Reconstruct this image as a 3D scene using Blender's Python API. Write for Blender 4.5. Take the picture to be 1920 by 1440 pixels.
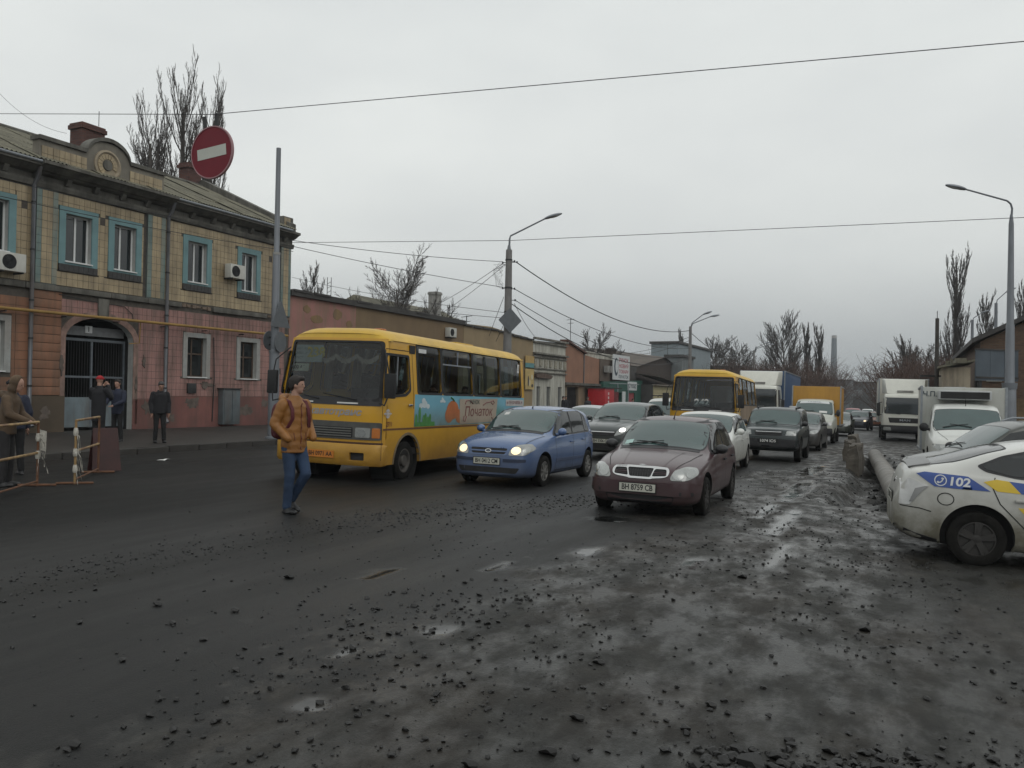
import bpy, bmesh, math, random
from math import sin, cos, pi, radians as rad
from mathutils import Vector, Matrix, noise, geometry
from mathutils.bvhtree import BVHTree

for _o in list(bpy.data.objects): bpy.data.objects.remove(_o)
SC = bpy.context.scene
COL = SC.collection

# ------------------------------------------------------------------ camera, sky, sun, exposure
FPX, EYE = 1550.0, 1.62
_p, _r = math.atan(18 / FPX), rad(1.0)
_R0 = Vector((1, 0, 0)); _F = Vector((0, cos(_p), sin(_p))); _U0 = _R0.cross(_F)
_R = _R0 * cos(_r) + _U0 * sin(_r); _U = -_R0 * sin(_r) + _U0 * cos(_r)
cam_d = bpy.data.cameras.new('camera'); cam = bpy.data.objects.new('camera', cam_d); COL.objects.link(cam)
_m = Matrix((( _R.x, _U.x, -_F.x, 0), (_R.y, _U.y, -_F.y, 0), (_R.z, _U.z, -_F.z, EYE), (0, 0, 0, 1)))
cam.matrix_world = _m
cam_d.sensor_width = 36; cam_d.lens = 36 * FPX / 1920; cam_d.clip_start = 0.1; cam_d.clip_end = 5000
SC.camera = cam

SUN_EL, SUN_AZ = 42, 150            # overcast: the sun is only a broad soft glow behind cloud
wd = bpy.data.worlds.new('World'); SC.world = wd; wd.use_nodes = True
nt = wd.node_tree; nt.nodes.clear()
def wn(t, **k):
    n = nt.nodes.new(t)
    for a, b in k.items(): setattr(n, a, b)
    return n
w_out = wn('ShaderNodeOutputWorld'); w_bg = wn('ShaderNodeBackground')
w_sky = wn('ShaderNodeTexSky', sky_type='NISHITA', sun_disc=False, sun_elevation=rad(SUN_EL), sun_rotation=rad(SUN_AZ), air_density=1.0, dust_density=4.0)
w_hsv = wn('ShaderNodeHueSaturation'); w_hsv.inputs['Saturation'].default_value = .22
w_tc = wn('ShaderNodeTexCoord'); w_map = wn('ShaderNodeMapping'); w_map.inputs['Scale'].default_value = (1.3, 1.3, 3.2)
w_noi = wn('ShaderNodeTexNoise'); w_noi.inputs['Scale'].default_value = 1.5; w_noi.inputs['Detail'].default_value = 5; w_noi.inputs['Roughness'].default_value = .5
w_ramp = wn('ShaderNodeValToRGB')       # cloud mottling
w_ramp.color_ramp.elements[0].position = .25; w_ramp.color_ramp.elements[0].color = (.86, .87, .885, 1)
w_ramp.color_ramp.elements[1].position = .75; w_ramp.color_ramp.elements[1].color = (1.10, 1.10, 1.085, 1)
w_sep = wn('ShaderNodeSeparateXYZ'); w_el = wn('ShaderNodeValToRGB')      # overcast: darker towards the horizon all round
_e = w_el.color_ramp.elements; _e[0].position = 0; _e[0].color = (3.7, 4.0, 4.1, 1); _e[1].position = 1; _e[1].color = (8.2, 8.5, 8.4, 1)
for _q, _c in ((.07, (4.9, 5.15, 5.2)), (.16, (6.9, 7.15, 7.1)), (.28, (8.0, 8.25, 8.15)), (.5, (8.2, 8.5, 8.4))):
    _x = _e.new(_q); _x.color = _c + (1,)
w_mul = wn('ShaderNodeMix', data_type='RGBA', blend_type='MULTIPLY'); w_mul.inputs[0].default_value = 1
w_mix = wn('ShaderNodeMix', data_type='RGBA'); w_mix.inputs[0].default_value = .94
nt.links.new(w_tc.outputs['Generated'], w_map.inputs[0]); nt.links.new(w_map.outputs[0], w_noi.inputs['Vector'])
nt.links.new(w_noi.outputs['Fac'], w_ramp.inputs[0])
nt.links.new(w_sky.outputs[0], w_hsv.inputs['Color'])
nt.links.new(w_tc.outputs['Generated'], w_sep.inputs[0]); nt.links.new(w_sep.outputs[2], w_el.inputs[0]); nt.links.new(w_el.outputs[0], w_mul.inputs[6]); nt.links.new(w_ramp.outputs[0], w_mul.inputs[7])
nt.links.new(w_hsv.outputs[0], w_mix.inputs[6]); nt.links.new(w_mul.outputs[2], w_mix.inputs[7])
nt.links.new(w_mix.outputs[2], w_bg.inputs[0]); w_bg.inputs[1].default_value = .1
nt.links.new(w_bg.outputs[0], w_out.inputs[0])

sun_d = bpy.data.lights.new('sun', 'SUN'); sun_d.energy = .5; sun_d.angle = rad(40); sun_d.color = (1, .97, .93)
sun = bpy.data.objects.new('sun', sun_d); COL.objects.link(sun)
_az = rad(SUN_AZ); _el = rad(SUN_EL)
_sd = Vector((sin(_az) * cos(_el), cos(_az) * cos(_el), sin(_el)))
sun.rotation_euler = _sd.to_track_quat('Z', 'Y').to_euler()
vs = SC.view_settings; vs.view_transform = 'Standard'; vs.look = 'None'; vs.exposure = 0; vs.gamma = 1; vs.use_curve_mapping = False

# ------------------------------------------------------------------ street frame and ground height
TH = rad(25.5)
SU = Vector((sin(TH), cos(TH), 0)); SV = Vector((cos(TH), -sin(TH), 0))   # along the street, across it to the right
ROT = math.atan2(SU.y, SU.x)
def st(s, v, z=0.0): 
    p = SU * s + SV * v; return Vector((p.x, p.y, z))
def tosv(x, y): return SU.x * x + SU.y * y, SV.x * x + SV.y * y
def smooth(a, b, x):
    t = min(1, max(0, (x - a) / (b - a))); return t * t * (3 - 2 * t)
def road_z(x, y):
    s, v = tosv(x, y)
    return -.012 * max(0, min(s, 400) - 10) - .012 * max(0, min(v, 2) + 10)
KERB_V = -17.2
def pave_z(s): return .14
def gz(x, y):
    s, v = tosv(x, y)
    if v < KERB_V:
        return .02 + (.15 - .02) * smooth(KERB_V, -23, v) - 0.0
    return road_z(x, y)
def on(x, y, dz=0): return Vector((x, y, gz(x, y) + dz))

# ------------------------------------------------------------------ materials
MATS = {}
def pm(name, col, rough=.6, metal=0., var=.12, scale=6., bump=0., bscale=60., spec=.5, coat=0., dirt=None, dirt2=None, streak=None, emis=None, estr=0., alpha=None, dirtcol=(.05, .04, .028), detail=4, world=False):
    if name in MATS: return MATS[name]
    m = bpy.data.materials.new(name); m.use_nodes = True; MATS[name] = m
    t = m.node_tree; b = t.nodes['Principled BSDF']
    N = t.nodes.new; Lk = t.links.new
    tc = N('ShaderNodeTexCoord') if not world else N('ShaderNodeNewGeometry')
    OBJ = 'Object' if not world else 'Position'
    n = N('ShaderNodeTexNoise'); n.inputs['Scale'].default_value = scale; n.inputs['Detail'].default_value = detail
    Lk(tc.outputs[OBJ], n.inputs['Vector'])
    r = N('ShaderNodeValToRGB'); e = r.color_ramp.elements
    e[0].position = .25; e[1].position = .75
    e[0].color = tuple(max(0, c * (1 - var)) for c in col) + (1,); e[1].color = tuple(min(1, c * (1 + var)) for c in col) + (1,)
    Lk(n.outputs['Fac'], r.inputs[0])
    src = r.outputs[0]; rsrc = None
    def mixin(fac, colr, cur):
        mx = N('ShaderNodeMix'); mx.data_type = 'RGBA'; Lk(fac, mx.inputs[0]); Lk(cur, mx.inputs[6]); mx.inputs[7].default_value = tuple(colr) + (1,)
        return mx.outputs[2]
    def math_(op, a, bb):
        q = N('ShaderNodeMath'); q.operation = op; q.use_clamp = False
        for i, x in enumerate((a, bb)):
            if hasattr(x, 'is_linked'): Lk(x, q.inputs[i])
            else: q.inputs[i].default_value = x
        return q.outputs[0]
    if streak:      # vertical rain streaks / peeled patches: (colour, amount)
        mp = N('ShaderNodeMapping'); mp.inputs['Scale'].default_value = (1.6, 1.6, .28); Lk(tc.outputs[OBJ], mp.inputs[0])
        n2 = N('ShaderNodeTexNoise'); n2.inputs['Scale'].default_value = 1.7; n2.inputs['Detail'].default_value = 6; n2.inputs['Roughness'].default_value = .65; Lk(mp.outputs[0], n2.inputs['Vector'])
        r2 = N('ShaderNodeMapRange'); r2.inputs[1].default_value = .42; r2.inputs[2].default_value = .64; r2.inputs[4].default_value = streak[1]; Lk(n2.outputs['Fac'], r2.inputs[0])
        src = mixin(r2.outputs[0], streak[0], src)
    if dirt:        # road mud thrown up from below, plus painted shade on low car bodies: (z low, z high, amount)
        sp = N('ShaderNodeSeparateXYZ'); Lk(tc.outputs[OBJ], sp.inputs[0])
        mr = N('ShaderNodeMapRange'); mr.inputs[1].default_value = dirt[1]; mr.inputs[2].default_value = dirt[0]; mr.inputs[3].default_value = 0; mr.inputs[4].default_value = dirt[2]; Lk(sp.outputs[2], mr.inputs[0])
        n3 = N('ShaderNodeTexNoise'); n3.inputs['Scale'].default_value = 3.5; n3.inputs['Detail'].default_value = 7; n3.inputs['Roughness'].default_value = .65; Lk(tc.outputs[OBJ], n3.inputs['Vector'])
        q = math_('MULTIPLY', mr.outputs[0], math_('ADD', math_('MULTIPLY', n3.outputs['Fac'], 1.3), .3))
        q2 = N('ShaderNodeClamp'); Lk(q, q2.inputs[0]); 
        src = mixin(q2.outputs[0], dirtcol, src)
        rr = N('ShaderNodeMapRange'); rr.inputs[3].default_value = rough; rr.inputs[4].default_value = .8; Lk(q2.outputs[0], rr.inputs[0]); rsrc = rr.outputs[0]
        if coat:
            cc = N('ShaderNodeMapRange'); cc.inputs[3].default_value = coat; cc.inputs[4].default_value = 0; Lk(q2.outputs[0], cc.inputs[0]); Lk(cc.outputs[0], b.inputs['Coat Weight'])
    Lk(src, b.inputs['Base Color'])
    b.inputs['Roughness'].default_value = rough; b.inputs['Metallic'].default_value = metal
    b.inputs['Specular IOR Level'].default_value = spec
    if coat and not dirt: b.inputs['Coat Weight'].default_value = coat
    b.inputs['Coat Roughness'].default_value = .06
    if rsrc: Lk(rsrc, b.inputs['Roughness'])
    if bump:
        bn = N('ShaderNodeTexNoise'); bn.inputs['Scale'].default_value = bscale; bn.inputs['Detail'].default_value = 5; Lk(tc.outputs[OBJ], bn.inputs['Vector'])
        bp = N('ShaderNodeBump'); bp.inputs['Strength'].default_value = bump; bp.inputs['Distance'].default_value = .02
        Lk(bn.outputs['Fac'], bp.inputs['Height']); Lk(bp.outputs[0], b.inputs['Normal'])
    if emis:
        b.inputs['Emission Color'].default_value = tuple(emis) + (1,); b.inputs['Emission Strength'].default_value = estr
    return m

def clear_glass(name, tint, refl=.9):
    if name in MATS: return MATS[name]
    m = bpy.data.materials.new(name); m.use_nodes = True; MATS[name] = m
    t = m.node_tree; t.nodes.clear(); N = t.nodes.new; Lk = t.links.new
    o = N('ShaderNodeOutputMaterial'); mx = N('ShaderNodeMixShader'); tr = N('ShaderNodeBsdfTransparent'); gl = N('ShaderNodeBsdfGlossy')
    fr = N('ShaderNodeFresnel'); fr.inputs[0].default_value = 1.5
    tr.inputs[0].default_value = tuple(tint) + (1,); gl.inputs['Roughness'].default_value = .03; gl.inputs[0].default_value = (refl, refl, refl, 1)
    Lk(fr.outputs[0], mx.inputs[0]); Lk(tr.outputs[0], mx.inputs[1]); Lk(gl.outputs[0], mx.inputs[2]); Lk(mx.outputs[0], o.inputs[0])
    return m

# ------------------------------------------------------------------ mesh helpers
def pip(p, poly):
    x, y = p; c = False; n = len(poly); j = n - 1
    for i in range(n):
        xi, yi = poly[i]; xj, yj = poly[j]
        if (yi > y) != (yj > y) and x < (xj - xi) * (y - yi) / (yj - yi) + xi: c = not c
        j = i
    return c
def rnd(poly, r, n=4):
    """round the corners of a polygon"""
    out = []; k = len(poly)
    for i in range(k):
        p0, p1, p2 = Vector(poly[i - 1]), Vector(poly[i]), Vector(poly[(i + 1) % k])
        a, b = (p0 - p1), (p2 - p1); rr = min(r, a.length * .45, b.length * .45)
        A = p1 + a.normalized() * rr; B = p1 + b.normalized() * rr
        for q in range(n + 1):
            t = q / n; out.append(tuple(A * (1 - t) ** 2 + p1 * 2 * t * (1 - t) + B * t * t))
    return out
def rect(x0, x1, y0, y1): return [(x0, y0), (x1, y0), (x1, y1), (x0, y1)]
def ell(cx, cy, rx, ry, n=20): return [(cx + rx * cos(2 * pi * i / n), cy + ry * sin(2 * pi * i / n)) for i in range(n)]
def densify(poly, step):
    out = []
    for i in range(len(poly)):
        a, b = Vector(poly[i]), Vector(poly[(i + 1) % len(poly)]); n = max(1, int((b - a).length / step))
        for q in range(n): out.append(tuple(a.lerp(b, q / n)))
    return out
def tri_region(outer, holes=(), step=.15):
    loops = [densify(outer, step)] + [densify(h, step) for h in holes]
    pts = []; edges = []
    for lp in loops:
        b = len(pts); pts += [Vector(p) for p in lp]; edges += [(b + i, b + (i + 1) % len(lp)) for i in range(len(lp))]
    xs = [p[0] for p in outer]; ys = [p[1] for p in outer]
    nx = int((max(xs) - min(xs)) / step); ny = int((max(ys) - min(ys)) / step)
    if nx * ny < 6000:
        lim = (step * .45) ** 2; bd = [p for lp in loops for p in lp]
        for i in range(1, nx + 1):
            for j in range(1, ny + 1):
                q = (min(xs) + (i - .5) * step, min(ys) + (j - .5) * step)
                if pip(q, outer) and not any(pip(q, h) for h in holes) and all((q[0] - e[0]) ** 2 + (q[1] - e[1]) ** 2 > lim for e in bd): pts.append(Vector(q))
    v, e, f, *_ = geometry.delaunay_2d_cdt(pts, edges, [], 0, 1e-6)
    tris = []
    for t in f:
        c = ((v[t[0]].x + v[t[1]].x + v[t[2]].x) / 3, (v[t[0]].y + v[t[1]].y + v[t[2]].y) / 3)
        if pip(c, outer) and not any(pip(c, h) for h in holes): tris.append(tuple(t))
    return [(p.x, p.y) for p in v], tris, loops

class MB:
    def __init__(s): s.v = []; s.f = []; s.m = []
    def add(s, vs, fs, mi=0):
        b = len(s.v); s.v += [tuple(p) for p in vs]; s.f += [tuple(i + b for i in f) for f in fs]; s.m += [mi] * len(fs); return s
    def box(s, x0, x1, y0, y1, z0, z1, mi=0, M=None):
        vs = [Vector((x, y, z)) for z in (z0, z1) for x, y in ((x0, y0), (x1, y0), (x1, y1), (x0, y1))]
        if M is not None: vs = [M @ p for p in vs]
        return s.add(vs, [(3, 2, 1, 0), (4, 5, 6, 7), (0, 1, 5, 4), (1, 2, 6, 5), (2, 3, 7, 6), (3, 0, 4, 7)], mi)
    def cbox(s, c, d, mi=0, M=None):
        return s.box(c[0] - d[0] / 2, c[0] + d[0] / 2, c[1] - d[1] / 2, c[1] + d[1] / 2, c[2] - d[2] / 2, c[2] + d[2] / 2, mi, M)
    def tube(s, pts, rs, n=8, mi=0, caps=True):
        pts = [Vector(p) for p in pts]
        if not hasattr(rs, '__len__'): rs = [rs] * len(pts)
        vs = []; up = None
        for i, p in enumerate(pts):
            d = (pts[min(i + 1, len(pts) - 1)] - pts[max(i - 1, 0)])
            d = d.normalized() if d.length > 1e-9 else Vector((0, 0, 1))
            if up is None:
                up = Vector((0, 0, 1)) if abs(d.z) < .9 else Vector((1, 0, 0))
            a = (up - d * up.dot(d)); a = a.normalized() if a.length > 1e-6 else d.orthogonal().normalized()
            up = a; b = d.cross(a)
            vs += [p + (a * cos(2 * pi * k / n) + b * sin(2 * pi * k / n)) * rs[i] for k in range(n)]
        fs = [(i * n + k, i * n + (k + 1) % n, (i + 1) * n + (k + 1) % n, (i + 1) * n + k) for i in range(len(pts) - 1) for k in range(n)]
        if caps: fs += [tuple(range(n - 1, -1, -1)), tuple(range((len(pts) - 1) * n, len(pts) * n))]
        return s.add(vs, fs, mi)
    def lathe(s, prof, n=20, axis='z', c=(0, 0, 0), mi=0, caps=True):
        """profile of (radius, height) turned round an axis through c"""
        vs = []; c = Vector(c)
        for r, h in prof:
            for k in range(n):
                a = 2 * pi * k / n; p = (r * cos(a), r * sin(a), h)
                p = Vector(p) if axis == 'z' else Vector((p[0], p[2], p[1])) if axis == 'y' else Vector((p[2], p[0], p[1]))
                vs.append(c + p)
        fs = [(i * n + k, i * n + (k + 1) % n, (i + 1) * n + (k + 1) % n, (i + 1) * n + k) for i in range(len(prof) - 1) for k in range(n)]
        if caps and prof[0][0] > 1e-6: fs.append(tuple(range(n - 1, -1, -1)))
        if caps and prof[-1][0] > 1e-6: fs.append(tuple(range((len(prof) - 1) * n, len(prof) * n)))
        return s.add(vs, fs, mi)
    def prism(s, poly, a0, a1, plane='xz', mi=0, M=None):
        def mk(u, w, d): return Vector((u, d, w)) if plane == 'xz' else Vector((d, u, w)) if plane == 'yz' else Vector((u, w, d))
        n = len(poly); vs = [mk(u, w, a0) for u, w in poly] + [mk(u, w, a1) for u, w in poly]
        if M is not None: vs = [M @ p for p in vs]
        return s.add(vs, [tuple(range(n)), tuple(range(2 * n - 1, n - 1, -1))] + [(i, i + n, (i + 1) % n + n, (i + 1) % n) for i in range(n)], mi)
    def ball(s, c, r, nu=12, nv=8, mi=0, fn=None):
        if not hasattr(r, '__len__'): r = (r, r, r)
        vs = []
        for j in range(nv + 1):
            ph = pi * j / nv
            for i in range(nu):
                th = 2 * pi * i / nu; d = Vector((sin(ph) * cos(th), sin(ph) * sin(th), cos(ph)))
                if fn: d = d * fn(d)
                vs.append((c[0] + d.x * r[0], c[1] + d.y * r[1], c[2] + d.z * r[2]))
        return s.add(vs, [(j * nu + i, (j + 1) * nu + i, (j + 1) * nu + (i + 1) % nu, j * nu + (i + 1) % nu) for j in range(nv) for i in range(nu)], mi)
    def region(s, outer, fn, holes=(), step=.15, depth=None, mi=0, mi2=None, back=False):
        """a flat region with holes carried onto a surface fn(u, w, d); with depth the rims run back by it"""
        v, t, loops = tri_region(outer, holes, step)
        s.add([fn(a, b, 0) for a, b in v], t, mi)
        if depth:
            for lp in loops:
                n = len(lp); vs = [fn(a, b, 0) for a, b in lp] + [fn(a, b, depth) for a, b in lp]
                s.add(vs, [(i, (i + 1) % n, (i + 1) % n + n, i + n) for i in range(n)], mi if mi2 is None else mi2)
            if back: s.add([fn(a, b, depth) for a, b in v], [q[::-1] for q in t], mi)
        return s
    def build(s, name, mats, parent=None, smooth=False, bevel=0, weld=True, angle=35):
        me = bpy.data.meshes.new(name); me.from_pydata(s.v, [], s.f); 
        mats = mats if isinstance(mats, (list, tuple)) else [mats]
        for m in mats: me.materials.append(m)
        if len(mats) > 1: me.polygons.foreach_set('material_index', s.m)
        bm = bmesh.new(); bm.from_mesh(me)
        if weld: bmesh.ops.remove_doubles(bm, verts=bm.verts, dist=1e-5)
        bmesh.ops.recalc_face_normals(bm, faces=bm.faces)
        if bevel:
            es = [e for e in bm.edges if len(e.link_faces) == 2 and e.calc_face_angle(0) > .5]
            bmesh.ops.bevel(bm, geom=es, offset=bevel, segments=2, profile=.6, affect='EDGES', clamp_overlap=True)
        bm.to_mesh(me); bm.free()
        if smooth or bevel: me.shade_smooth(); 
        if smooth or bevel: me.set_sharp_from_angle(angle=rad(angle))
        return link(name, me, parent)
def link(name, me, parent=None):
    o = bpy.data.objects.new(name, me); COL.objects.link(o)
    if parent: o.parent = parent
    return o
def tag(o, label=None, cat=None, group=None, kind=None):
    if label: o['label'] = label
    if cat: o['category'] = cat
    if group: o['group'] = group
    if kind: o['kind'] = kind
    return o
def thing(name, label, cat, loc=(0, 0, 0), rz=0., group=None):
    o = bpy.data.objects.new(name, None); COL.objects.link(o); o.empty_display_size = .2
    o.location = loc; o.rotation_euler = (0, 0, rz)
    return tag(o, label, cat, group)
def copy_tree(o, parent=None, kids=None):
    c = o.copy(); COL.objects.link(c)
    if parent is not None: c.parent = parent
    for ch in list(o.children): copy_tree(ch, c)
    return c
TMP = bpy.data.scenes.new('workbench')
def evaluated(ob, *more):
    """modifiers applied, in a scratch scene so the big one is not re-evaluated"""
    for o in (ob,) + more: TMP.collection.objects.link(o)
    vl = TMP.view_layers[0]; vl.update(); me = bpy.data.meshes.new_from_object(ob.evaluated_get(vl.depsgraph))
    for o in (ob,) + more: TMP.collection.objects.unlink(o)
    return me
_txt = {}
def text_mb(mb, s, size, fn, mi=0, bold=0., shear=0., depth=None, width=None, align='CENTER'):
    """lettering laid on a surface fn(u, w, d)"""
    cu = bpy.data.curves.new('lettering', 'FONT'); cu.body = s; cu.size = size; cu.align_x = align; cu.align_y = 'CENTER'; cu.offset = bold; cu.shear = shear; cu.resolution_u = 3
    ob = bpy.data.objects.new('lettering', cu); COL.objects.link(ob)
    me = evaluated(ob); bpy.data.objects.remove(ob)
    xs = [p.co.x for p in me.vertices] or [0]
    k = 1.
    if width: k = width / max(1e-6, max(xs) - min(xs))
    off = -(max(xs) + min(xs)) / 2 if width else 0
    mb.add([fn((p.co.x + off) * k, p.co.y, 0) for p in me.vertices], [tuple(f.vertices) for f in me.polygons], mi)
    bpy.data.meshes.remove(me)
    return mb
def rot_xy(a): return Matrix.Rotation(a, 4, 'Z')

# common materials
M_black = pm('black rubber', (.012, .012, .013), .7, var=.3)
M_plastic = pm('black plastic', (.02, .02, .022), .5, var=.2)
M_chrome = pm('chrome', (.6, .6, .6), .18, 1., var=.05)
M_steel = pm('galvanised steel', (.30, .32, .34), .45, .6, var=.15, scale=12)
M_conc = pm('concrete', (.28, .275, .26), .85, var=.22, scale=5, bump=.4, bscale=30, streak=((.12, .115, .10), .5))
M_wire = pm('cable', (.03, .03, .033), .6)
# ------------------------------------------------------------------ ground
def road_z(x, y):
    s, v = tosv(x, y)
    s0 = 24 - 14 * smooth(-18, -8, v)
    return -.012 * max(0, min(s, 300) - s0) - .012 * max(0, min(v, 2) + 10) - .05 * max(0, min(v, .5) + 2.6) * smooth(19, 12, s)
def walk_z(s): return .10 - .012 * max(0, s - 30)
def gz(x, y):
    s, v = tosv(x, y)
    if v < KERB_V: return walk_z(s)
    return road_z(x, y)
def on(x, y, dz=0): return Vector((x, y, gz(x, y) + dz))
def fbm(p, sc, o=4): return noise.fractal(Vector(p) * sc, 1.0, 2.0, o)
def trench(s, v):
    c = -.25 + .3 * noise.noise(Vector((s * .4, 3, 1)))
    return smooth(1.05, .65, abs(v - c)) * smooth(15.2, 16.2, s) * smooth(31.5, 30, s)
def mudmask(s, v):
    n = fbm((s * .6, v * 1.0, 2.), .55) * 1.5
    a = smooth(-3.7, -2.2, v + n * .6) * smooth(60, 34, s)
    b = .45 * smooth(7.5, 5.0, s - .35 * v + n * 1.2) * smooth(-4.6, -3.0, v + n)
    return max(a, b)
PUD = [(5.2, -3.0, .22, .10), (7.3, -3.6, .3, .10), (6.4, -4.4, .3, .09), (4.4, -3.3, .14, .07), (8.6, -3.1, .35, .10), (3.6, -2.9, .12, .1), (10.9, -3.7, .3, .3), (12.5, -1.6, 1.6, .16), (17.5, -1.9, 2.4, .22), (23, -2.2, 2.5, .3), (9.8, -1.3, .8, .12), (13.8, -2.0, 1.2, .14), (8.6, -2.0, .5, .09), (20.5, -9.2, 1.6, .4)]
def puddle(s, v):
    w = 0
    for a, b, ra, rb in PUD:
        d = math.hypot((s - a) / ra, (v - b) / rb) + .45 * noise.noise(Vector((s * 2.2, v * 2.2, 7)))
        w = max(w, smooth(1.1, .7, d))
    return w
def lines(a, b, st0, lo, hi, g=1.13):
    L = [a]
    while L[-1] < b: L.append(L[-1] + st0)
    d = st0; R = [L[-1]]
    while R[-1] < hi: d *= g; R.append(R[-1] + d)
    d = st0; Q = [a]
    while Q[-1] > lo: d *= g; Q.append(Q[-1] - d)
    return Q[:0:-1] + L + R[1:]
def near_(s, v): return -12 < s < 70 and -20 < v < 8
SL = lines(1.6, 24, .11, -700, 2600); VL = lines(-9.0, 2.4, .11, -1500, 1500)
gv = []; gm = []; gw = []; gd = []
for s in SL:
    for v in VL:
        p = st(s, v); z = road_z(p.x, p.y)
        near = -12 < s < 70 and -20 < v < 8
        m = w = 0; dr = smooth(-6.5, -10.5, v + 1.6 * fbm((s * .5, v, 8), .3, 3)) if near_(s, v) else .6  # low-specular share, growing towards the left side of the road
        if near:
            m = mudmask(s, v); w = puddle(s, v)
            z += m * (.013 * fbm((s * .45, v * 1.4, 0), 1.6, 5) + .009 * fbm((s, v, 5), 7, 4)) * (1 - w) + .007 * fbm((s, v, 9), .35, 3) - .012 * w
            z += m * .009 * sin(v * 3.1 + .5 * sin(s * .3)) * smooth(8, 13, s) * (1 - w)
            t = trench(s, v); z -= t * (.30 + .09 * fbm((s, v, 3), 2.5, 4)); m = max(m, t)
        if v < KERB_V - .25: z -= .3
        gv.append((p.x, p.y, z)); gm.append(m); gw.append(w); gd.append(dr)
nv_ = len(VL)
gf = [(i * nv_ + j, i * nv_ + j + 1, (i + 1) * nv_ + j + 1, (i + 1) * nv_ + j) for i in range(len(SL) - 1) for j in range(nv_ - 1)]
gme = bpy.data.meshes.new('ground'); gme.from_pydata(gv, [], gf)
for nm, dat in (('mud', gm), ('wet', gw), ('low_spec', gd)):
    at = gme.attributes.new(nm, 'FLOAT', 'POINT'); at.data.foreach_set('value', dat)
gme.shade_smooth()

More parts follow.
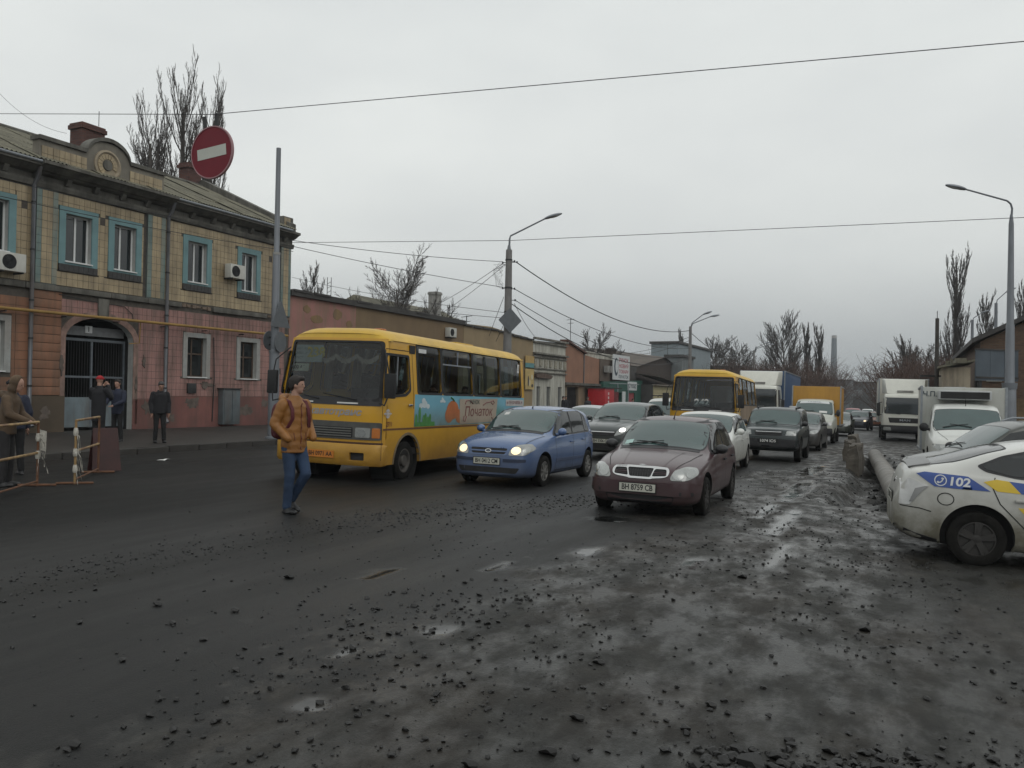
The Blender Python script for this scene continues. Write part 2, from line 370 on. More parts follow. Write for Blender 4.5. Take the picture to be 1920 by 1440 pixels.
def ground_mat():
    m = bpy.data.materials.new('wet asphalt and mud'); m.use_nodes = True; t = m.node_tree; b = t.nodes['Principled BSDF']
    N = t.nodes.new; Lk = t.links.new
    geo = N('ShaderNodeTexCoord'); mp = N('ShaderNodeMapping'); mp.inputs['Rotation'].default_value = (0, 0, -ROT); Lk(geo.outputs['Object'], mp.inputs[0])
    def noi(sc, det, vec, ro=.55):
        n = N('ShaderNodeTexNoise'); n.inputs['Scale'].default_value = sc; n.inputs['Detail'].default_value = det; n.inputs['Roughness'].default_value = ro; Lk(vec, n.inputs['Vector']); return n.outputs['Fac']
    st_ = N('ShaderNodeMapping'); st_.inputs['Scale'].default_value = (.16, 1, 1); Lk(mp.outputs[0], st_.inputs[0])
    stm = N('ShaderNodeMapping'); stm.inputs['Scale'].default_value = (.55, 1, 1); Lk(mp.outputs[0], stm.inputs[0])
    def ramp(f, a, b_, c0, c1):
        r = N('ShaderNodeMapRange'); r.inputs[1].default_value = a; r.inputs[2].default_value = b_; r.inputs[3].default_value = c0; r.inputs[4].default_value = c1; Lk(f, r.inputs[0]); return r.outputs[0]
    def cr(f, stops):
        r = N('ShaderNodeValToRGB'); e = r.color_ramp.elements
        e[0].position, e[0].color = stops[0][0], stops[0][1] + (1,); e[1].position, e[1].color = stops[-1][0], stops[-1][1] + (1,)
        for q in stops[1:-1]:
            x = e.new(q[0]); x.color = q[1] + (1,)
        Lk(f, r.inputs[0]); return r.outputs[0]
    def mixc(f, a, b_):
        q = N('ShaderNodeMix'); q.data_type = 'RGBA'; Lk(f, q.inputs[0]); Lk(a, q.inputs[6]); Lk(b_, q.inputs[7]); return q.outputs[2]
    def mixf(f, a, b_):
        q = N('ShaderNodeMix'); Lk(f, q.inputs[0])
        for i, x in ((2, a), (3, b_)):
            if isinstance(x, float): q.inputs[i].default_value = x
            else: Lk(x, q.inputs[i])
        return q.outputs[0]
    big = noi(.35, 5, mp.outputs[0]); strk = noi(.9, 5, st_.outputs[0], .6); fine = noi(90, 3, mp.outputs[0]); agg = noi(260, 2, mp.outputs[0]); mid = noi(4, 6, mp.outputs[0], .62)
    a1 = cr(big, [(.3, (.008, .009, .009)), (.5, (.014, .0145, .014)), (.7, (.026, .026, .024))])
    a2 = cr(strk, [(.3, (.007, .0075, .008)), (.55, (.015, .015, .0145)), (.75, (.024, .022, .019))])
    hf = N('ShaderNodeValue'); hf.outputs[0].default_value = .5
    asp = mixc(hf.outputs[0], a1, a2)
    ag = N('ShaderNodeMix'); ag.data_type = 'RGBA'; ag.blend_type = 'OVERLAY'; ag.inputs[0].default_value = .85; Lk(asp, ag.inputs[6]); Lk(cr(agg, [(.3, (.25, .25, .25)), (.7, (.75, .75, .75))]), ag.inputs[7])
    mud = cr(mid, [(.3, (.010, .008, .006)), (.5, (.022, .019, .0155)), (.72, (.04, .036, .03))])
    mud = mixc(ramp(noi(1.1, 6, stm.outputs[0], .6), .42, .58, 0., .75), mud, cr(mid, [(.3, (.014, .0145, .0135)), (.7, (.034, .035, .032))]))
    mk = N('ShaderNodeAttribute'); mk.attribute_name = 'mud'; wt = N('ShaderNodeAttribute'); wt.attribute_name = 'wet'
    # ragged edge of the mud
    ad = N('ShaderNodeMath'); ad.operation = 'ADD'; Lk(mk.outputs['Fac'], ad.inputs[0]); Lk(ramp(mid, .3, .7, -.35, .35), ad.inputs[1])
    mfac = ramp(ad.outputs[0], .25, .75, 0., 1.)
    col = mixc(mfac, ag.outputs[2], mud)
    Lk(col, b.inputs['Base Color'])
    wetn = noi(3.2, 8, stm.outputs[0], .66)
    rough = mixf(mfac, ramp(strk, .3, .7, .34, .6), ramp(wetn, .40, .60, .30, .8))
    rough = mixf(wt.outputs['Fac'], rough, .04)
    Lk(rough, b.inputs['Roughness']); dy = N('ShaderNodeAttribute'); dy.attribute_name = 'low_spec'; Lk(mixf(mfac, mixf(dy.outputs['Fac'], ramp(strk, .3, .7, .38, .18), .08), .38), b.inputs['Specular IOR Level'])
    bp = N('ShaderNodeBump'); bp.inputs['Distance'].default_value = .009
    inv = N('ShaderNodeMath'); inv.operation = 'SUBTRACT'; inv.inputs[0].default_value = .8; Lk(wt.outputs['Fac'], inv.inputs[1]); inv.use_clamp = True
    ml = N('ShaderNodeMath'); ml.operation = 'MULTIPLY'; Lk(inv.outputs[0], ml.inputs[0]); Lk(mixf(mfac, 1.0, ramp(wetn, .41, .60, .38, 1.)), ml.inputs[1]); Lk(ml.outputs[0], bp.inputs['Strength'])
    hm = N('ShaderNodeMath'); hm.operation = 'ADD'; Lk(fine, hm.inputs[0]); grn = noi(22, 6, mp.outputs[0], .7); Lk(mixf(mfac, ramp(agg, 0., 1., 0., .5), ramp(grn, .25, .75, 0., 1.3)), hm.inputs[1])
    Lk(hm.outputs[0], bp.inputs['Height']); Lk(bp.outputs[0], b.inputs['Normal'])
    return m
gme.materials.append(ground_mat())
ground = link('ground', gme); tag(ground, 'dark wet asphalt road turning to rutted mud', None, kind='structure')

# pavement and its kerb stones on the far side of the road
M_pave = pm('dirty wet paving', (.026, .023, .020), .55, var=.45, scale=1.2, bump=.35, bscale=45, detail=8)
pv = []; pf = []; ps = [-25 + 1.0 * i for i in range(150)]; pvv = [KERB_V - .16 - .6 * i for i in range(24)]
for s in ps:
    for v in pvv:
        q = st(s, v); pv.append((q.x, q.y, walk_z(s) + .02 * fbm((s, v, 1), .5, 3)))
k_ = len(pvv)
for i in range(len(ps) - 1):
    for j in range(k_ - 1): pf.append((i * k_ + j, i * k_ + j + 1, (i + 1) * k_ + j + 1, (i + 1) * k_ + j))
b_ = len(pv)
pme = bpy.data.meshes.new('pavement'); pme.from_pydata(pv, [], pf); pme.materials.append(M_pave); pme.shade_smooth()
pavement = link('pavement', pme); tag(pavement, 'muddy pavement in front of the tiled house', kind='structure')
M_kerb = pm('worn kerb stone', (.030, .027, .024), .75, var=.4, scale=3, bump=.5, bscale=25)
kmb = MB().box(-.485, .485, -.10, .10, -.55, .015)
kerb0 = None
for i in range(60):
    s = 8 + i
    if kerb0 is None: o = kerb0 = kmb.build('kerb_stone', M_kerb, pavement, bevel=.02)
    else: o = kerb0.copy(); COL.objects.link(o)
    o.location = st(s, KERB_V - .06 + random.Random(i).uniform(-.015, .015), walk_z(s) + random.Random(i + 7).uniform(-.02, .006)); o.rotation_euler = (0, 0, ROT + random.Random(i + 3).uniform(-.015, .015))

# loose stones and gravel
M_stone = pm('dark wet stone', (.009, .0085, .008), .5, var=.5, scale=20, bump=.3, bscale=60)
def stone_mesh(rn, r, squash=.6):
    vs = []; 
    ey = rn.uniform(.6, 1)
    for _ in range(15):
        d = Vector((rn.gauss(0, 1), rn.gauss(0, 1), rn.gauss(0, 1))).normalized(); k = r * rn.uniform(.85, 1.05); vs.append((d.x * k, d.y * k * ey, d.z * k * squash))
    return vs
HULLF = None
def hull(vs):
    bm = bmesh.new()
    for p in vs: bm.verts.new(p)
    bm.verts.ensure_lookup_table()
    bmesh.ops.convex_hull(bm, input=bm.verts); 
    bm.verts.index_update(); v = [tuple(x.co) for x in bm.verts]; f = [tuple(q.index for q in g.verts) for g in bm.faces]; bm.free(); return v, f
rg = random.Random(11)
HULLS = [hull(stone_mesh(rg, 1.0, rg.uniform(.45, .8))) for _ in range(14)]
def height_at(s, v):
    p = st(s, v); z = road_z(p.x, p.y); m = mudmask(s, v); w = puddle(s, v)
    z += m * (.013 * fbm((s * .45, v * 1.4, 0), 1.6, 5) + .009 * fbm((s, v, 5), 7, 4)) * (1 - w) + .007 * fbm((s, v, 9), .35, 3) - .012 * w
    z += m * .009 * sin(v * 3.1 + .5 * sin(s * .3)) * smooth(8, 13, s) * (1 - w)
    t = trench(s, v); z -= t * (.30 + .09 * fbm((s, v, 3), 2.5, 4))
    return p, z
gmb = MB(); big = []
def sprinkle(n, fs, r0, r1, pw=3.):
    for _ in range(n):
        s, v = fs()
        if not (1.9 < s < 45): continue
        r = r0 + (r1 - r0) * rg.random() ** pw
        p, z = height_at(s, v)
        big.append((r, p.x, p.y, z, rg.uniform(0, 6.28), rg.randrange(14)))
def band(a, b, w):
    def f():
        t = rg.random(); 
        return a[0] + (b[0] - a[0]) * t + rg.gauss(0, w), a[1] + (b[1] - a[1]) * t + rg.gauss(0, w * .8)
    return f
def mudfield():
    while 1:
        s = 2 + 22 * rg.random() ** 1.6; v = rg.uniform(-5.5, 2.2)
        if rg.random() < mudmask(s, v) * (.25 + .75 * smooth(-.3, .35, fbm((s, v, 4), .9, 3))) * (1.0 if v < .8 or s < 7 else .35): return s, v
sprinkle(8500, mudfield, .004, .028, 4.0)
sprinkle(900, band((4.6, -6.6), (10.5, -6.2), .45), .005, .021)
sprinkle(1100, band((8.5, -6.2), (14.5, -3.9), .5), .006, .028)
sprinkle(200, band((3.0, -6.2), (5.5, -6.8), .4), .006, .026)
sprinkle(260, band((4.0, -4.6), (9, -4.6), .7), .004, .02)
sprinkle(300, lambda: (rg.uniform(2.2, 14), rg.uniform(-9.5, -2)), .004, .018)
sprinkle(420, band((3.2, -3.3), (6.5, -3.2), .5), .006, .034)
sprinkle(600, lambda: (rg.uniform(16, 31), rg.gauss(-.25, .45)), .01, .06, 2.)
sprinkle(900, band((4.05, -.9), (4.75, .6), .17), .008, .045, 2.)
for r, (s, v) in ((0.08, (4.24, -0.68)), (0.05, (7.24, -0.28)), (0.05, (8.37, -1.44)), (0.045, (5.17, -1.8)), (0.045, (4.25, -1.6)), (0.05, (3.77, -1.57)), (0.04, (4.9, -1.01)), (0.03, (5.86, 0.14)), (0.045, (4.65, -0.34)), (0.05, (5.82, -4.94)), (0.045, (4.59, -5.17)), (0.04, (4.77, -4.56)), (0.035, (4.3, -4.69)), (0.045, (3.43, -1.82)), (0.03, (3.42, -3.32)), (0.028, (3.01, -3.26)), (0.03, (4.99, -3.68)), (0.035, (4.52, -3.29)), (0.03, (3.98, -5.24)), (0.03, (3.59, -4.33)), (0.04, (2.66, -3.52)), (0.05, (4.42, -0.57)), (0.05, (4.57, -0.1)), (0.03, (3.82, -1.44))):
    p, z = height_at(s, v); big.append((r, p.x, p.y, z, r * 70, 3))
big.sort(key=lambda q: -q[0] / math.hypot(q[1], q[2]))
SHARED = []
for v, f in HULLS:
    me = bpy.data.meshes.new('stone'); me.from_pydata(v, [], f); me.materials.append(M_stone); SHARED.append(me)
for i, (r, x, y, z, a, k) in enumerate(big):
    if i < 120:
        o = link('stone', SHARED[k]); o.location = (x, y, z + r * .25); o.scale = (r, r, r); o.rotation_euler = (0, 0, a)
        tag(o, 'dark wet stone lying loose on the muddy road', 'stone', 'loose stones on the road')
    else:
        c, s_ = cos(a) * r, sin(a) * r; vs, fs = HULLS[k]
        gmb.add([(x + p[0] * c - p[1] * s_, y + p[0] * s_ + p[1] * c, z + r * .25 + p[2] * r) for p in vs], fs)
gme2 = bpy.data.meshes.new('gravel'); gme2.from_pydata(gmb.v, [], gmb.f); gme2.materials.append(M_stone)
tag(link('gravel', gme2), 'scattered dark gravel and clods of mud on the road', 'gravel', kind='stuff')

# pale leaf and paper scraps
M_paper = pm('white paper scrap', (.6, .6, .58), .8)
for (s, v, l) in ((13.25, -14.9, 'white paper scrap on the road beside the dark red board'),):
    p = on(*st(s, v)[:2]); mb = MB().region([(-.16, -.05), (.1, -.09), (.17, .03), (0, .1), (-.12, .06)], lambda a, b, d: (a, b, .015 + .03 * sin(a * 14) * cos(b * 20)), step=.05)
    o = mb.build('paper_scrap', M_paper); o.location = p; tag(o, l, 'paper')
# ------------------------------------------------------------------ tiled two-storey house
def street_thing(name, label, cat, s, v, z, group=None): return thing(name, label, cat, st(s, v, z), ROT, group)
class Fr:
    """build helper: geometry given in street metres s, depth behind the facade, height; shifted to the root"""
    def __init__(f, root, s, z, y=0): f.root = root; f.o = (s, y, z)
    def __call__(f, mb, name, mat, parent=None, **k):
        mb.v = [(a - f.o[0], b - f.o[1], c - f.o[2]) for a, b, c in mb.v]
        return mb.build(name, mat, parent or f.root, **k)
VF = -25.0
M_tile = pm('beige facade tile', (.36, .285, .175), .45, var=.28, scale=1.3, world=True, streak=((.16, .125, .08), .6), detail=7)
M_ptile = pm('pink painted tile', (.30, .165, .145), .7, var=.25, scale=.8, world=True, streak=((.12, .085, .07), .8), detail=7)
M_otile = pm('orange painted rustication', (.22, .105, .06), .7, var=.25, scale=.9, world=True, streak=((.12, .075, .05), .8), detail=7)
M_gtile = pm('blue green pilaster tile', (.125, .185, .175), .5, var=.3, scale=1.5, world=True, streak=((.30, .24, .16), .6))
M_grout = pm('dark grout', (.075, .065, .055), .9, var=.3)
M_blue = pm('light blue paint', (.14, .25, .265), .6, var=.16, scale=2, streak=((.11, .2, .2), .4))
M_white = pm('white window frame', (.62, .63, .62), .4, var=.05)
M_reveal = pm('white plaster reveal', (.36, .37, .36), .8, var=.12, streak=((.25, .24, .21), .5))
M_dsill = pm('dark sill tile', (.028, .026, .025), .4, var=.4, scale=9)
M_pane = pm('dark window pane', (.012, .016, .018), .06, spec=.8, var=.4, scale=1.2)
M_cornice = pm('sooty grey cornice', (.12, .115, .10), .85, var=.35, scale=1.5, bump=.3, bscale=12, streak=((.05, .047, .04), .8))
M_slate = pm('mossy asbestos sheet', (.155, .145, .105), .85, var=.35, scale=1.3, bump=.2, bscale=25, world=True, streak=((.075, .07, .05), .6), detail=8)
M_iron = pm('dark painted iron', (.018, .019, .02), .55, var=.3)
M_gas = pm('yellow gas pipe paint', (.27, .16, .04), .55, var=.25, scale=3)
M_drain = pm('grey drainpipe', (.14, .15, .165), .5, .3, var=.3, scale=2, streak=((.09, .06, .04), .5))
M_plinth = pm('olive brown plinth', (.07, .052, .034), .8, var=.3, scale=1.2, world=True, streak=((.07, .05, .035), .5))
M_pplinth = pm('red brown plinth', (.17, .07, .06), .8, var=.35, scale=.7, world=True, streak=((.1, .06, .05), .8), detail=8)
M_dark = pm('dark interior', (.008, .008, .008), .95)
def brick_mat(name, c1, c2, mortar, sc=1.0):
    m = pm(name, c1, .85, var=.2); t = m.node_tree; b = t.nodes['Principled BSDF']; N = t.nodes.new; L = t.links.new
    tc = N('ShaderNodeTexCoord'); sp = N('ShaderNodeSeparateXYZ'); cb = N('ShaderNodeCombineXYZ'); ad = N('ShaderNodeMath')
    L(tc.outputs['Object'], sp.inputs[0]); L(sp.outputs[0], ad.inputs[0]); L(sp.outputs[1], ad.inputs[1]); L(ad.outputs[0], cb.inputs[0]); L(sp.outputs[2], cb.inputs[1])
    bk = N('ShaderNodeTexBrick'); bk.inputs['Scale'].default_value = 1; bk.inputs['Brick Width'].default_value = .26 * sc; bk.inputs['Row Height'].default_value = .085 * sc; bk.inputs['Mortar Size'].default_value = .008 * sc
    bk.inputs['Color1'].default_value = c1 + (1,); bk.inputs['Color2'].default_value = c2 + (1,); bk.inputs['Mortar'].default_value = mortar + (1,)
    L(cb.outputs[0], bk.inputs['Vector']); L(bk.outputs[0], b.inputs['Base Color'])
    bp = N('ShaderNodeBump'); bp.inputs['Distance'].default_value = .02; L(bk.outputs['Fac'], bp.inputs['Height']); bp.invert = True; L(bp.outputs[0], b.inputs['Normal'])
    return m
M_brick = brick_mat('red chimney brick', (.11, .045, .034), (.07, .03, .025), (.07, .055, .05))
M_brick2 = brick_mat('brown sandy brick', (.125, .075, .045), (.085, .05, .032), (.09, .075, .06), 1.1)
M_brick3 = brick_mat('sooty dark brick', (.06, .042, .032), (.04, .03, .025), (.045, .04, .036), 1.1)

house = street_thing('tiled_house', 'two-storey corner house, beige tiled upper floor over pink ground floor with arched gateway', 'house', 22, VF, .15)
H = Fr(house, 22, .15)
UW = [(15.2, 16.2), (18.1, 19.07), (19.95, 20.86), (23.22, 24.19), (26.07, 26.95)]
LW = [(15.0, 16.15), (23.3, 24.25), (26.1, 27.05)]
S0, S1 = 9.0, 29.05
flat = lambda y0: (lambda a, b, d: (a, y0 + d, b))
arch = [(18.2, -.3), (20.86, -.3), (20.86, 3.2)] + [(19.53 + 1.33 * cos(t), 3.2 + .75 * sin(t)) for t in [pi * i / 14 for i in range(1, 14)]] + [(18.2, 3.2)]
holes_u = [rect(a, b, 5.72, 7.29) for a, b in UW]; holes_l = [rect(a, b, 2.05, 3.58) for a, b in LW]
H(MB().region([(S0, 4.7), (S1, 4.7), (S1, 8.6), (S0, 8.6)], flat(0), holes_u, step=1.2, depth=.24, mi2=1), 'upper_wall', [M_grout, M_reveal])
H(MB().region([(S0, -.3), (18.2, -.3)] + arch[2:][::-1][:0] + [(18.2, 3.2)] + [(19.53 + 1.33 * cos(t), 3.2 + .75 * sin(t)) for t in [pi - pi * i / 14 for i in range(1, 14)]] + [(20.86, 3.2), (20.86, -.3), (S1, -.3), (S1, 4.7), (S0, 4.7)], flat(0), holes_l, step=1.2, depth=.26, mi2=1), 'lower_wall', [M_grout, M_reveal])
# gable end, back and passage
H(MB().add([(S1, 0, -.3), (S1, 10, -.3), (S1, 10, 8.6), (S1, 5, 11.05), (S1, 0, 8.6)], [(0, 1, 2, 3, 4)]).add([(S0, 0, -.3), (S0, 10, -.3), (S0, 10, 8.6), (S0, 5, 11.05), (S0, 0, 8.6)], [(4, 3, 2, 1, 0)]).add([(S0, 10, -.3), (S1, 10, -.3), (S1, 10, 8.6), (S0, 10, 8.6)], [(0, 1, 2, 3)]), 'gable_wall', pm('plain render', (.22, .17, .13), .85, var=.3, scale=1))
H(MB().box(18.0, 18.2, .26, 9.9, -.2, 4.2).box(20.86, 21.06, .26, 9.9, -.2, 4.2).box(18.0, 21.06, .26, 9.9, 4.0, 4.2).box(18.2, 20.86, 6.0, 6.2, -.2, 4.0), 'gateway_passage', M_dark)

# tiles, laid one by one round the openings
TW, THh = .2, .25
def clear_of(a, b, c, d, holes): return not any(a < h[1] and b > h[0] and c < h[3] and d > h[2] for h in holes)
obst = [(a - .23, b + .23, 5.36, 7.52) for a, b in UW] + [(a - .22, b + .22, 1.98, 3.74) for a, b in LW] + [(18.0, 21.06, -1, 4.0), (17.03, 18.0, -1, 4.7)]
TL = []
def lay(s0, s1, z0, z1, mat, y=0., tw=TW, th=THh):
    nc = int((s1 - s0) / tw + .01); nr = int((z1 - z0) / th + .01)
    for i in range(nc):
        for j in range(nr):
            a = s0 + i * tw; c = z0 + j * th
            r4 = [a, a + tw, c, c + th]
            for h in obst:          # cut the tile back from an opening it runs into
                if r4[0] < h[1] and r4[1] > h[0] and r4[2] < h[3] and r4[3] > h[2]:
                    cuts = [(h[0] - r4[0], 1, h[0]), (r4[1] - h[1], 0, h[1]), (h[2] - r4[2], 3, h[2]), (r4[3] - h[3], 2, h[3])]
                    cuts.sort(reverse=True)
                    if cuts[0][0] <= .025: r4 = None; break
                    r4[cuts[0][1]] = cuts[0][2]
            if r4 and r4[1] - r4[0] > .03 and r4[3] - r4[2] > .03 and random.Random(i * 91 + j).random() > .006: TL.append(((r4[0] + r4[1]) / 2, (r4[2] + r4[3]) / 2, y, mat, round(r4[1] - r4[0], 3), round(r4[3] - r4[2], 3)))
PIL = [(17.05, 17.79), (21.31, 22.11), (28.4, 29.05)]
lay(9.0, 15.0, 4.9, 7.95, M_tile); lay(9.0, 15.0, 1.3, 4.65, M_otile, 0, .5, .28); lay(15.0, 17.05, 4.9, 7.95, M_tile); lay(17.79, 21.31, 4.9, 7.95, M_tile); lay(22.11, 28.4, 4.9, 7.95, M_tile)
for a, b in PIL:
    w4 = (b - a) / 4
    for q_ in range(4): lay(a + q_ * w4, a + (q_ + 1) * w4 + .001, 4.9, 7.95, M_gtile if q_ in (0, 3) else M_tile, -.07, w4)
lay(15.0, 17.03, 1.3, 4.65, M_otile, 0, .5, .28); lay(18.0, 22.4, 3.98, 4.6, M_ptile); lay(21.06, 22.3, .2, 3.95, M_ptile); lay(22.4, 28.9, 1.3, 4.6, M_ptile)
lay(17.1, 18.75, 8.75, 9.3, M_tile, -.18); lay(20.4, 21.85, 8.75, 9.3, M_tile, -.18); lay(28.5, 29.05, 8.75, 9.25, M_tile, -.12)
TL.sort(key=lambda q: (q[0] < 15.4, q[0] - .4 * q[1])); tile0 = {}; rest = {}
tp = {}
for k, (s, z, y, mat, tw, th) in enumerate(TL):
    r_ = random.Random(k); dy = r_.uniform(-.004, .003)
    if k < 300:
        key = (mat.name, tw, th)
        if key not in tile0:
            tile0[key] = MB().box(-tw / 2 + .006, tw / 2 - .006, -.016, .002, -th / 2 + .006, th / 2 - .006).build('tile', mat, house); o = tile0[key]
        else:
            o = tile0[key].copy(); COL.objects.link(o)
        o.location = (s - 22, y + dy, z - .15)
    else:
        rest.setdefault(mat.name, (mat, MB()))[1].box(s - tw / 2 + .006, s + tw / 2 - .006, y - .016 + dy, y + .002, z - th / 2 + .006, z + th / 2 - .006)
for nm, (mat, mb) in rest.items(): tag(H(mb, 'tile_field', mat, weld=False), kind='stuff')
# pilasters, left rusticated pier, plinths
for i, (a, b) in enumerate(PIL): H(MB().box(a, b, -.075, .0, 4.85, 8.0), 'pilaster', pm('pilaster base', (.09, .1, .095), .85))
for j in range(12):
    H(MB().box(17.05, 18.02, -.05, .0, 1.31 + j * .281, 1.31 + j * .281 + .268), 'rusticated_course', M_otile, bevel=.01)
H(MB().box(9.0, 17.0, -.03, .0, -.3, 1.29).box(17.0, 18.19, -.06, .0, -.3, 1.29), 'plinth', M_plinth)
H(MB().box(20.87, 22.38, -.03, .0, -.3, 1.18).box(22.38, 28.95, -.04, .0, -.3, 1.29), 'plinth', M_pplinth)
H(MB().region([(18.0, .3), (18.2, .3), (18.2, 3.2)] + [(19.53 + 1.33 * cos(t), 3.2 + .75 * sin(t)) for t in [pi - pi * i / 14 for i in range(1, 14)]] + [(20.86, 3.2), (20.86, .3), (21.06, .3), (21.06, 3.35)] + [(19.53 + 1.53 * cos(t), 3.25 + .92 * sin(t)) for t in [pi * i / 14 for i in range(1, 14)]] + [(18.0, 3.35)], flat(-.03), step=.5, depth=.03), 'arch_surround', pm('stained gateway render', (.27, .17, .14), .85, var=.3, streak=((.1, .08, .065), .7)))
H(MB().box(19.35, 19.75, -.12, -.03, 4.0, 4.62), 'keystone', M_cornice, bevel=.02)
# the iron gate
gate = H(MB().box(18.2, 18.26, .42, .48, .15, 3.25).box(20.8, 20.86, .42, .48, .15, 3.25).box(18.26, 20.8, .42, .48, 3.16, 3.25).box(19.49, 19.56, .42, .48, .2, 3.16).box(18.26, 19.49, .42, .48, 1.9, 1.97).box(19.56, 20.8, .42, .48, 1.9, 1.97), 'gate', pm('grey gate frame', (.10, .115, .13), .5, var=.25))
for k in range(24):
    a = 18.34 + k * .104
    if not 19.44 < a < 19.6: H(MB().tube([(a, .45, 1.2), (a, .45, 3.17)], .011, 6), 'bar', M_iron, gate)
M_gp = pm('pale blue gate sheet', (.155, .195, .215), .55, var=.22, scale=2, streak=((.1, .09, .08), .6))
H(MB().box(18.26, 19.49, .43, .46, .22, 1.24), 'gate_sheet', M_gp, gate); H(MB().box(19.56, 20.8, .43, .46, .22, 1.24), 'gate_sheet', M_gp, gate)
H(MB().box(18.26, 20.8, .425, .465, 3.35, 3.66), 'gate_lintel', pm('grey lintel sheet', (.16, .165, .17), .6, var=.2), gate)
npl = H(MB().box(19.23, 19.5, .395, .424, 3.45, 3.69), 'number_plate', pm('white enamel', (.55, .56, .56), .4))
H(text_mb(MB(), '1', .24, lambda a, b, d: (19.36 + a, .391, 3.565 + b), bold=.004), 'numeral', M_black, npl, weld=False)
# windows
def window(F, a, b, z0, z1, frame, depth=.16, mull=.46, horiz=None, curtain=None, pane=M_pane):
    w = F(MB().region(rect(a, b, z0, z1), flat(depth), [rect(a + .055, a + (b - a) * mull - .03, z0 + .055, z1 - .055), rect(a + (b - a) * mull + .03, b - .055, z0 + .055, z1 - .055)], step=1, depth=.06), 'window', frame)
    F(MB().box(a + .05, a + (b - a) * mull - .025, depth + .03, depth + .04, z0 + .05, z1 - .05), 'pane', pane, w); F(MB().box(a + (b - a) * mull + .025, b - .05, depth + .03, depth + .04, z0 + .05, z1 - .05), 'pane', pane, w)
    F(MB().box(a - .02, b + .02, -.1, depth, z0 - .035, z0 + .004), 'sill', M_white, w)
    if horiz: F(MB().box(a + .05, b - .05, depth - .005, depth + .05, horiz - .03, horiz + .03), 'transom', frame, w)
    return w
for i, (a, b) in enumerate(UW):
    window(H, a, b, 5.72, 7.29, M_white, mull=(.52, .5, .42, .5, .48)[i])
    sb = 5.62
    H(MB().region(rect(a - .23, b + .23, sb, 7.51), flat(-.05), [rect(a, b, 5.716, 7.292)], step=1, depth=.05), 'window_surround', M_blue)
    for k in range(8):
        q = (b - a + .46) / 8; H(MB().box(a - .23 + k * q + .004, a - .23 + (k + 1) * q - .004, -.07, 0, 5.385, 5.615), 'sill_tile', M_dsill)
M_wood = pm('old brown window wood', (.07, .045, .03), .7, var=.3)
M_wsur = pm('white painted surround', (.30, .31, .30), .7, var=.15, streak=((.24, .2, .17), .5))
for i, (a, b) in enumerate(LW):
    window(H, a, b, 2.05, 3.58, M_white if i == 0 else M_wood, mull=.4, horiz=2.95 if i else None)
    H(MB().region([(a - .2, 2.0), (a, 2.0), (a, 3.585), (b, 3.585), (b, 2.0), (b + .2, 2.0), (b + .2, 3.76), (a - .2, 3.76)], flat(-.045), step=1, depth=.045), 'window_surround', M_wsur)
# cornice, frieze brackets, string course
prof = [(0, 7.93), (-.1, 7.93), (-.14, 8.05), (-.14, 8.12), (-.03, 8.14), (-.03, 8.32), (-.2, 8.36), (-.42, 8.5), (-.5, 8.52), (-.5, 8.62), (0, 8.66)]
H(MB().add([(s, y, z) for s in (S0, S1 + .12) for y, z in prof], [tuple(range(11)), tuple(range(21, 10, -1))] + [(i, i + 11, (i + 1) % 11 + 11, (i + 1) % 11) for i in range(11)]), 'cornice', M_cornice)
H(MB().add([(s, y - .16, z + .06) for s in (16.9, 22.2) for y, z in prof[6:10] + [(.16, 8.6), (.16, 8.3)]], [(0, 1, 2, 3, 4, 5), (11, 10, 9, 8, 7, 6)] + [(i, i + 6, (i + 1) % 6 + 6, (i + 1) % 6) for i in range(6)]), 'cornice_block', M_cornice)
for k in range(19):
    a = 9.6 + k * 1.05; H(MB().prism([(0, 8.15), (-.13, 8.15), (-.22, 8.3), (-.24, 8.35), (0, 8.35)], a, a + .16, 'yz'), 'bracket', M_cornice)
for k in range(13):
    a = 9 + k * 1.55; r_ = random.Random(k + 5)
    if k in (9, 12):        # broken away: stumps of brick left in the wall
        for j_ in range(6): H(MB().box(a + j_ * .25 + r_.uniform(0, .06), a + j_ * .25 + .2, -r_.uniform(.02, .12), 0, 4.68 + r_.uniform(0, .06), 4.80 + r_.uniform(0, .05)), 'broken_brick', pm('bare broken brick', (.16, .12, .09), .9, var=.5, scale=8))
    else: H(MB().box(a, a + 1.53, -r_.uniform(.08, .15), 0, 4.66 + r_.uniform(0, .04), 4.86), 'string_course', M_cornice, bevel=.015)
# parapet with round gable and medallion
hump = [(17.05, 8.64), (21.9, 8.64), (21.9, 9.42), (20.55, 9.42)] + [(19.55 + .86 * cos(t), 9.36 + .62 * sin(t)) for t in [pi * (i + .6) / 14 for i in range(0, 14)]] + [(18.55, 9.42), (17.05, 9.42)]
H(MB().region(hump, flat(-.16), step=.6, depth=.34, back=True), 'parapet', pm('grey parapet render', (.185, .17, .14), .85, var=.25, scale=2, streak=((.1, .09, .075), .5)))
cop = [(17.0, 9.43), (18.62, 9.43)] + [(19.55 + .86 * cos(t), 9.37 + .64 * sin(t)) for t in [pi - pi * (i + .6) / 14 for i in range(0, 14)]] + [(20.5, 9.43), (21.95, 9.43)]
H(MB().add([(a, y, z + dz) for a, z in cop for y, dz in ((-.24, 0), (.24, 0), (.24, .13), (-.24, .13))], [(i * 4 + k, i * 4 + (k + 1) % 4, i * 4 + 4 + (k + 1) % 4, i * 4 + 4 + k) for i in range(len(cop) - 1) for k in range(4)] + [(3, 2, 1, 0), tuple(range(4 * len(cop) - 4, 4 * len(cop)))]), 'parapet_coping', M_cornice)
mc = (19.5, 9.2)
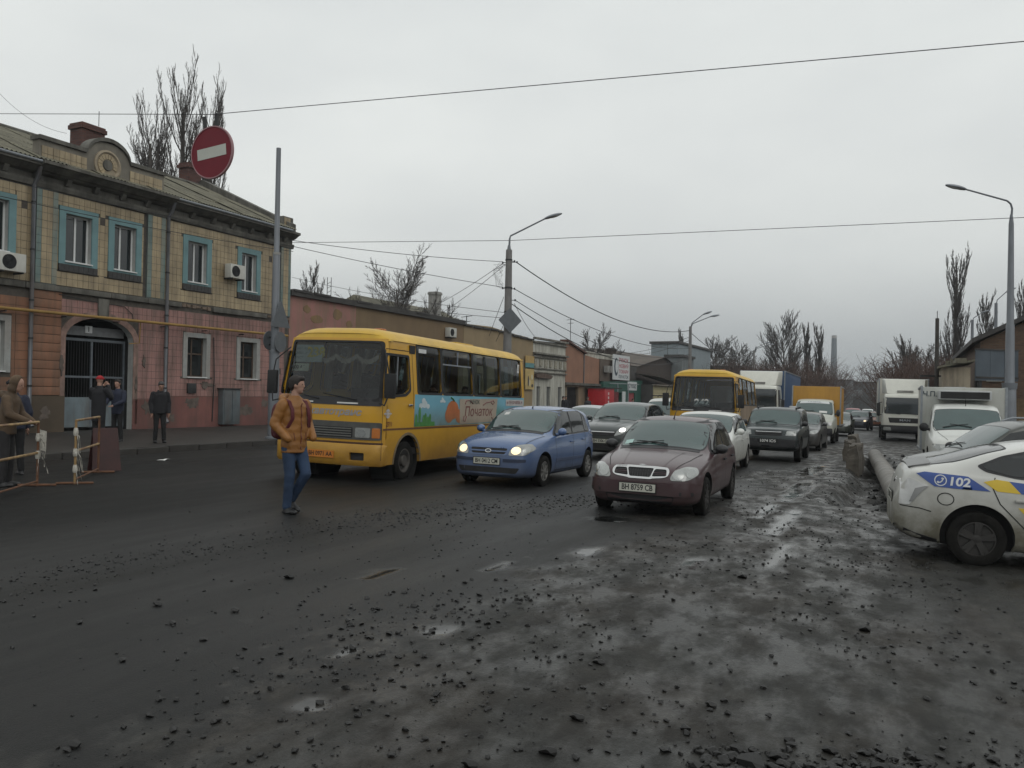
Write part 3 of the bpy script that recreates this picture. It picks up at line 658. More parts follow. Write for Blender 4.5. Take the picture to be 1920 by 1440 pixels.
med = H(MB().lathe([(.52, 0), (.52, -.05), (.45, -.07), (.42, -.03), (0.40, -.01), (0, -.01)], 32, 'y', (mc[0], -.16, mc[1])), 'medallion', pm('pale medallion plaster', (.30, .25, .18), .8, var=.2), smooth=True)
for k in range(16):
    if 11 <= k <= 14: continue
    t = 2 * pi * k / 16; t2 = t + .34
    H(MB().prism([(mc[0] + r * cos(q), mc[1] + r * sin(q)) for r, q in ((.22, t), (.38, t), (.38, t2), (.22, t2))], -.2, -.165), 'ray_tile', M_tile, med)
H(MB().lathe([(.19, 0), (.17, -.05), (0, -.06)], 24, 'y', (mc[0], -.165, mc[1])), 'boss', M_cornice, med, smooth=True)
# roof of corrugated sheets, gable coping
slope = math.atan2(11.05 - 8.66, 5.45)
sm = MB(); nw, Ls, Wd = 24, 1.55, 1.13; vv = []
for j in (0, 1):
    for i in range(nw * 2 + 1): vv.append((i * Wd / (nw * 2), j * Ls, .022 * cos(i * pi / 3)))
sm.add(vv, [(i, i + 1, i + nw * 2 + 2, i + nw * 2 + 1) for i in range(nw * 2)])
roof = H(MB().add([(S0, -.46, 8.6), (S1 - .1, -.46, 8.6), (S1 - .1, 5, 11.0), (S0, 5, 11.0), (S0, 10.4, 8.6), (S1 - .1, 10.4, 8.6)], [(0, 1, 2, 3), (3, 2, 5, 4)]), 'roof', M_slate)
sh0 = None
for r_ in range(4):
    for c in range(18):
        o = sm.build('roof_sheet', M_slate, roof, smooth=True, angle=80) if sh0 is None else sh0.copy()
        if sh0 is None: sh0 = o
        else: COL.objects.link(o)
        q = random.Random(r_ * 31 + c); d = -.12 + r_ * 1.5
        o.location = (9 + c * 1.1 - 22, -.46 + d * cos(slope), 8.66 + d * sin(slope) + .05 + .022 * (c % 2) - .15 + .012 * (3 - r_)); o.rotation_euler = (slope - .012 + q.uniform(-.012, .012), q.uniform(-.01, .01), q.uniform(-.012, .012))
H(MB().tube([(S0, 5, 11.1), (S1, 5, 11.1)], .09, 8), 'ridge_cap', M_cornice, roof)
H(MB().tube([(S0, -.52, 8.64), (16.9, -.52, 8.64)], .05, 8), 'gutter', M_steel)
H(MB().tube([(22.25, -.52, 8.64), (28.6, -.52, 8.64)], .05, 8), 'gutter', M_steel)
H(MB().prism([(-.3, 8.66), (5.0, 11.02), (5.0, 11.42), (-.1, 9.1), (-.3, 9.0)], S1 - .42, S1 + .02, 'yz').prism([(5.0, 11.02), (10.2, 8.7), (10.2, 9.1), (5.0, 11.42)], S1 - .42, S1 + .02, 'yz'), 'gable_parapet', M_cornice)
H(MB().box(28.45, 29.1, -.12, .5, 8.62, 9.3), 'corner_block', M_cornice, bevel=.02)
def chimney(F, s, y, z0, z1, w, d, mat, parent):
    c = F(MB().box(s, s + w, y, y + d, z0, z1 - .22).box(s - .06, s + w + .06, y - .06, y + d + .06, z1 - .22, z1 - .06).box(s - .02, s + w + .02, y - .02, y + d + .02, z1 - .06, z1 + .02), 'chimney', mat, parent)
    F(MB().box(s + .15, s + w - .15, y + .1, y + d - .1, z1 - .1, z1 + .04), 'flue', M_dark, c)
    return c
chimney(H, 21.55, 3.9, 9.9, 11.85, 1.0, .7, M_brick, roof)
chimney(H, 28.0, 5.2, 10.3, 12.1, .8, .6, M_brick, roof)
H(MB().tube([(22.5, 4.2, 12.0), (22.5, 4.2, 12.6)], .015, 5), 'aerial', M_iron, roof)
# pipes
def drain(s): 
    d = H(MB().tube([(s, -.42, 8.5), (s, -.3, 8.2), (s, -.12, 7.95), (s, -.12, .55), (s, -.3, .32)], .062, 10), 'drainpipe', M_drain, smooth=True)
    for z in (1.6, 3.1, 4.3, 5.9, 7.4): H(MB().lathe([(.075, -.03), (.075, .03)], 10, 'z', (s, -.12, z)), 'clip', M_iron, d)
drain(16.93); drain(22.2)
gp = H(MB().tube([(S0, -.28, 3.93), (16, -.28, 3.95), (28.7, -.28, 4.0)], .052, 10).tube([(20.98, -.2, 3.95), (20.98, -.16, 3.2), (20.6, -.1, 3.15)], .02, 6), 'gas_pipe', M_gas, smooth=True)
for k in range(10): H(MB().box(10 + k * 2, 10.04 + k * 2, -.29, 0, 3.85, 3.89), 'pipe_bracket', M_iron, gp)
H(MB().tube([(17.9, -.06, 4.6), (19.0, -.06, 4.5), (20.4, -.06, 4.45), (20.75, -.06, 4.2), (20.78, -.06, 4.0)], .014, 5), 'cable', M_iron); H(MB().tube([(24.6, -.06, 3.65), (24.66, -.07, 2.0), (24.6, -.07, .3)], .02, 5), 'cable', M_iron)
cabm = pm('grey steel cabinet', (.105, .125, .135), .5, .2, var=.2, scale=3, streak=((.1, .06, .04), .4))
cb = H(MB().box(24.92, 25.85, -.32, -.04, .18, 1.6), 'meter_cabinet', cabm, bevel=.012)
H(MB().box(24.98, 25.38, -.34, -.322, .25, 1.53).box(25.41, 25.8, -.34, -.322, .25, 1.53), 'cabinet_door', cabm, cb, bevel=.006); H(MB().box(24.86, 25.9, -.38, -.02, 1.6, 1.64), 'cabinet_roof', M_iron, cb)
H(MB().box(23.3, 23.72, -.1, -.04, 1.42, 1.8), 'letter_box', M_iron, bevel=.01)

M_stain = pm('bare grey render', (.105, .085, .072), .9, var=.4, scale=5)
for (a, z, w, h) in ((23.6, 1.05, .9, .5), (26.4, .75, 1.1, .7), (21.5, .9, .5, .7), (21.3, 2.6, .25, .5), (24.3, 1.75, .8, .3), (27.6, 1.0, .5, .4), (22.6, .5, .4, .4), (17.5, .7, .5, .4), (18.05, 2.3, .16, .7), (20.98, 1.7, .14, .6)):
    H(MB().prism([(a + w * .5 * (.75 + .55 * noise.noise(Vector((k * .31, a, z))) + .35 * noise.noise(Vector((k * .9, a, z)))) * cos(k * pi / 16), z + h * .5 * (.75 + .6 * noise.noise(Vector((k * .31, a, z))) + .4 * noise.noise(Vector((k * .9, a, z)))) * sin(k * pi / 16)) for k in range(32)], -.066 if 16.9 < a < 18.2 else -.045, -.001), 'bare_patch', M_stain)
def aircon(F0, s, y, z, label, facing=-1, w=.82, h=.56):
    root = street_thing('air_conditioner', label, 'air conditioner', s, F0 - y, z, 'air conditioners on the walls')
    mw = pm('aircon enamel', (.52, .52, .48), .45, var=.08, scale=2, streak=((.3, .27, .22), .4))
    MB().box(-w / 2, w / 2, -.33, 0, 0, h).build('casing', mw, root, bevel=.015)
    c = (-.12, -.332, h / 2); g = MB()
    for k in range(6): g.lathe([(.035 + k * .034, 0), (.035 + k * .034, -.012), (.045 + k * .034, -.012), (.045 + k * .034, 0)], 20, 'y', c)
    MB().lathe([(.225, -.002), (0, -.002)], 20, 'y', c).build('fan_opening', M_iron, root); g.build('fan_grille', M_plastic, root)
    MB().box(-w / 2 + .08, -w / 2 + .12, -.36, .16, -.05, 0).box(w / 2 - .12, w / 2 - .08, -.36, .16, -.05, 0).build('mounting_arm', M_iron, root)
    return root
aircon(VF, 25.45, -.12, 6.1, 'pale air conditioner between the two right upper windows of tiled house')
aircon(VF, 16.1, -.12, 5.08, 'pale air conditioner under the leftmost upper window of tiled house')
# ------------------------------------------------------------------ the row of low shops beyond the house
def wall_mat(n, c, s=.55, sc=(.1, .08, .06), var=.22): return pm(n, c, .85, var=var, scale=.7, bump=.15, bscale=20, streak=(sc, s), detail=8)
M_cop = pm('dark roofing felt', (.05, .047, .045), .8, var=.3, scale=2)
def slabwall(F, poly, mat, holes=(), y=0., name='wall', depth=.3): return F(MB().region(poly, flat(y), holes, step=1.5, depth=depth, back=False), name, mat)
def boxshell(F, s0, s1, z0, z1, y0, y1, mat): return F(MB().box(s0, s1, y0, y1, z0, z1), 'rear_wall', mat)
# pink and brown
low = street_thing('low_building', 'long low building with peeling pink and brown walls behind the yellow bus', 'building', 37, VF, .05); F = Fr(low, 37, .05)
LWIN = [(30.5, 31.5), (36, 37.2), (40, 41.2)]
slabwall(F, [(29.1, -1), (34.05, -1), (34.05, 5.95), (29.1, 6.05)], wall_mat('peeling pink plaster', (.30, .145, .125), .75, (.20, .15, .10)), [rect(30.5, 31.5, 1.6, 3.2)])
slabwall(F, [(34.05, -1), (45.2, -1), (45.2, 6.0), (34.05, 5.95)], wall_mat('olive brown plaster', (.18, .125, .07), .4, (.15, .1, .06)), [rect(a, b, 1.5, 3.1) for a, b in LWIN[1:]])
for a, b in LWIN: window(F, a, b, 1.55, 3.15, M_white)
boxshell(F, 29.15, 45.1, -1, 5.7, .3, 8, M_cop); F(MB().box(29.1, 45.25, -.1, 8.1, 5.98, 6.06).box(29.08, 45.25, -.16, .1, 5.86, 6.12), 'roof_edge', M_cop)
for a in (29.2, 30.6, 33.9, 39.5): F(MB().box(a, a + 1.2, -.2, .0, 6.05, 6.05 + .1), 'coping_slab', M_cop)
for (a, z, w, h) in ((30.3, 5.35, .5, .35), (31.0, 4.95, .9, .4), (32.6, 5.3, .7, .55), (31.8, 4.4, .3, .2), (33.5, 4.9, .5, .4)):
    F(MB().prism([(a + w * .5 * (1 + .25 * noise.noise(Vector((k * 1.3, a, z)))) * cos(k * pi / 6), z + h * .5 * (1 + .5 * noise.noise(Vector((k * 1.7, a, 2)))) * sin(k * pi / 6)) for k in range(12)], -.012, 0), 'bare_patch', wall_mat('bare ochre plaster', (.22, .14, .07)))
aircon(VF, 43.3, -.05, 4.95, 'white air conditioner high on the brown wall above the bus roof')
# beige
bei = street_thing('beige_building', 'low beige plastered building with ragged parapet behind the concrete lamp post', 'building', 50, VF, -.2); F = Fr(bei, 50, -.2)
slabwall(F, [(45.25, -1), (55.95, -1), (55.95, 5.55), (55, 5.75), (52, 5.85), (49, 6.05), (45.25, 5.95)], wall_mat('beige plaster', (.27, .205, .12), .35, (.25, .18, .1)), [rect(46.5, 47.9, .8, 2.9), rect(50.3, 51.6, -.5, 2.1)])
window(F, 46.5, 47.9, .85, 2.85, M_white); F(MB().box(50.3, 51.6, .12, .2, -.5, 2.1), 'door', M_wood)
boxshell(F, 45.3, 55.9, -1, 5.3, .3, 7.5, M_cop)
for k in range(9):
    a = 45.3 + k * 1.18; F(MB().box(a, a + 1.1, -.14, .35, 5.82 - .05 * max(0, k - 3) + .03 * sin(k * 5), 5.93 - .05 * max(0, k - 3)), 'coping_slab', M_cop)
# signboards at the end of the beige building
sg = street_thing('shop_poster', 'yellow shop poster board with dark figures at the end of beige building', 'sign', 55.1, VF + .1, 1.95)
MB().box(-.75, .75, -.05, 0, 0, 1.5).build('board', pm('yellow poster', (.45, .33, .13), .6, var=.3, scale=2.2), sg)
for i, (a, b, w, h) in enumerate(((-.35, .2, .25, .8), (-.1, .25, .2, .5), (.35, .15, .35, .25), (.3, .7, .3, .4))): MB().prism(ell(a + .1, b + h / 2, w / 2, h / 2, 12), -.06, -.05).build('poster_figure', pm('poster dark', (.06, .05, .045), .6) if i % 2 == 0 else pm('poster pale', (.55, .5, .35), .6), sg)
sg = street_thing('shop_awning_sign', 'narrow teal shop sign strip above the yellow poster', 'sign', 55.1, VF + .1, 3.55)
MB().box(-.75, .75, -.06, 0, 0, .32).build('board', pm('teal sign', (.10, .24, .25), .6, var=.2), sg); MB().box(-.75, .75, -.05, 0, .33, .85).build('upper_board', pm('ochre sign', (.42, .28, .1), .6, var=.2), sg)
# white ornate
M_wht = wall_mat('weathered white plaster', (.47, .465, .41), .75, (.23, .21, .17), .12)
whi = street_thing('white_shop', 'small white shop with heavy weathered cornices and three narrow barred windows', 'shop', 59, VF, -.25); F = Fr(whi, 59, -.25)
WW = [(56.7, 57.4), (58.6, 59.4), (60.9, 61.7)]
slabwall(F, [(55.95, -1), (62.4, -1), (62.4, 5.75), (55.95, 5.6)], M_wht, [rect(a, b, -.4, 2.2) for a, b in WW])
boxshell(F, 56, 62.35, -1, 5.3, .35, 9, M_wht)
for z, d, h in ((5.7, .28, .16), (5.45, .16, .1), (4.6, .30, .14), (4.35, .14, .16), (3.5, .12, .1), (3.2, .16, .1)): F(MB().box(55.9, 62.45, -d, 0, z, z + h), 'cornice', pm('sooty white cornice', (.2, .19, .165), .85, var=.45, scale=1.5, streak=((.07, .065, .055), .9)), bevel=.02)
for k in range(7): F(MB().box(56.1 + k * .98, 56.55 + k * .98, -.1, 0, 3.62 + .1 * (k % 2), 4.25), 'bare_brick_patch', pm('exposed grey brick', (.28, .26, .21), .9, var=.5, scale=8))
F(MB().prism([(56.1, 2.85), (58.9, 2.8), (59.2, 3.0), (58.7, 3.12), (57.2, 3.2), (56.0, 3.1)], -.28, 0), 'broken_ledge', pm('broken ledge', (.10, .07, .055), .9, var=.5, scale=6))
for a, b in WW:
    w = F(MB().box(a, b, .2, .24, -.4, 2.2), 'window', M_pane)
    for k in range(5): F(MB().box(a + .04 + k * (b - a - .08) / 4 - .015, a + .04 + k * (b - a - .08) / 4 + .015, .08, .11, -.4, 2.2), 'grille_bar', M_wsur, w)
# slated gable roof behind
bk = street_thing('slate_roofed_house', 'grey slate roofed house rising behind the white shop', 'house', 58, VF - 9.2, -.2); F = Fr(bk, 58, -.2)
F(MB().box(51, 66, 0, 8, -1, 6.4), 'wall', M_wht)
F(MB().add([(50.5, -.4, 6.35), (66.5, -.4, 6.35), (65.3, 4, 9.0), (51.7, 4, 9.0), (50.5, 8.4, 6.35), (66.5, 8.4, 6.35)], [(0, 1, 2, 3), (3, 2, 5, 4), (1, 5, 2), (0, 3, 4)]), 'roof', M_slate)
chimney(F, 60, 1.6, 7.2, 10.1, .8, .8, M_conc, None); chimney(F, 67.5, 4, 6, 8.6, .7, .7, M_conc, None)
# terracotta
M_ter = wall_mat('terracotta plaster', (.27, .14, .09), .35, (.2, .11, .07))
ter = street_thing('terracotta_shop', 'terracotta plastered shop with sloping roof edge and dark gateway', 'shop', 66, VF, -.4); F = Fr(ter, 66, -.4)
slabwall(F, [(62.45, 2.5), (70.6, 2.5), (70.6, 4.85), (67.0, 5.05), (66.9, 5.15), (62.45, 5.95)], M_ter)
slabwall(F, [(62.45, -1.2), (70.6, -1.2), (70.6, 2.5), (62.45, 2.5)], wall_mat('dun plaster', (.26, .2, .13)), [rect(63.5, 66.1, -1.1, 2.25)], y=.25)
boxshell(F, 62.5, 70.5, -1, 4.7, .6, 8, M_cop)
F(MB().add([(62.4, -.2, 5.95), (66.95, -.2, 5.12), (66.95, .5, 5.12), (62.4, .5, 5.95), (62.4, -.2, 6.1), (66.95, -.2, 5.27), (66.95, .5, 5.27), (62.4, .5, 6.1)], [(0, 1, 5, 4), (4, 5, 6, 7), (0, 3, 2, 1), (1, 2, 6, 5), (0, 4, 7, 3), (3, 7, 6, 2)]), 'roof_edge', pm('brown fascia', (.09, .04, .03), .7))
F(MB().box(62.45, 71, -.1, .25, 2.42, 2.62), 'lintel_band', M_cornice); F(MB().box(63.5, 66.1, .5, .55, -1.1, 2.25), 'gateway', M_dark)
for k in range(9): F(MB().box(63.55 + k * .3, 63.6 + k * .3, .42, .46, -1, 1.6), 'gate_bar', M_iron)
F(MB().tube([(66.6, -.05, 2.6), (66.6, -.05, 5.1)], .05, 6), 'drainpipe', M_drain)
gp2 = F(MB().box(67, 79, .3, .9, 4.75, 5.35).box(66.9, 79.1, .2, 1.0, 5.35, 5.45), 'rear_parapet', M_wht)
# red kiosk
kio = street_thing('red_kiosk', 'bright red metal market kiosk door panel with white lettering strip', 'kiosk', 69.7, VF + 1.6, -.65)
M_red = pm('red paint', (.42, .014, .02), .45, var=.15)
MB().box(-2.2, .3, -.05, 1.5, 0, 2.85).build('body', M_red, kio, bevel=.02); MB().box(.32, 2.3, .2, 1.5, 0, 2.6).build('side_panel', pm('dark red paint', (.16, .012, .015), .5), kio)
for k in range(6): MB().box(-1.35, -1.1, -.07, -.05, .5 + k * .36, .72 + k * .36).build('letter_block', M_paper, kio)
MB().box(-2.3, 2.3, -.15, 1.6, 2.85, 2.95).build('roof', M_cop, kio)
# green market front with its signs
gre = street_thing('green_market_front', 'dark green market entrance front with pale trim', 'shop', 77, VF + .3, -.6); F = Fr(gre, 77, -.6)
M_grn = pm('green shopfront paint', (.018, .085, .062), .5, var=.2, scale=2)
slabwall(F, [(71, -1.2), (83.2, -1.2), (83.2, 3.2), (71, 2.85)], M_grn, [rect(73.4, 76.4, -1.2, 1.9), rect(78.6, 80.6, -1.2, 1.9)])
slabwall(F, [(70.6, 2.9), (79.6, 2.9), (79.6, 4.9), (70.6, 4.9)], wall_mat('brown grey plaster', (.10, .075, .06)), y=.2)
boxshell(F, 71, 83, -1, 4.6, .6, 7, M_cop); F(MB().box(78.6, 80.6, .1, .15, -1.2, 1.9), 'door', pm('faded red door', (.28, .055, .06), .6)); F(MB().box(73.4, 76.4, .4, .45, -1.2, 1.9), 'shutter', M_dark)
for a, z0, z1 in ((73.3, -1, 2.7), (76.5, -1, 2.7)): F(MB().tube([(a, -.6, z0), (a, -.6, z1)], .05, 6), 'awning_post', M_steel)
F(MB().tube([(71, -.6, 2.7), (80, -.6, 2.75)], .04, 6), 'awning_rail', M_steel)
for a in (71.3, 72.0): F(MB().box(a, a + .5, -.3, .1, 3.7, 4.3), 'meter_box', M_conc)
def board(name, label, s, v, z, w, h, lines, base, ink, rz=0):
    b = street_thing(name, label, 'sign', s, v, z); MB().box(-w / 2, w / 2, 0, .06, 0, h).build('panel', base, b)
    for i, (t, x, y, sz, wd) in enumerate(lines): text_mb(MB(), t, sz, lambda a, c, d: (x + a, -.004, y + c), bold=.01, width=wd).build('lettering', ink if i else ink, b, weld=False)
    return b
M_sgnw = pm('white sign board', (.56, .58, .58), .5, var=.06); M_ink = pm('red sign ink', (.33, .035, .05), .6); M_inkd = pm('dark sign ink', (.03, .05, .07), .6)
bb = board('market_sign', 'large white market sign with red lettering above green front', 75.7, VF + .45, 3.1, 5.1, 2.35, [('РИНОК', .7, 1.85, .55, 2.9), ('НОВИЙ', .7, 1.3, .5, 2.9), ('ТОВАРИ', .7, .78, .45, 2.9)], M_sgnw, M_ink)
text_mb(MB(), 'ПОЧАТОК', .42, lambda a, c, d: (.7 + a, -.004, .28 + c), bold=.01, width=3.0).build('lettering', M_inkd, bb, weld=False)
MB().region(ell(-1.6, 1.2, .6, .85, 20), lambda a, b, d: (a, -.004, b), [ell(-1.45, 1.25, .4, .6, 16)], step=.3).build('emblem', M_inkd, bb)
board('shop_sign', 'small white sign over the faded red door of green front', 79.6, VF + .35, 2.15, 3.0, .85, [('Секонд', 0, .42, .6, 2.3)], M_sgnw, M_inkd)
board('wall_sign', 'narrow pale notice on green front between the posts', 74.9, VF + 1.0, .9, .9, 1.1, [], M_sgnw, M_inkd)
# dark brick house with shutters
dk = street_thing('dark_brick_house', 'long dark brick house with low slate gable beyond the market', 'house', 90, VF, -.8); F = Fr(dk, 90, -.8)
slabwall(F, [(80.5, -1.5), (100, -1.5), (100, 5.4), (95, 6.2), (84, 4.75), (80.5, 4.8)], M_brick3, y=.8); boxshell(F, 80.5, 100, -1.5, 4.6, 1.2, 10, M_brick3)
F(MB().add([(79.5, .5, 4.75), (84, .5, 4.7), (95, .5, 6.2), (100.3, .5, 5.4), (79.5, 10, 5.6), (86, 10, 6.6), (95, 10, 7.4), (100.3, 10, 6.4)], [(0, 1, 5, 4), (1, 2, 6, 5), (2, 3, 7, 6)]), 'roof', pm('dull brown roof', (.085, .068, .055), .8, var=.3, scale=.8))
chimney(F, 83.5, 3, 4.5, 6.6, .9, .8, M_brick3, None)
sht = street_thing('shuttered_stalls', 'low row of cream roller shutters with one pink end', 'stall', 89, VF + 1.6, -1.0); F = Fr(sht, 89, -1.0)
for k in range(4):
    mt = pm('cream shutter', (.40, .35, .2), .6, var=.12) if k < 3 else pm('pink shutter', (.34, .13, .12), .6, var=.15)
    for j in range(9): F(MB().box(82.8 + k * 3.3, 86.0 + k * 3.3, -.02 - .01 * (j % 2), .05, -1 + j * .42, -.6 + j * .42), 'shutter_slat', mt)
F(MB().box(82.7, 96.1, .05, 2, -1, 2.8), 'body', M_cop); F(MB().add([(82.6, -.6, 3.6), (96.2, -.6, 2.7), (96.2, 2.2, 3.1), (82.6, 2.2, 4.0)], [(0, 1, 2, 3)]).box(82.6, 96.2, -.4, .1, 2.72, 2.82), 'roof', pm('pale tin roof', (.22, .19, .16), .6, var=.2))
# bluish block and walls farther off
def blockb(name, label, s, v, z0, z1, w, d, mat, wins=(), roof=None):
    b = street_thing(name, label, 'building', s, v, z0); MB().box(0, w, 0, d, -2, z1 - z0).build('wall', mat, b)
    MB().box(-.2, w + .2, -.2, d + .2, z1 - z0, z1 - z0 + .3).build('roof', roof or M_cop, b)
    for (a, c, ww, hh) in wins: 
        q = MB().box(a, a + ww, -.06, .0, c, c + hh).build('window', M_white, b); MB().box(a + .1, a + ww - .1, -.09, -.06, c + .1, c + hh - .1).build('pane', M_pane, q)
    return b
M_blu = wall_mat('blue grey render', (.23, .27, .29), .25, (.16, .18, .19), .1)
blockb('bluegrey_block', 'plain blue grey windowless block beyond the brick house', 103, -26, -1, 8.3, 19, 3.5, M_blu)
blockb('grey_annex', 'dark grey annex in front of the plain blue grey block', 99, -24.5, -1, 6.4, 6, 2, wall_mat('grey render', (.15, .17, .175), .25))
blockb('long_dark_shed', 'long dark brown shed under the bare trees', 124, -22, -1.5, 6.0, 60, 12, M_brick3)
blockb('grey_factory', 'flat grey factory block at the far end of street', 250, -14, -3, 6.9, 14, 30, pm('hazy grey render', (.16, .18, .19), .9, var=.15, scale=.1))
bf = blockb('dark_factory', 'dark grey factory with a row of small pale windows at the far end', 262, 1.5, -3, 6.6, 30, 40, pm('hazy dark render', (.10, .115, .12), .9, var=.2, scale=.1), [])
for k in range(6): MB().box(-.12, 0, 2 + k * 5.5, 5 + k * 5.5, 5.6, 7.4).build('window', pm('far pale window', (.28, .3, .31), .3), bf)
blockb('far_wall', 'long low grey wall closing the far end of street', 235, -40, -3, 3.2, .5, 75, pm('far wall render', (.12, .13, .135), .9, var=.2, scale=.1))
# tall striped chimney far off
chm = street_thing('factory_chimney', 'tall slim grey factory chimney with banded foot on horizon', 'chimney', 0, 0, 0); chm.rotation_euler = (0, 0, 0)
chm.location = (.389 * 420, 420, -4)
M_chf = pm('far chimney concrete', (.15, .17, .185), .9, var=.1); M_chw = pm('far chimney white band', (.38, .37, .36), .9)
hgt = 38; MB().lathe([(1.7, 14), (1.2, hgt), (0, hgt)], 16).build('shaft', M_chf, chm, smooth=True)
for k in range(4): MB().lathe([(1.82 - .03 * k, k * 3.5), (1.78 - .03 * k, k * 3.5 + 3.5)], 16).build('band', M_chw if k % 2 else M_chf, chm, smooth=True)
MB().lathe([(1.24, hgt - 1.4), (1.24, hgt - .2)], 16).build('band', M_chw, chm, smooth=True)

# ------------------------------------------------------------------ right side of the street
wh = street_thing('brick_warehouse', 'brown brick warehouse gable with dark roof edge behind the grey panels', 'warehouse', 50, 9.5, -.6)
# local x along the street, local y towards -v
MB().prism([(-9, -1), (6, -1), (6, 5.4), (0, 8.4), (-9, 3.9)], 0, 22, 'yz').build('wall', M_brick2, wh)
MB().add([(-.4, -9.2, 3.85), (-.4, 0, 8.5), (-.4, 6.4, 5.3), (22.4, -9.2, 3.85), (22.4, 0, 8.5), (22.4, 6.4, 5.3), (-.4, -9.2, 4.1), (-.4, 0, 8.75), (-.4, 6.4, 5.55), (22.4, -9.2, 4.1), (22.4, 0, 8.75), (22.4, 6.4, 5.55)], [(6, 7, 10, 9), (7, 8, 11, 10), (0, 1, 7, 6), (1, 2, 8, 7), (2, 5, 11, 8), (5, 4, 1, 2), (0, 3, 4, 1), (3, 4, 10, 9), (4, 5, 11, 10), (0, 6, 9, 3)]).build('roof', M_cop, wh)
MB().box(-.12, 0, 5.0, 5.7, 3.3, 4.9).build('white_pier', M_wht, wh)
lean = street_thing('leanto_shed', 'small cream lean-to shed with broken roof beside the brick warehouse', 'shed', 49, 3.0, -.6)
MB().box(0, 5, 0, 1.3, -1, 4.0).build('wall', wall_mat('cream shed wall', (.36, .31, .23)), lean)
MB().add([(-.3, -.2, 4.3), (5.3, -.2, 4.3), (5.3, 1.5, 3.95), (-.3, 1.5, 3.95), (-.3, -.2, 4.42), (5.3, -.2, 4.42), (5.3, 1.5, 4.05), (-.3, 1.5, 4.05)], [(0, 1, 2, 3), (4, 5, 6, 7), (0, 1, 5, 4), (1, 2, 6, 5), (2, 3, 7, 6), (3, 0, 4, 7)]).build('roof', M_slate, lean)
for k in range(9):
    r_ = random.Random(k + 40); MB().box(-.5 + .5 * k, -.1 + .5 * k, .2 + .1 * k % 1, .7, 4.2, 4.35 + r_.uniform(.0, .25)).build('rubble_slate', M_slate, lean)
wp = street_thing('sheet_hoarding', 'blank white sheet hoarding beside the cream shed', 'hoarding', 47.3, 2.7, -.55)
MB().box(0, .06, 0, .95, .9, 2.9, M=None).build('sheet', pm('white sheet', (.42, .44, .45), .5, var=.08), wp)
MB().box(.06, .12, .1, .18, -.5, 2.9).box(.06, .12, .75, .83, -.5, 2.9).build('post', M_iron, wp)
def panel(name, label, a, b, z0, z1):
    d = (Vector(b) - Vector(a)); L = d.length; p = thing(name, label, 'panel', (a[0], a[1], z0), math.atan2(d.y, d.x))
    M_ = pm('blue grey steel back', (.085, .105, .125), .5, .2, var=.18, scale=1.2)
    for k in range(3): MB().box(k * L / 3 + .01, (k + 1) * L / 3 - .01, 0, .05, 0, z1 - z0).build('sheet', M_, p)
    MB().box(0, L, -.04, .09, z1 - z0, z1 - z0 + .06).box(0, L, -.04, 0, .1, .18).build('rail', M_cop, p)
    for q in (.12, .85): MB().box(q * L, q * L + .12, .06, .18, -3.2, .0 + z1 - z0).build('leg', M_iron, p)
panel('billboard_back', 'blue grey steel back of a low billboard left of the right lamp post', (20.3, 36.2), (22.6, 36.9), 2.55, 3.9)
panel('billboard_back', 'blue grey steel back of a low billboard right of the right lamp post', (23.0, 36.4), (26.5, 37.6), 2.5, 3.85)
fen = street_thing('timber_fence', 'weathered yellow brown timber fence under the blue grey billboards', 'fence', 44, 4.6, -.6)
for k in range(24): MB().box(-.02 - .01 * (k % 2), .02, -k * .26, -k * .26 + .24, -.3, 2.35 + .06 * sin(k * 3)).build('plank', pm('weathered plank', (.17, .115, .06), .8, var=.35, scale=4, world=True), fen)
# ------------------------------------------------------------------ vehicle toolkit
def pchip(pts):
    xs = [p[0] for p in pts]; ys = [p[1] for p in pts]; n = len(xs)
    h = [xs[i + 1] - xs[i] for i in range(n - 1)]; d = [(ys[i + 1] - ys[i]) / h[i] for i in range(n - 1)]
    m = [d[0]] + [0 if d[i - 1] * d[i] <= 0 else (h[i - 1] + h[i]) * 3 / ((2 * h[i] + h[i - 1]) / d[i - 1] + (h[i] + 2 * h[i - 1]) / d[i]) for i in range(1, n - 1)] + [d[-1]]
    def f(x):
        if x <= xs[0]: return ys[0]
        if x >= xs[-1]: return ys[-1]
        i = 0
        while x > xs[i + 1]: i += 1
        t = (x - xs[i]) / h[i]
        return ys[i] * (1 + 2 * t) * (1 - t) ** 2 + h[i] * m[i] * t * (1 - t) ** 2 + ys[i + 1] * t * t * (3 - 2 * t) + h[i] * m[i + 1] * t * t * (t - 1)
    return f
def chaikin(pts, it):
    for _ in range(it):
        o = [pts[0]]
        for i in range(len(pts) - 1):
            a, b = pts[i], pts[i + 1]
            if i > 0: o.append((a[0] * .75 + b[0] * .25, a[1] * .75 + b[1] * .25))
            if i < len(pts) - 2: o.append((a[0] * .25 + b[0] * .75, a[1] * .25 + b[1] * .75))
        o.append(pts[-1]); pts = o
    return pts
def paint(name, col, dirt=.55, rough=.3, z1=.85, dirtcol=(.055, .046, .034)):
    return pm(name, col, rough, var=.06, scale=3, coat=.5, dirt=(.12, z1, dirt), dirtcol=dirtcol)  # lower body tint is mud, deepened to paint in the shade there
G_car = pm('tinted car glass', (.030, .062, .060), .06, var=.2, scale=1.5, spec=.9, coat=.2)
G_dark = pm('dark side glass', (.010, .013, .014), .06, var=.3, scale=2, spec=.7)
M_lens = pm('headlamp lens', (.26, .27, .26), .1, spec=.9, var=.15, scale=9, coat=1.)
M_refl = pm('lamp reflector', (.38, .39, .38), .25, .8, var=.1)
M_lit = pm('lit warm headlamp', (.9, .8, .6), .2, emis=(1., .72, .38), estr=1.1, var=.3, scale=9)
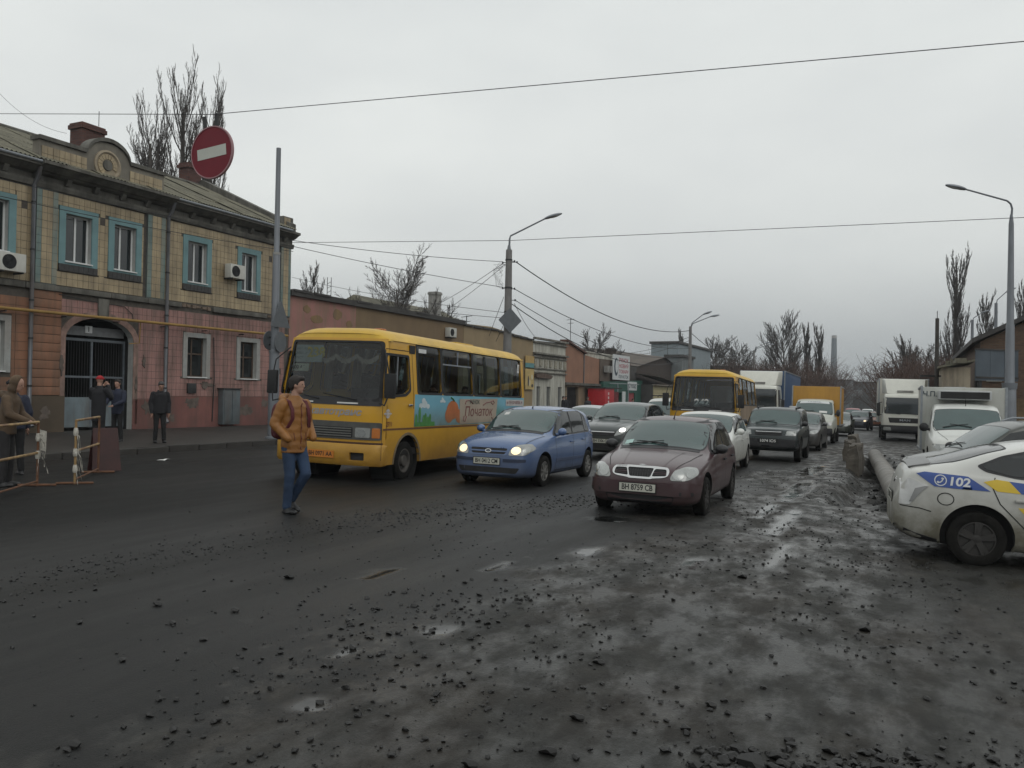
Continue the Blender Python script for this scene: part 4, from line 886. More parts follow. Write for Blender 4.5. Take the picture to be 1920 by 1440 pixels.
M_litw = pm('lit white headlamp', (.9, .9, .9), .2, emis=(1., .97, .9), estr=1.6, var=.02)
M_amber = pm('amber indicator', (.45, .14, .02), .25, spec=.8)
M_tail = pm('red tail lamp', (.22, .012, .012), .15, spec=.8)
M_tyre = pm('muddy tyre', (.009, .0085, .0075), .9, spec=.2, var=.5, scale=9, bump=.3, bscale=50)
M_rim = pm('silver wheel trim', (.20, .195, .185), .45, .5, var=.35, scale=8)
M_rimd = pm('dark dirty wheel', (.03, .028, .026), .6, .2, var=.4, scale=8)
M_plate = pm('number plate white', (.46, .46, .40), .5, var=.08, scale=12)
M_well = pm('wheel well', (.01, .01, .01), .95)
M_under = pm('underbody', (.012, .011, .010), .9)

def settle(root, axles, hw):
    """let the wheels stand on the sloping road"""
    c, s = cos(root.rotation_euler.z), sin(root.rotation_euler.z); H4 = {}
    for i, ax in enumerate((max(axles), min(axles))):
        for sg in (1, -1):
            x = root.location.x + ax * c - sg * hw * s; y = root.location.y + ax * s + sg * hw * c; a, b = tosv(x, y)
            H4[i, sg] = height_at(a, b)[1] if -12 < a < 15 and b > KERB_V else gz(x, y)
    zf, zr = (H4[0, 1] + H4[0, -1]) / 2, (H4[1, 1] + H4[1, -1]) / 2; zl, zq = (H4[0, 1] + H4[1, 1]) / 2, (H4[0, -1] + H4[1, -1]) / 2
    wb = max(axles) - min(axles); mid = (max(axles) + min(axles)) / 2; pitch = -math.atan((zf - zr) / wb)
    root.rotation_euler = (math.atan((zl - zq) / (2 * hw)), pitch, root.rotation_euler.z); root.location.z = (zf + zr) / 2 + math.tan(pitch) * mid - .008
class Car:
    def __init__(c, name, label, sp, loc, rz, cat='car', group=None, dz=0):
        c.root = thing(name, label, cat, loc, rz, group); c.sp = sp; settle(c.root, sp['axles'], sp['W'] * .45)
        c.mat = sp['paint']; W = sp['W'] / 2
        zc, zb, zl, wf = pchip(sp['top'][::-1]), pchip(sp['bot'][::-1]), pchip(sp['belt'][::-1]), pchip([(x, q * W) for x, q in sp['plan'][::-1]])
        c.zc, c.zl, c.wf = zc, zl, wf
        tum = sp.get('tumble', .30); crown = sp.get('crown', .07)
        def par(x):
            w = wf(x); h = max(.0, zc(x) - zl(x)); t = smooth(.10, .34, h)
            wr = (1 - t) * w * .80 + t * (w - .05 - tum * h); zr = (1 - t) * (zl(x) + h * .55) + t * (zc(x) - crown)
            return w, zb(x), zl(x), max(.05, wr), zr, zc(x)
        c.par = par
        x0, x1 = sp['top'][0][0], sp['top'][-1][0]
        xs = []; N = sp.get('N', 64)
        for i in range(N + 1):
            t = i / N; t2 = .5 - .5 * cos(pi * t); t = .55 * t + .45 * t2; xs.append(x0 + (x1 - x0) * t)
        rings = []
        for x in xs:
            w, b, l, wr, zr, z = par(x); zw = b + (l - b) * sp.get('waist', .55); k = sp.get('flank', .97)
            half = [(0, b), (w * .80, b), (w * .955, b + .05), (w * .99, b + (zw - b) * .5), (w, zw), (w * k, l - .02), (w * k - .03, l + .015), (wr + (w * k - wr) * .12, zr - .02 if zr - l > .1 else zr), (wr * .90, zr + (z - zr) * .45), (wr * .5, z - (z - zr) * .12), (0, z)]
            half = chaikin(half, 2)
            rings.append([(x, y, zz) for y, zz in half] + [(x, -y, zz) for y, zz in half[-2:0:-1]])
        n = len(rings[0]); mb = MB()
        for r in rings: mb.v += r
        for i in range(len(rings) - 1):
            for k in range(n): mb.f.append((i * n + k, i * n + (k + 1) % n, (i + 1) * n + (k + 1) % n, (i + 1) * n + k))
        mb.f += [tuple(range(n - 1, -1, -1)), tuple(range((len(rings) - 1) * n, len(rings) * n))]; mb.m = [0] * len(mb.f)
        # wheel arches are cut through the closed body
        body = mb.build('body', [c.mat, M_well], None, smooth=True, angle=50)
        R = sp['R'] + sp.get('arch', .055); cut = MB()
        for ax in sp['axles']:
            for sgn in (1, -1):
                cut.lathe([(R, -.14), (R, .30)], 40, 'y', (ax, sgn * W - (.16), sp['R'] + sp.get('archz', .02)))
        co = cut.build('cut', [M_well]); 
        md = body.modifiers.new('b', 'BOOLEAN'); md.object = co; md.operation = 'DIFFERENCE'; md.solver = 'EXACT'; md.material_mode = 'TRANSFER'
        me = evaluated(body, co); bpy.data.objects.remove(body); bpy.data.objects.remove(co)
        me.shade_smooth(); me.set_sharp_from_angle(angle=rad(42))
        c.body = link('body', me, c.root)
        bm = bmesh.new(); bm.from_mesh(me); c.bvh = BVHTree.FromBMesh(bm); bm.free()
    # --- surfaces laid on the body
    def hit(c, a, b, ax):
        o, d = {'f': (Vector((6, a, b)), Vector((-1, 0, 0))), 'r': (Vector((-6, a, b)), Vector((1, 0, 0))), 'l': (Vector((a, 3, b)), Vector((0, -1, 0))), 's': (Vector((a, -3, b)), Vector((0, 1, 0))), 't': (Vector((a, b, 5)), Vector((0, 0, -1)))}[ax]
        p, nrm, _, _ = c.bvh.ray_cast(o, d)
        if p is None: p, nrm, _, _ = c.bvh.find_nearest(o + d * {'f': 4.2, 'r': 4.2, 'l': 2.2, 's': 2.2, 't': 4.0}[ax])
        if nrm.dot(d) > 0: nrm = -nrm
        return p, nrm
    def lay(c, name, outer, ax, mat, off=.006, parent=None, holes=(), step=.07, smooth_=True, skirt=None):
        sk = off + .02 if skirt is None else skirt
        def fn(a, b, d):
            p, n = c.hit(a, b, ax); return p + n * (off - d)
        return MB().region(outer, fn, holes, step=step, depth=sk).build(name, mat, parent or c.root, smooth=smooth_, angle=40)
    def strip(c, name, pts, ax, mat, w=.008, off=.003, parent=None, step=.08):
        mb = MB()
        L = []
        for i in range(len(pts) - 1):
            a, b = Vector(pts[i]), Vector(pts[i + 1]); n = max(1, int((b - a).length / step)); L += [a.lerp(b, k / n) for k in range(n)]
        L.append(Vector(pts[-1])); vs = []
        for i, p in enumerate(L):
            d = (L[min(i + 1, len(L) - 1)] - L[max(0, i - 1)]).normalized(); q = Vector((-d.y, d.x)) * w / 2
            for e in (p + q, p - q):
                h, n = c.hit(e.x, e.y, ax); vs.append(h + n * off)
        mb.add(vs, [(2 * i, 2 * i + 1, 2 * i + 3, 2 * i + 2) for i in range(len(L) - 1)])
        return mb.build(name, mat, parent or c.root, smooth=True)
    def screen(c, xa, xb, k=.93, mat=None, name='windscreen', step=.09, off=.006, ends=.02):
        """front or rear screen between two stations, seen from above"""
        N = 8; L = []; R = []
        for i in range(N + 1):
            x = xa + (xb - xa) * i / N; y = c.par(x)[3] * k - ends * (1 if i in (0, N) else 0); L.append((x, y)); R.append((x, -y))
        poly = rnd(L + R[::-1], .05, 2)
        c.lay(name + '_seal', [( (x - (xa + xb) / 2) * (1 + .05 / abs(xb - xa)) + (xa + xb) / 2, y * 1.025) for x, y in poly], 't', M_plastic, off * .4, step=step)
        return c.lay(name, poly, 't', mat or G_car, off, step=step)
    def wheels(c, rim=None, spokes=8, tw=.185, style='spoke'):
        sp = c.sp; R = sp['R']; rm = rim or M_rim; r0 = R * .64
        for ax in sp['axles']:
            for sg in (1, -1):
                y = sg * (sp['W'] / 2 - tw / 2 - .015); o = sg * tw / 2
                w = MB(); P = (ax, y, R)
                w.lathe([(r0, -.06), (r0, o * .9), (r0 * .93, o * .93), (r0 * .88, o * .55)] + ([(r0 * .88, o * .55), (0, o * .55)]), 28, 'y', P)
                w.lathe([(R * .16, o * .5), (R * .16, o * .86), (R * .1, o * .93), (0, o * .93)], 14, 'y', P)
                for k in range(spokes):
                    t = 2 * pi * k / spokes + .2; wd = R * (.075 if spokes > 6 else .10)
                    for e in ((-1, 1) if style == 'twin' else (0,)):
                        tt = t + e * .13; M = Matrix.Translation(P) @ Matrix.Rotation(-tt, 4, 'Y')
                        w.add([M @ Vector(q) for q in ((R * .1, o * .62, -wd), (R * .1, o * .62, wd), (r0 * .95, o * .6, -wd * .75), (r0 * .95, o * .6, wd * .75), (R * .1, o * .88, -wd * .8), (R * .1, o * .88, wd * .8), (r0 * .95, o * .92, -wd * .6), (r0 * .95, o * .92, wd * .6))], [(0, 1, 3, 2), (4, 6, 7, 5), (0, 2, 6, 4), (1, 5, 7, 3), (0, 4, 5, 1), (2, 3, 7, 6)])
                wo = w.build('wheel', rm, c.root, smooth=True, angle=30)
                MB().lathe([(r0 * .98, -o * .9), (R * .9, -o), (R * .97, -o * .85), (R, -o * .6), (R, o * .6), (R * .97, o * .88), (R * .9, o), (r0 * 1.06, o), (r0 * .98, o * .9)], 32, 'y', P, caps=False).build('tyre', M_tyre, wo, smooth=True)
                MB().lathe([(r0 * .87, o * .3), (r0 * .87, o * .42), (0, o * .42)], 20, 'y', P).build('brake_disc', M_well, wo)
    def mirror(c, x, z, mat, size=(.11, .085, .075), out=.12):
        for sg in (1, -1):
            p, n = c.hit(x, z - .03, 'l' if sg > 0 else 's'); y = p.y
            m = MB().ball((x - .02, y + sg * out, z + .02), size, 14, 8, fn=lambda d: 1 if d.x > -.2 else 1.0)
            m.v = [(max(a, x - .06), b, e) for a, b, e in m.v]
            m.tube([(x, y - sg * .03, z - .05), (x - .005, y + sg * out, z - .01)], [.035, .03], 8)
            o = m.build('mirror', mat, c.root, smooth=True)
            MB().ball((x - .062, y + sg * out, z + .02), (.004, size[1] * .85, size[2] * .8), 12, 6).build('mirror_glass', M_chrome, o, smooth=True)
    def wipers(c, xa, L=.52):
        for y0, y1 in ((-.10, .42), (.52 * c.sp['W'] / 1.7, -.02)):
            pts = []
            for t in (0, .25, .5, .75, 1):
                p, n = c.hit(xa - .02 - .10 * t if True else xa, -y0 + (y0 - y1) * t, 't'); pts.append(p + n * (.022))
            MB().tube(pts, [.012, .011, .010, .009, .006], 5).build('wiper', M_black, c.root)
    def plate(c, txt, z, y=0, ax='f', mat=None, ink=None, tilt=0, w=.52, h=.112, band=True):
        p, n = c.hit(y, z, ax); sg = 1 if ax == 'f' else -1; x = p.x + sg * .012
        pl = MB().box(min(x, x + sg * .012), max(x, x + sg * .012), y - w / 2, y + w / 2, z - h / 2, z + h / 2).build('number_plate', mat or M_plate, c.root)
        MB().box(min(x, x + sg * .006), max(x, x + sg * .006), y - w / 2 - .012, y + w / 2 + .012, z - h / 2 - .012, z + h / 2 + .012).build('plate_holder', M_black, pl)
        text_mb(MB(), txt, h * 1.0, lambda a, b, d: (x + sg * .0135, y + sg * a, z + b), bold=.0025, width=w * .86).build('plate_lettering', ink or M_black, pl, weld=False)
        return pl
    def sides(c, polys, mat=None, frame=M_plastic, names='side_window', step=.08, both=True):
        for sd in (('l', 's') if both else ('s',)):
            for q in polys:
                c.lay(names, rnd(q, .04, 3), sd, mat or G_dark, .010, step=step * .75)
    def handle(c, x, z, mat=None):
        for sd, sg in (('l', 1), ('s', -1)):
            p, n = c.hit(x, z, sd); MB().box(x - .09, x + .09, p.y + (.004 if sg > 0 else -.032), p.y + (.032 if sg > 0 else -.004), z - .014, z + .014).build('door_handle', mat or c.mat, c.root, bevel=.006)
    def seams(c, lines):
        for sd in ('l', 's'):
            for q in lines: c.strip('door_seam', q, sd, M_well, .011, .0035, step=.035)
def place(local, world, rz):
    """root position that puts the local ground point on the world point"""
    c, s = cos(rz), sin(rz); return (world[0] - (local[0] * c - local[1] * s), world[1] - (local[0] * s + local[1] * c))
def car_at(local, world, rz):
    x, y = place(local, world, rz)
    # stand on the sloping road: height under the middle
    return (x, y, gz(x, y))
# ------------------------------------------------------------------ blue hatchback
def spec_getz(pt):
    return dict(W=1.665, R=.29, axles=(1.2275, -1.2275), paint=pt, tumble=.26, crown=.07, waist=.6, flank=.965,
        top=[(1.99, .60), (1.96, .69), (1.88, .78), (1.72, .86), (1.3, .94), (.92, .985), (.86, 1.0), (.45, 1.22), (.08, 1.41), (-.25, 1.475), (-.7, 1.49), (-1.25, 1.45), (-1.5, 1.39), (-1.66, 1.15), (-1.74, .95), (-1.80, .82), (-1.82, .6)],
        bot=[(1.99, .24), (1.9, .18), (1.6, .16), (1.2, .17), (-1.2, .19), (-1.6, .22), (-1.82, .34)],
        belt=[(1.99, .54), (1.88, .68), (1.5, .80), (1.0, .88), (.5, .92), (-.6, .97), (-1.5, 1.0), (-1.82, .80)],
        plan=[(1.99, .58), (1.97, .72), (1.9, .83), (1.75, .92), (1.45, .975), (1.0, 1.), (-1.0, 1.), (-1.5, .96), (-1.72, .90), (-1.82, .78)])
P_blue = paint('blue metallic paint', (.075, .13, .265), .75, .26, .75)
rz = math.atan2(-2.39, -1.08)
gp_ = car_at((1.2275, .80), (.62, 15.42), rz)
C = Car('hatchback_car', 'light blue five-door hatchback with lit headlamps beside the yellow bus', spec_getz(P_blue), gp_, rz)
def getz_details(C):
    C.screen(.80, .10, .95)
    C.sides([[(.62, .955), (.42, 1.16), (.12, 1.36), (-.22, 1.40), (-.22, .97)], [(-.30, .975), (-.30, 1.40), (-.75, 1.405), (-.98, 1.36), (-.98, .995)], [(-1.03, 1.0), (-1.03, 1.34), (-1.18, 1.28), (-1.30, 1.08), (-1.28, 1.01)]])
    for sd in 'ls': C.lay('window_trim', rnd([(.72, .925), (.40, 1.19), (.08, 1.40), (-.3, 1.44), (-.8, 1.44), (-1.2, 1.32), (-1.36, 1.03), (-1.3, .975), (-.3, .945)], .05, 3), sd, M_plastic, .005, step=.055)
    C.lay('rear_window', rnd([(-.52, 1.06), (.52, 1.06), (.46, 1.34), (-.46, 1.34)], .06, 3), 'r', G_dark, .006)
    C.seams([[(.70, .9), (.66, .55), (.72, .28), (-.25, .27), (-.28, .97)], [(-.28, .27), (-.85, .28), (-.98, .5), (-1.0, .98)]])
    for sd in 'ls': C.lay('side_moulding', rect(-.95, .7, .44, .50), sd, pm('blue moulding', (.05, .08, .16), .5, dirt=(.1, .7, .7)), .012)
    C.handle(-.16, .80); C.handle(-.86, .83)
    for sg in (1, -1):
        hl = rnd([(sg * .40, .585), (sg * .70, .60), (sg * .785, .72), (sg * .72, .80), (sg * .52, .775), (sg * .42, .68)], .05, 3)
        h = C.lay('headlamp', hl, 'f', M_lens, .012, step=.04)
        C.lay('lit_bulb', ell(sg * .53, .675, .085, .065, 16), 'f', M_lit, .016, h, step=.04); C.lay('indicator_cell', ell(sg * .69, .69, .05, .055, 12), 'f', M_refl, .015, h, step=.04)
    gr = C.lay('grille', rnd([(-.34, .60), (.34, .60), (.38, .715), (-.38, .715)], .03, 3), 'f', M_black, .004, step=.05)
    C.lay('grille_bar', rnd(rect(-.37, .37, .645, .668), .008, 2), 'f', C.mat, .014, gr, step=.05); 
    C.lay('grille_frame', rnd([(-.37, .585), (.37, .585), (.42, .735), (-.42, .735)], .03, 3), 'f', C.mat, .009, gr, [rnd([(-.33, .607), (.33, .607), (.37, .71), (-.37, .71)], .03, 3)], step=.05)
    C.lay('badge', ell(0, .657, .062, .034, 18), 'f', M_chrome, .022, gr, [ell(0, .657, .05, .024, 14)], step=.03)
    p, n = C.hit(0, .657, 'f'); MB().add([(p.x + .024, y, .657 + z) for y, z in ((-.028, -.022), (-.016, -.022), (-.006, -.003), (.012, -.003), (.01, -.022), (.022, -.022), (.03, .022), (.018, .022), (.012, .004), (-.006, .004), (-.008, .022), (-.02, .022))], [tuple(range(12))]).build('badge_letter', M_chrome, gr)
    for sg in (1, -1): C.lay('bumper_strip', rnd([(sg * .30, .47), (sg * .70, .475), (sg * .70, .53), (sg * .30, .525)], .015, 2), 'f', pm('blue black strip', (.02, .03, .06), .5), .012)
    C.lay('lower_intake', rnd([(-.55, .27), (.55, .27), (.62, .37), (-.62, .37)], .03, 3), 'f', M_black, .004)
    C.strip('bonnet_seam', [(1.86, .62), (1.5, .66), (1.0, .70)], 't', M_well, .01); C.strip('bonnet_seam', [(1.86, -.62), (1.5, -.66), (1.0, -.70)], 't', M_well, .01)
    C.lay('screen_cowl', rect(.84, .93, -.62, .62), 't', M_plastic, .006)
    C.mirror(.56, .99, C.mat); C.wipers(.80)
    C.wheels(M_rim, 8); C.plate('BH 0412 CM', .475, -.02)
    p, n = C.hit(-.02, .0, 't'); MB().tube([p + Vector((0, 0, -.01)), p + Vector((-.03, 0, .05))], [.02, .006], 6).build('aerial', M_black, C.root)
    C.lay('inspection_sticker', rect(.20, .30, -.48, -.38), 't', M_paper, .009, step=.05)
getz_details(C)

# ------------------------------------------------------------------ maroon saloon
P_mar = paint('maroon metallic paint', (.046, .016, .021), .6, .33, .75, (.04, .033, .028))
def spec_lanos(pt):
    return dict(W=1.678, R=.285, axles=(1.26, -1.26), paint=pt, tumble=.30, crown=.07, waist=.58, flank=.96,
        top=[(2.06, .56), (2.03, .64), (1.95, .71), (1.75, .78), (1.3, .87), (.92, .925), (.84, .945), (.4, 1.17), (-.02, 1.36), (-.35, 1.42), (-.8, 1.425), (-1.15, 1.36), (-1.55, 1.14), (-1.75, 1.03), (-2.0, .99), (-2.12, .92), (-2.16, .7)],
        bot=[(2.06, .25), (1.98, .19), (1.7, .17), (1.2, .18), (-1.3, .20), (-1.9, .26), (-2.16, .36)],
        belt=[(2.06, .52), (1.95, .62), (1.5, .73), (1.0, .81), (.5, .86), (-.6, .92), (-1.5, .93), (-2.16, .78)],
        plan=[(2.06, .58), (2.04, .70), (1.97, .81), (1.82, .905), (1.5, .97), (1.0, 1.), (-1.2, 1.), (-1.7, .96), (-2.0, .89), (-2.16, .76)])
rz = math.atan2(-2.05, -.88)
mp_ = car_at((1.26, .82), (2.90, 12.2), rz)
C = Car('saloon_car', 'muddy maroon saloon with chrome three-part grille in front of white car', spec_lanos(P_mar), mp_, rz)
C.screen(.78, .02, .95)
C.sides([[(.60, .90), (.36, 1.12), (.05, 1.30), (-.28, 1.345), (-.30, .925)], [(-.37, .93), (-.36, 1.345), (-.75, 1.345), (-1.05, 1.27), (-1.15, .95)]])
for sd in 'ls': C.lay('window_trim', rnd([(.70, .87), (.36, 1.15), (.03, 1.335), (-.3, 1.385), (-.8, 1.385), (-1.12, 1.29), (-1.24, .93), (-.3, .895)], .05, 3), sd, M_plastic, .005, step=.055)
C.screen(-1.12, -1.56, .90, G_dark, 'rear_window')
C.seams([[(.68, .85), (.62, .5), (.70, .26), (-.3, .26), (-.34, .92)], [(-.33, .26), (-.82, .27), (-.98, .5), (-1.12, .93)]])
C.handle(-.22, .76, M_black); C.handle(-1.0, .78, M_black)
for sg in (1, -1):
    hl = rnd([(sg * .42, .545), (sg * .66, .55), (sg * .765, .63), (sg * .74, .715), (sg * .60, .735), (sg * .46, .66)], .06, 4)
    h = C.lay('headlamp', hl, 'f', M_lens, .014, step=.035); C.lay('lamp_cell', ell(sg * .535, .625, .075, .068, 16), 'f', M_refl, .02, h, step=.035); C.lay('indicator_cell', ell(sg * .68, .645, .05, .055, 14), 'f', M_refl, .019, h, step=.035)
GR = [[(-.38, .60), (-.17, .585), (-.205, .685), (-.37, .68)], [(-.15, .575), (.15, .575), (.19, .69), (-.19, .69)], [(.38, .60), (.17, .585), (.205, .685), (.37, .68)]]
gr = C.lay('grille_surround', rnd([(-.40, .60), (-.34, .575), (-.15, .555), (.15, .555), (.34, .575), (.40, .60), (.415, .66), (.38, .705), (.2, .715), (-.2, .715), (-.38, .705), (-.415, .66)], .03, 3), 'f', M_chrome, .018, None, [rnd(q, .025, 3) for q in GR], step=.04)
for q in GR: C.lay('grille_opening', rnd(q, .025, 3), 'f', M_black, .004, gr, step=.05)
for k in range(9): C.lay('grille_slat', rect(-.155 + k * .037, -.145 + k * .037, .59, .68), 'f', M_plastic, .012, gr, step=.05)
for sg in (1, -1):
    for k in range(3): C.lay('grille_slat', rnd([(sg * .20, .607 + k * .024), (sg * .355, .612 + k * .023), (sg * .355, .62 + k * .023), (sg * .20, .615 + k * .024)], .002, 1), 'f', M_plastic, .012, gr, step=.05)
p, n = C.hit(1.90, 0, 't')
MB().ball(p + n * .004, (.03, .055, .006), 14, 6).add([(p.x + .01, y, p.z + .012) for y in (-.06, .06)] + [(p.x - .012, 0, p.z + .016)], [(0, 1, 2)]).build('badge', M_chrome, C.root, smooth=True)
C.lay('bumper', rnd([(-.70, .33), (.70, .33), (.79, .42), (.79, .50), (.70, .515), (-.70, .515), (-.79, .50), (-.79, .42)], .04, 3), 'f', C.mat, .03, step=.06)
C.lay('lower_intake', rnd([(-.46, .21), (.46, .21), (.5, .325), (-.5, .325)], .03, 3), 'f', M_black, .006)
for sg in (1, -1): C.lay('fog_recess', rnd(rect(*( (.56, .72) if sg > 0 else (-.72, -.56)), .345, .395), .02, 3), 'f', M_black, .034)
C.strip('bonnet_seam', [(1.92, .48), (1.5, .60), (.95, .68)], 't', M_well, .01); C.strip('bonnet_seam', [(1.92, -.48), (1.5, -.60), (.95, -.68)], 't', M_well, .01)
C.strip('bonnet_crease', [(1.88, .30), (1.4, .36), (1.0, .42)], 't', C.mat, .02, .004); C.strip('bonnet_crease', [(1.88, -.30), (1.4, -.36), (1.0, -.42)], 't', C.mat, .02, .004)
C.lay('screen_cowl', rect(.82, .91, -.62, .62), 't', M_plastic, .005)
C.mirror(.50, .93, M_plastic, (.12, .10, .075)); C.wipers(.78)
C.wheels(M_rimd, 10, .175); C.plate('BH 8759 CB', .425, -.02).location.x = .03
p, n = C.hit(-.10, .0, 't'); MB().tube([p, p + Vector((-.05, 0, .05)), p + Vector((-.34, 0, .24))], [.014, .008, .003], 6).build('aerial', M_black, C.root)
C.lay('inspection_sticker', rect(.60, .72, -.60, -.48), 't', pm('pale green sticker', (.35, .5, .47), .5), .009, step=.05)
for k in range(4): C.lay('tail_lamp', rnd([(s_ * .42, .72), (s_ * .68, .74), (s_ * .66, .88), (s_ * .44, .86)], .03, 2), 'r', M_tail, .01) if (s_ := (1 if k % 2 else -1)) and k < 2 else None

# ------------------------------------------------------------------ police liftback, seen from its right rear
def police_mat():
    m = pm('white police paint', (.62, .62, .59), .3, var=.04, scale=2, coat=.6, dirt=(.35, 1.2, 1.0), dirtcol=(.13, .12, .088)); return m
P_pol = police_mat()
sp = dict(W=1.745, R=.317, axles=(1.35, -1.35), paint=P_pol, tumble=.26, crown=.06, waist=.55, flank=.955, N=76, arch=.07, archz=.015,
    top=[(2.26, .55), (2.22, .64), (2.1, .74), (1.7, .88), (1.32, .97), (1.24, 1.0), (.7, 1.27), (.2, 1.44), (-.1, 1.485), (-.6, 1.475), (-1.1, 1.39), (-1.6, 1.235), (-2.0, 1.125), (-2.10, 1.09), (-2.13, 1.0), (-2.20, .78), (-2.22, .6)],
    bot=[(2.26, .24), (2.1, .17), (1.6, .15), (1.0, .16), (-1.0, .17), (-1.7, .20), (-2.0, .24), (-2.22, .36)],
    belt=[(2.26, .50), (2.1, .66), (1.5, .82), (1.0, .88), (.4, .92), (-.6, .99), (-1.5, 1.045), (-2.0, 1.06), (-2.22, .72)],
    plan=[(2.26, .55), (2.2, .74), (2.05, .87), (1.7, .97), (1.2, 1.), (-1.2, 1.), (-1.6, .985), (-1.9, .93), (-2.08, .865), (-2.16, .82), (-2.22, .74)])
rz = rad(-21)
pp_ = car_at((-1.35, -.84), (5.44, 9.65), rz)
C = Car('police_car', 'dirty white police liftback with blue and yellow stripes numbered 102', sp, pp_, rz)
C.screen(1.18, .24, .95); C.screen(-1.05, -1.92, .88, G_dark, 'rear_window')
WIN = [[(-.98, 1.06), (-.52, 1.06), (-.50, 1.36), (-.78, 1.345), (-1.05, 1.275), (-1.30, 1.17), (-1.26, 1.13)], [(-.46, 1.05), (.12, 1.00), (.16, 1.385), (-.1, 1.40), (-.46, 1.365)], [(.20, 1.0), (.98, .94), (.62, 1.21), (.26, 1.365), (.2, 1.375)]]
for sd in 'ls': C.lay('window_trim', rnd([(-1.36, 1.165), (-1.27, 1.10), (-.95, 1.035), (.2, .97), (1.08, .905), (.6, 1.25), (.2, 1.42), (-.15, 1.435), (-.7, 1.395), (-1.1, 1.29)], .04, 3), sd, M_plastic, .005, step=.05)
C.sides(WIN, step=.06)
C.seams_step = .02
C.seams([[(-1.17, 1.04), (-1.20, .93), (-1.12, .74), (-.84, .44), (-.77, .26), (.0, .25), (.05, .98)], [(.05, .25), (1.0, .25), (1.05, .6), (1.0, .92)], [(-2.16, .645), (-1.95, .63), (-1.83, .60)], ell(-1.68, .76, .085, .07, 18) + [(-1.595, .76)]])
def rect2(c, r): return [(c[0] - r, c[1] - r), (c[0] + r, c[1] + r)]
M_pb = pm('police blue vinyl', (.022, .065, .27), .4, var=.05, coat=.4); M_py = pm('police yellow vinyl', (.62, .43, .02), .4, var=.05, coat=.4, dirt=(.3, .85, .45), dirtcol=(.28, .17, .03)); M_wv = pm('white vinyl', (.62, .63, .63), .4)
for sd in 'ls':
    sb = C.lay('blue_stripe', [(-1.99, 1.04), (-1.90, 1.062), (-1.45, 1.035), (-1.22, .88), (-1.55, .888), (-1.80, .90)], sd, M_pb, .006, step=.03)
    C.lay('yellow_stripe', [(-1.29, .985), (-1.16, 1.02), (-1.03, 1.005), (-.91, .87), (-1.15, .885)], sd, M_py, .004, step=.05)
    C.lay('blue_chevron', [(-1.03, 1.005), (-.87, .99), (-.74, .855), (-.91, .87)], sd, M_pb, .004, step=.05)
    C.lay('yellow_chevron', [(-.94, .71), (-.76, .71), (-.42, .36), (-.64, .36)], sd, M_py, .004, step=.05); C.lay('blue_band', [(-.76, .71), (-.56, .71), (-.2, .36), (-.42, .36)], sd, M_pb, .004, step=.05)
    sg = 1 if sd == 'l' else -1
    def on_side(a, b, d, sd=sd, sg=sg, c0=(-1.53, .962)):
        p, n = C.hit(c0[0] - sg * a, c0[1] + b - a * .04, sd); return p + n * .0085
    text_mb(MB(), '102', .135, on_side, bold=.004, width=.21, shear=.12).build('lettering', M_wv, sb, weld=False)
    cx = -1.735
    C.lay('phone_ring', ell(cx, .975, .066, .066, 22), sd, M_wv, .008, sb, [ell(cx, .975, .055, .055, 20)], step=.05)
    hs = []
    for k in range(9): t = .9 + k * .26; hs.append((cx + .012 * sg + .034 * cos(t + 1.5) * sg * -1, .975 + .034 * sin(t + 1.5)))
    C.strip('phone_handset', [(cx + .026 * sg, .955 - .005), (cx + .002 * sg, .952), (cx - .018 * sg, .972), (cx - .022 * sg, .998)][::1], sd, M_wv, .014, .0085, sb, step=.02)
    C.strip('phone_handset', [(cx + .034 * sg, .962), (cx + .018 * sg, .942)], sd, M_wv, .02, .0085, sb, step=.02); C.strip('phone_handset', [(cx - .034 * sg, .99), (cx - .010 * sg, 1.002)], sd, M_wv, .02, .0085, sb, step=.02)
    C.lay('tail_lamp', [(-2.14, 1.0), (-2.05, .975), (-1.86, .90), (-1.93, .83), (-2.06, .66), (-2.17, .66)], sd, pm('clear tail lamp', (.50, .50, .49), .12, spec=.9, var=.2, scale=6, coat=1.), .008, step=.05)
    C.lay('reverse_lens', [(-2.0, .86), (-1.90, .895), (-1.86, .895), (-1.93, .83), (-2.03, .70), (-2.06, .70)], sd, pm('grey lamp lens', (.19, .19, .185), .12, spec=.9, coat=1.), .012, step=.04)
    C.lay('arch_lip', [(-1.35 + r * cos(t), .333 + r * sin(t)) for r, ts in ((.415, range(-2, 21)), (.388, range(20, -3, -1))) for t in [pi * q / 18 for q in ts]], sd, C.mat, .010, step=.05)
C.handle(-.88, .79)
C.lay('rear_spoiler', rnd([(-1.82, -.62), (-2.06, -.58), (-2.06, .58), (-1.82, .62)], .05, 3), 't', pm('grey spoiler', (.16, .16, .16), .35), .025, step=.1)
C.lay('bumper_lower', rnd([(-2.22, .36), (-2.06, .27), (-1.76, .235), (-1.74, .27), (-2.0, .33), (-2.22, .42)], .02, 2), 's', M_plastic, .006)
C.wheels(M_rimd, 5, .19, 'twin'); C.mirror(.86, 1.02, C.mat); C.handle(.30, .80)
for sg in (1, -1): C.lay('headlamp', rnd([(sg * .42, .60), (sg * .72, .64), (sg * .76, .78), (sg * .6, .74)], .03, 3), 'f', M_lens, .01)
C.plate('1302', .70, 0, 'r')
C.lay('tail_badge', ell(0, .90, .05, .035, 14), 'r', M_chrome, .01)
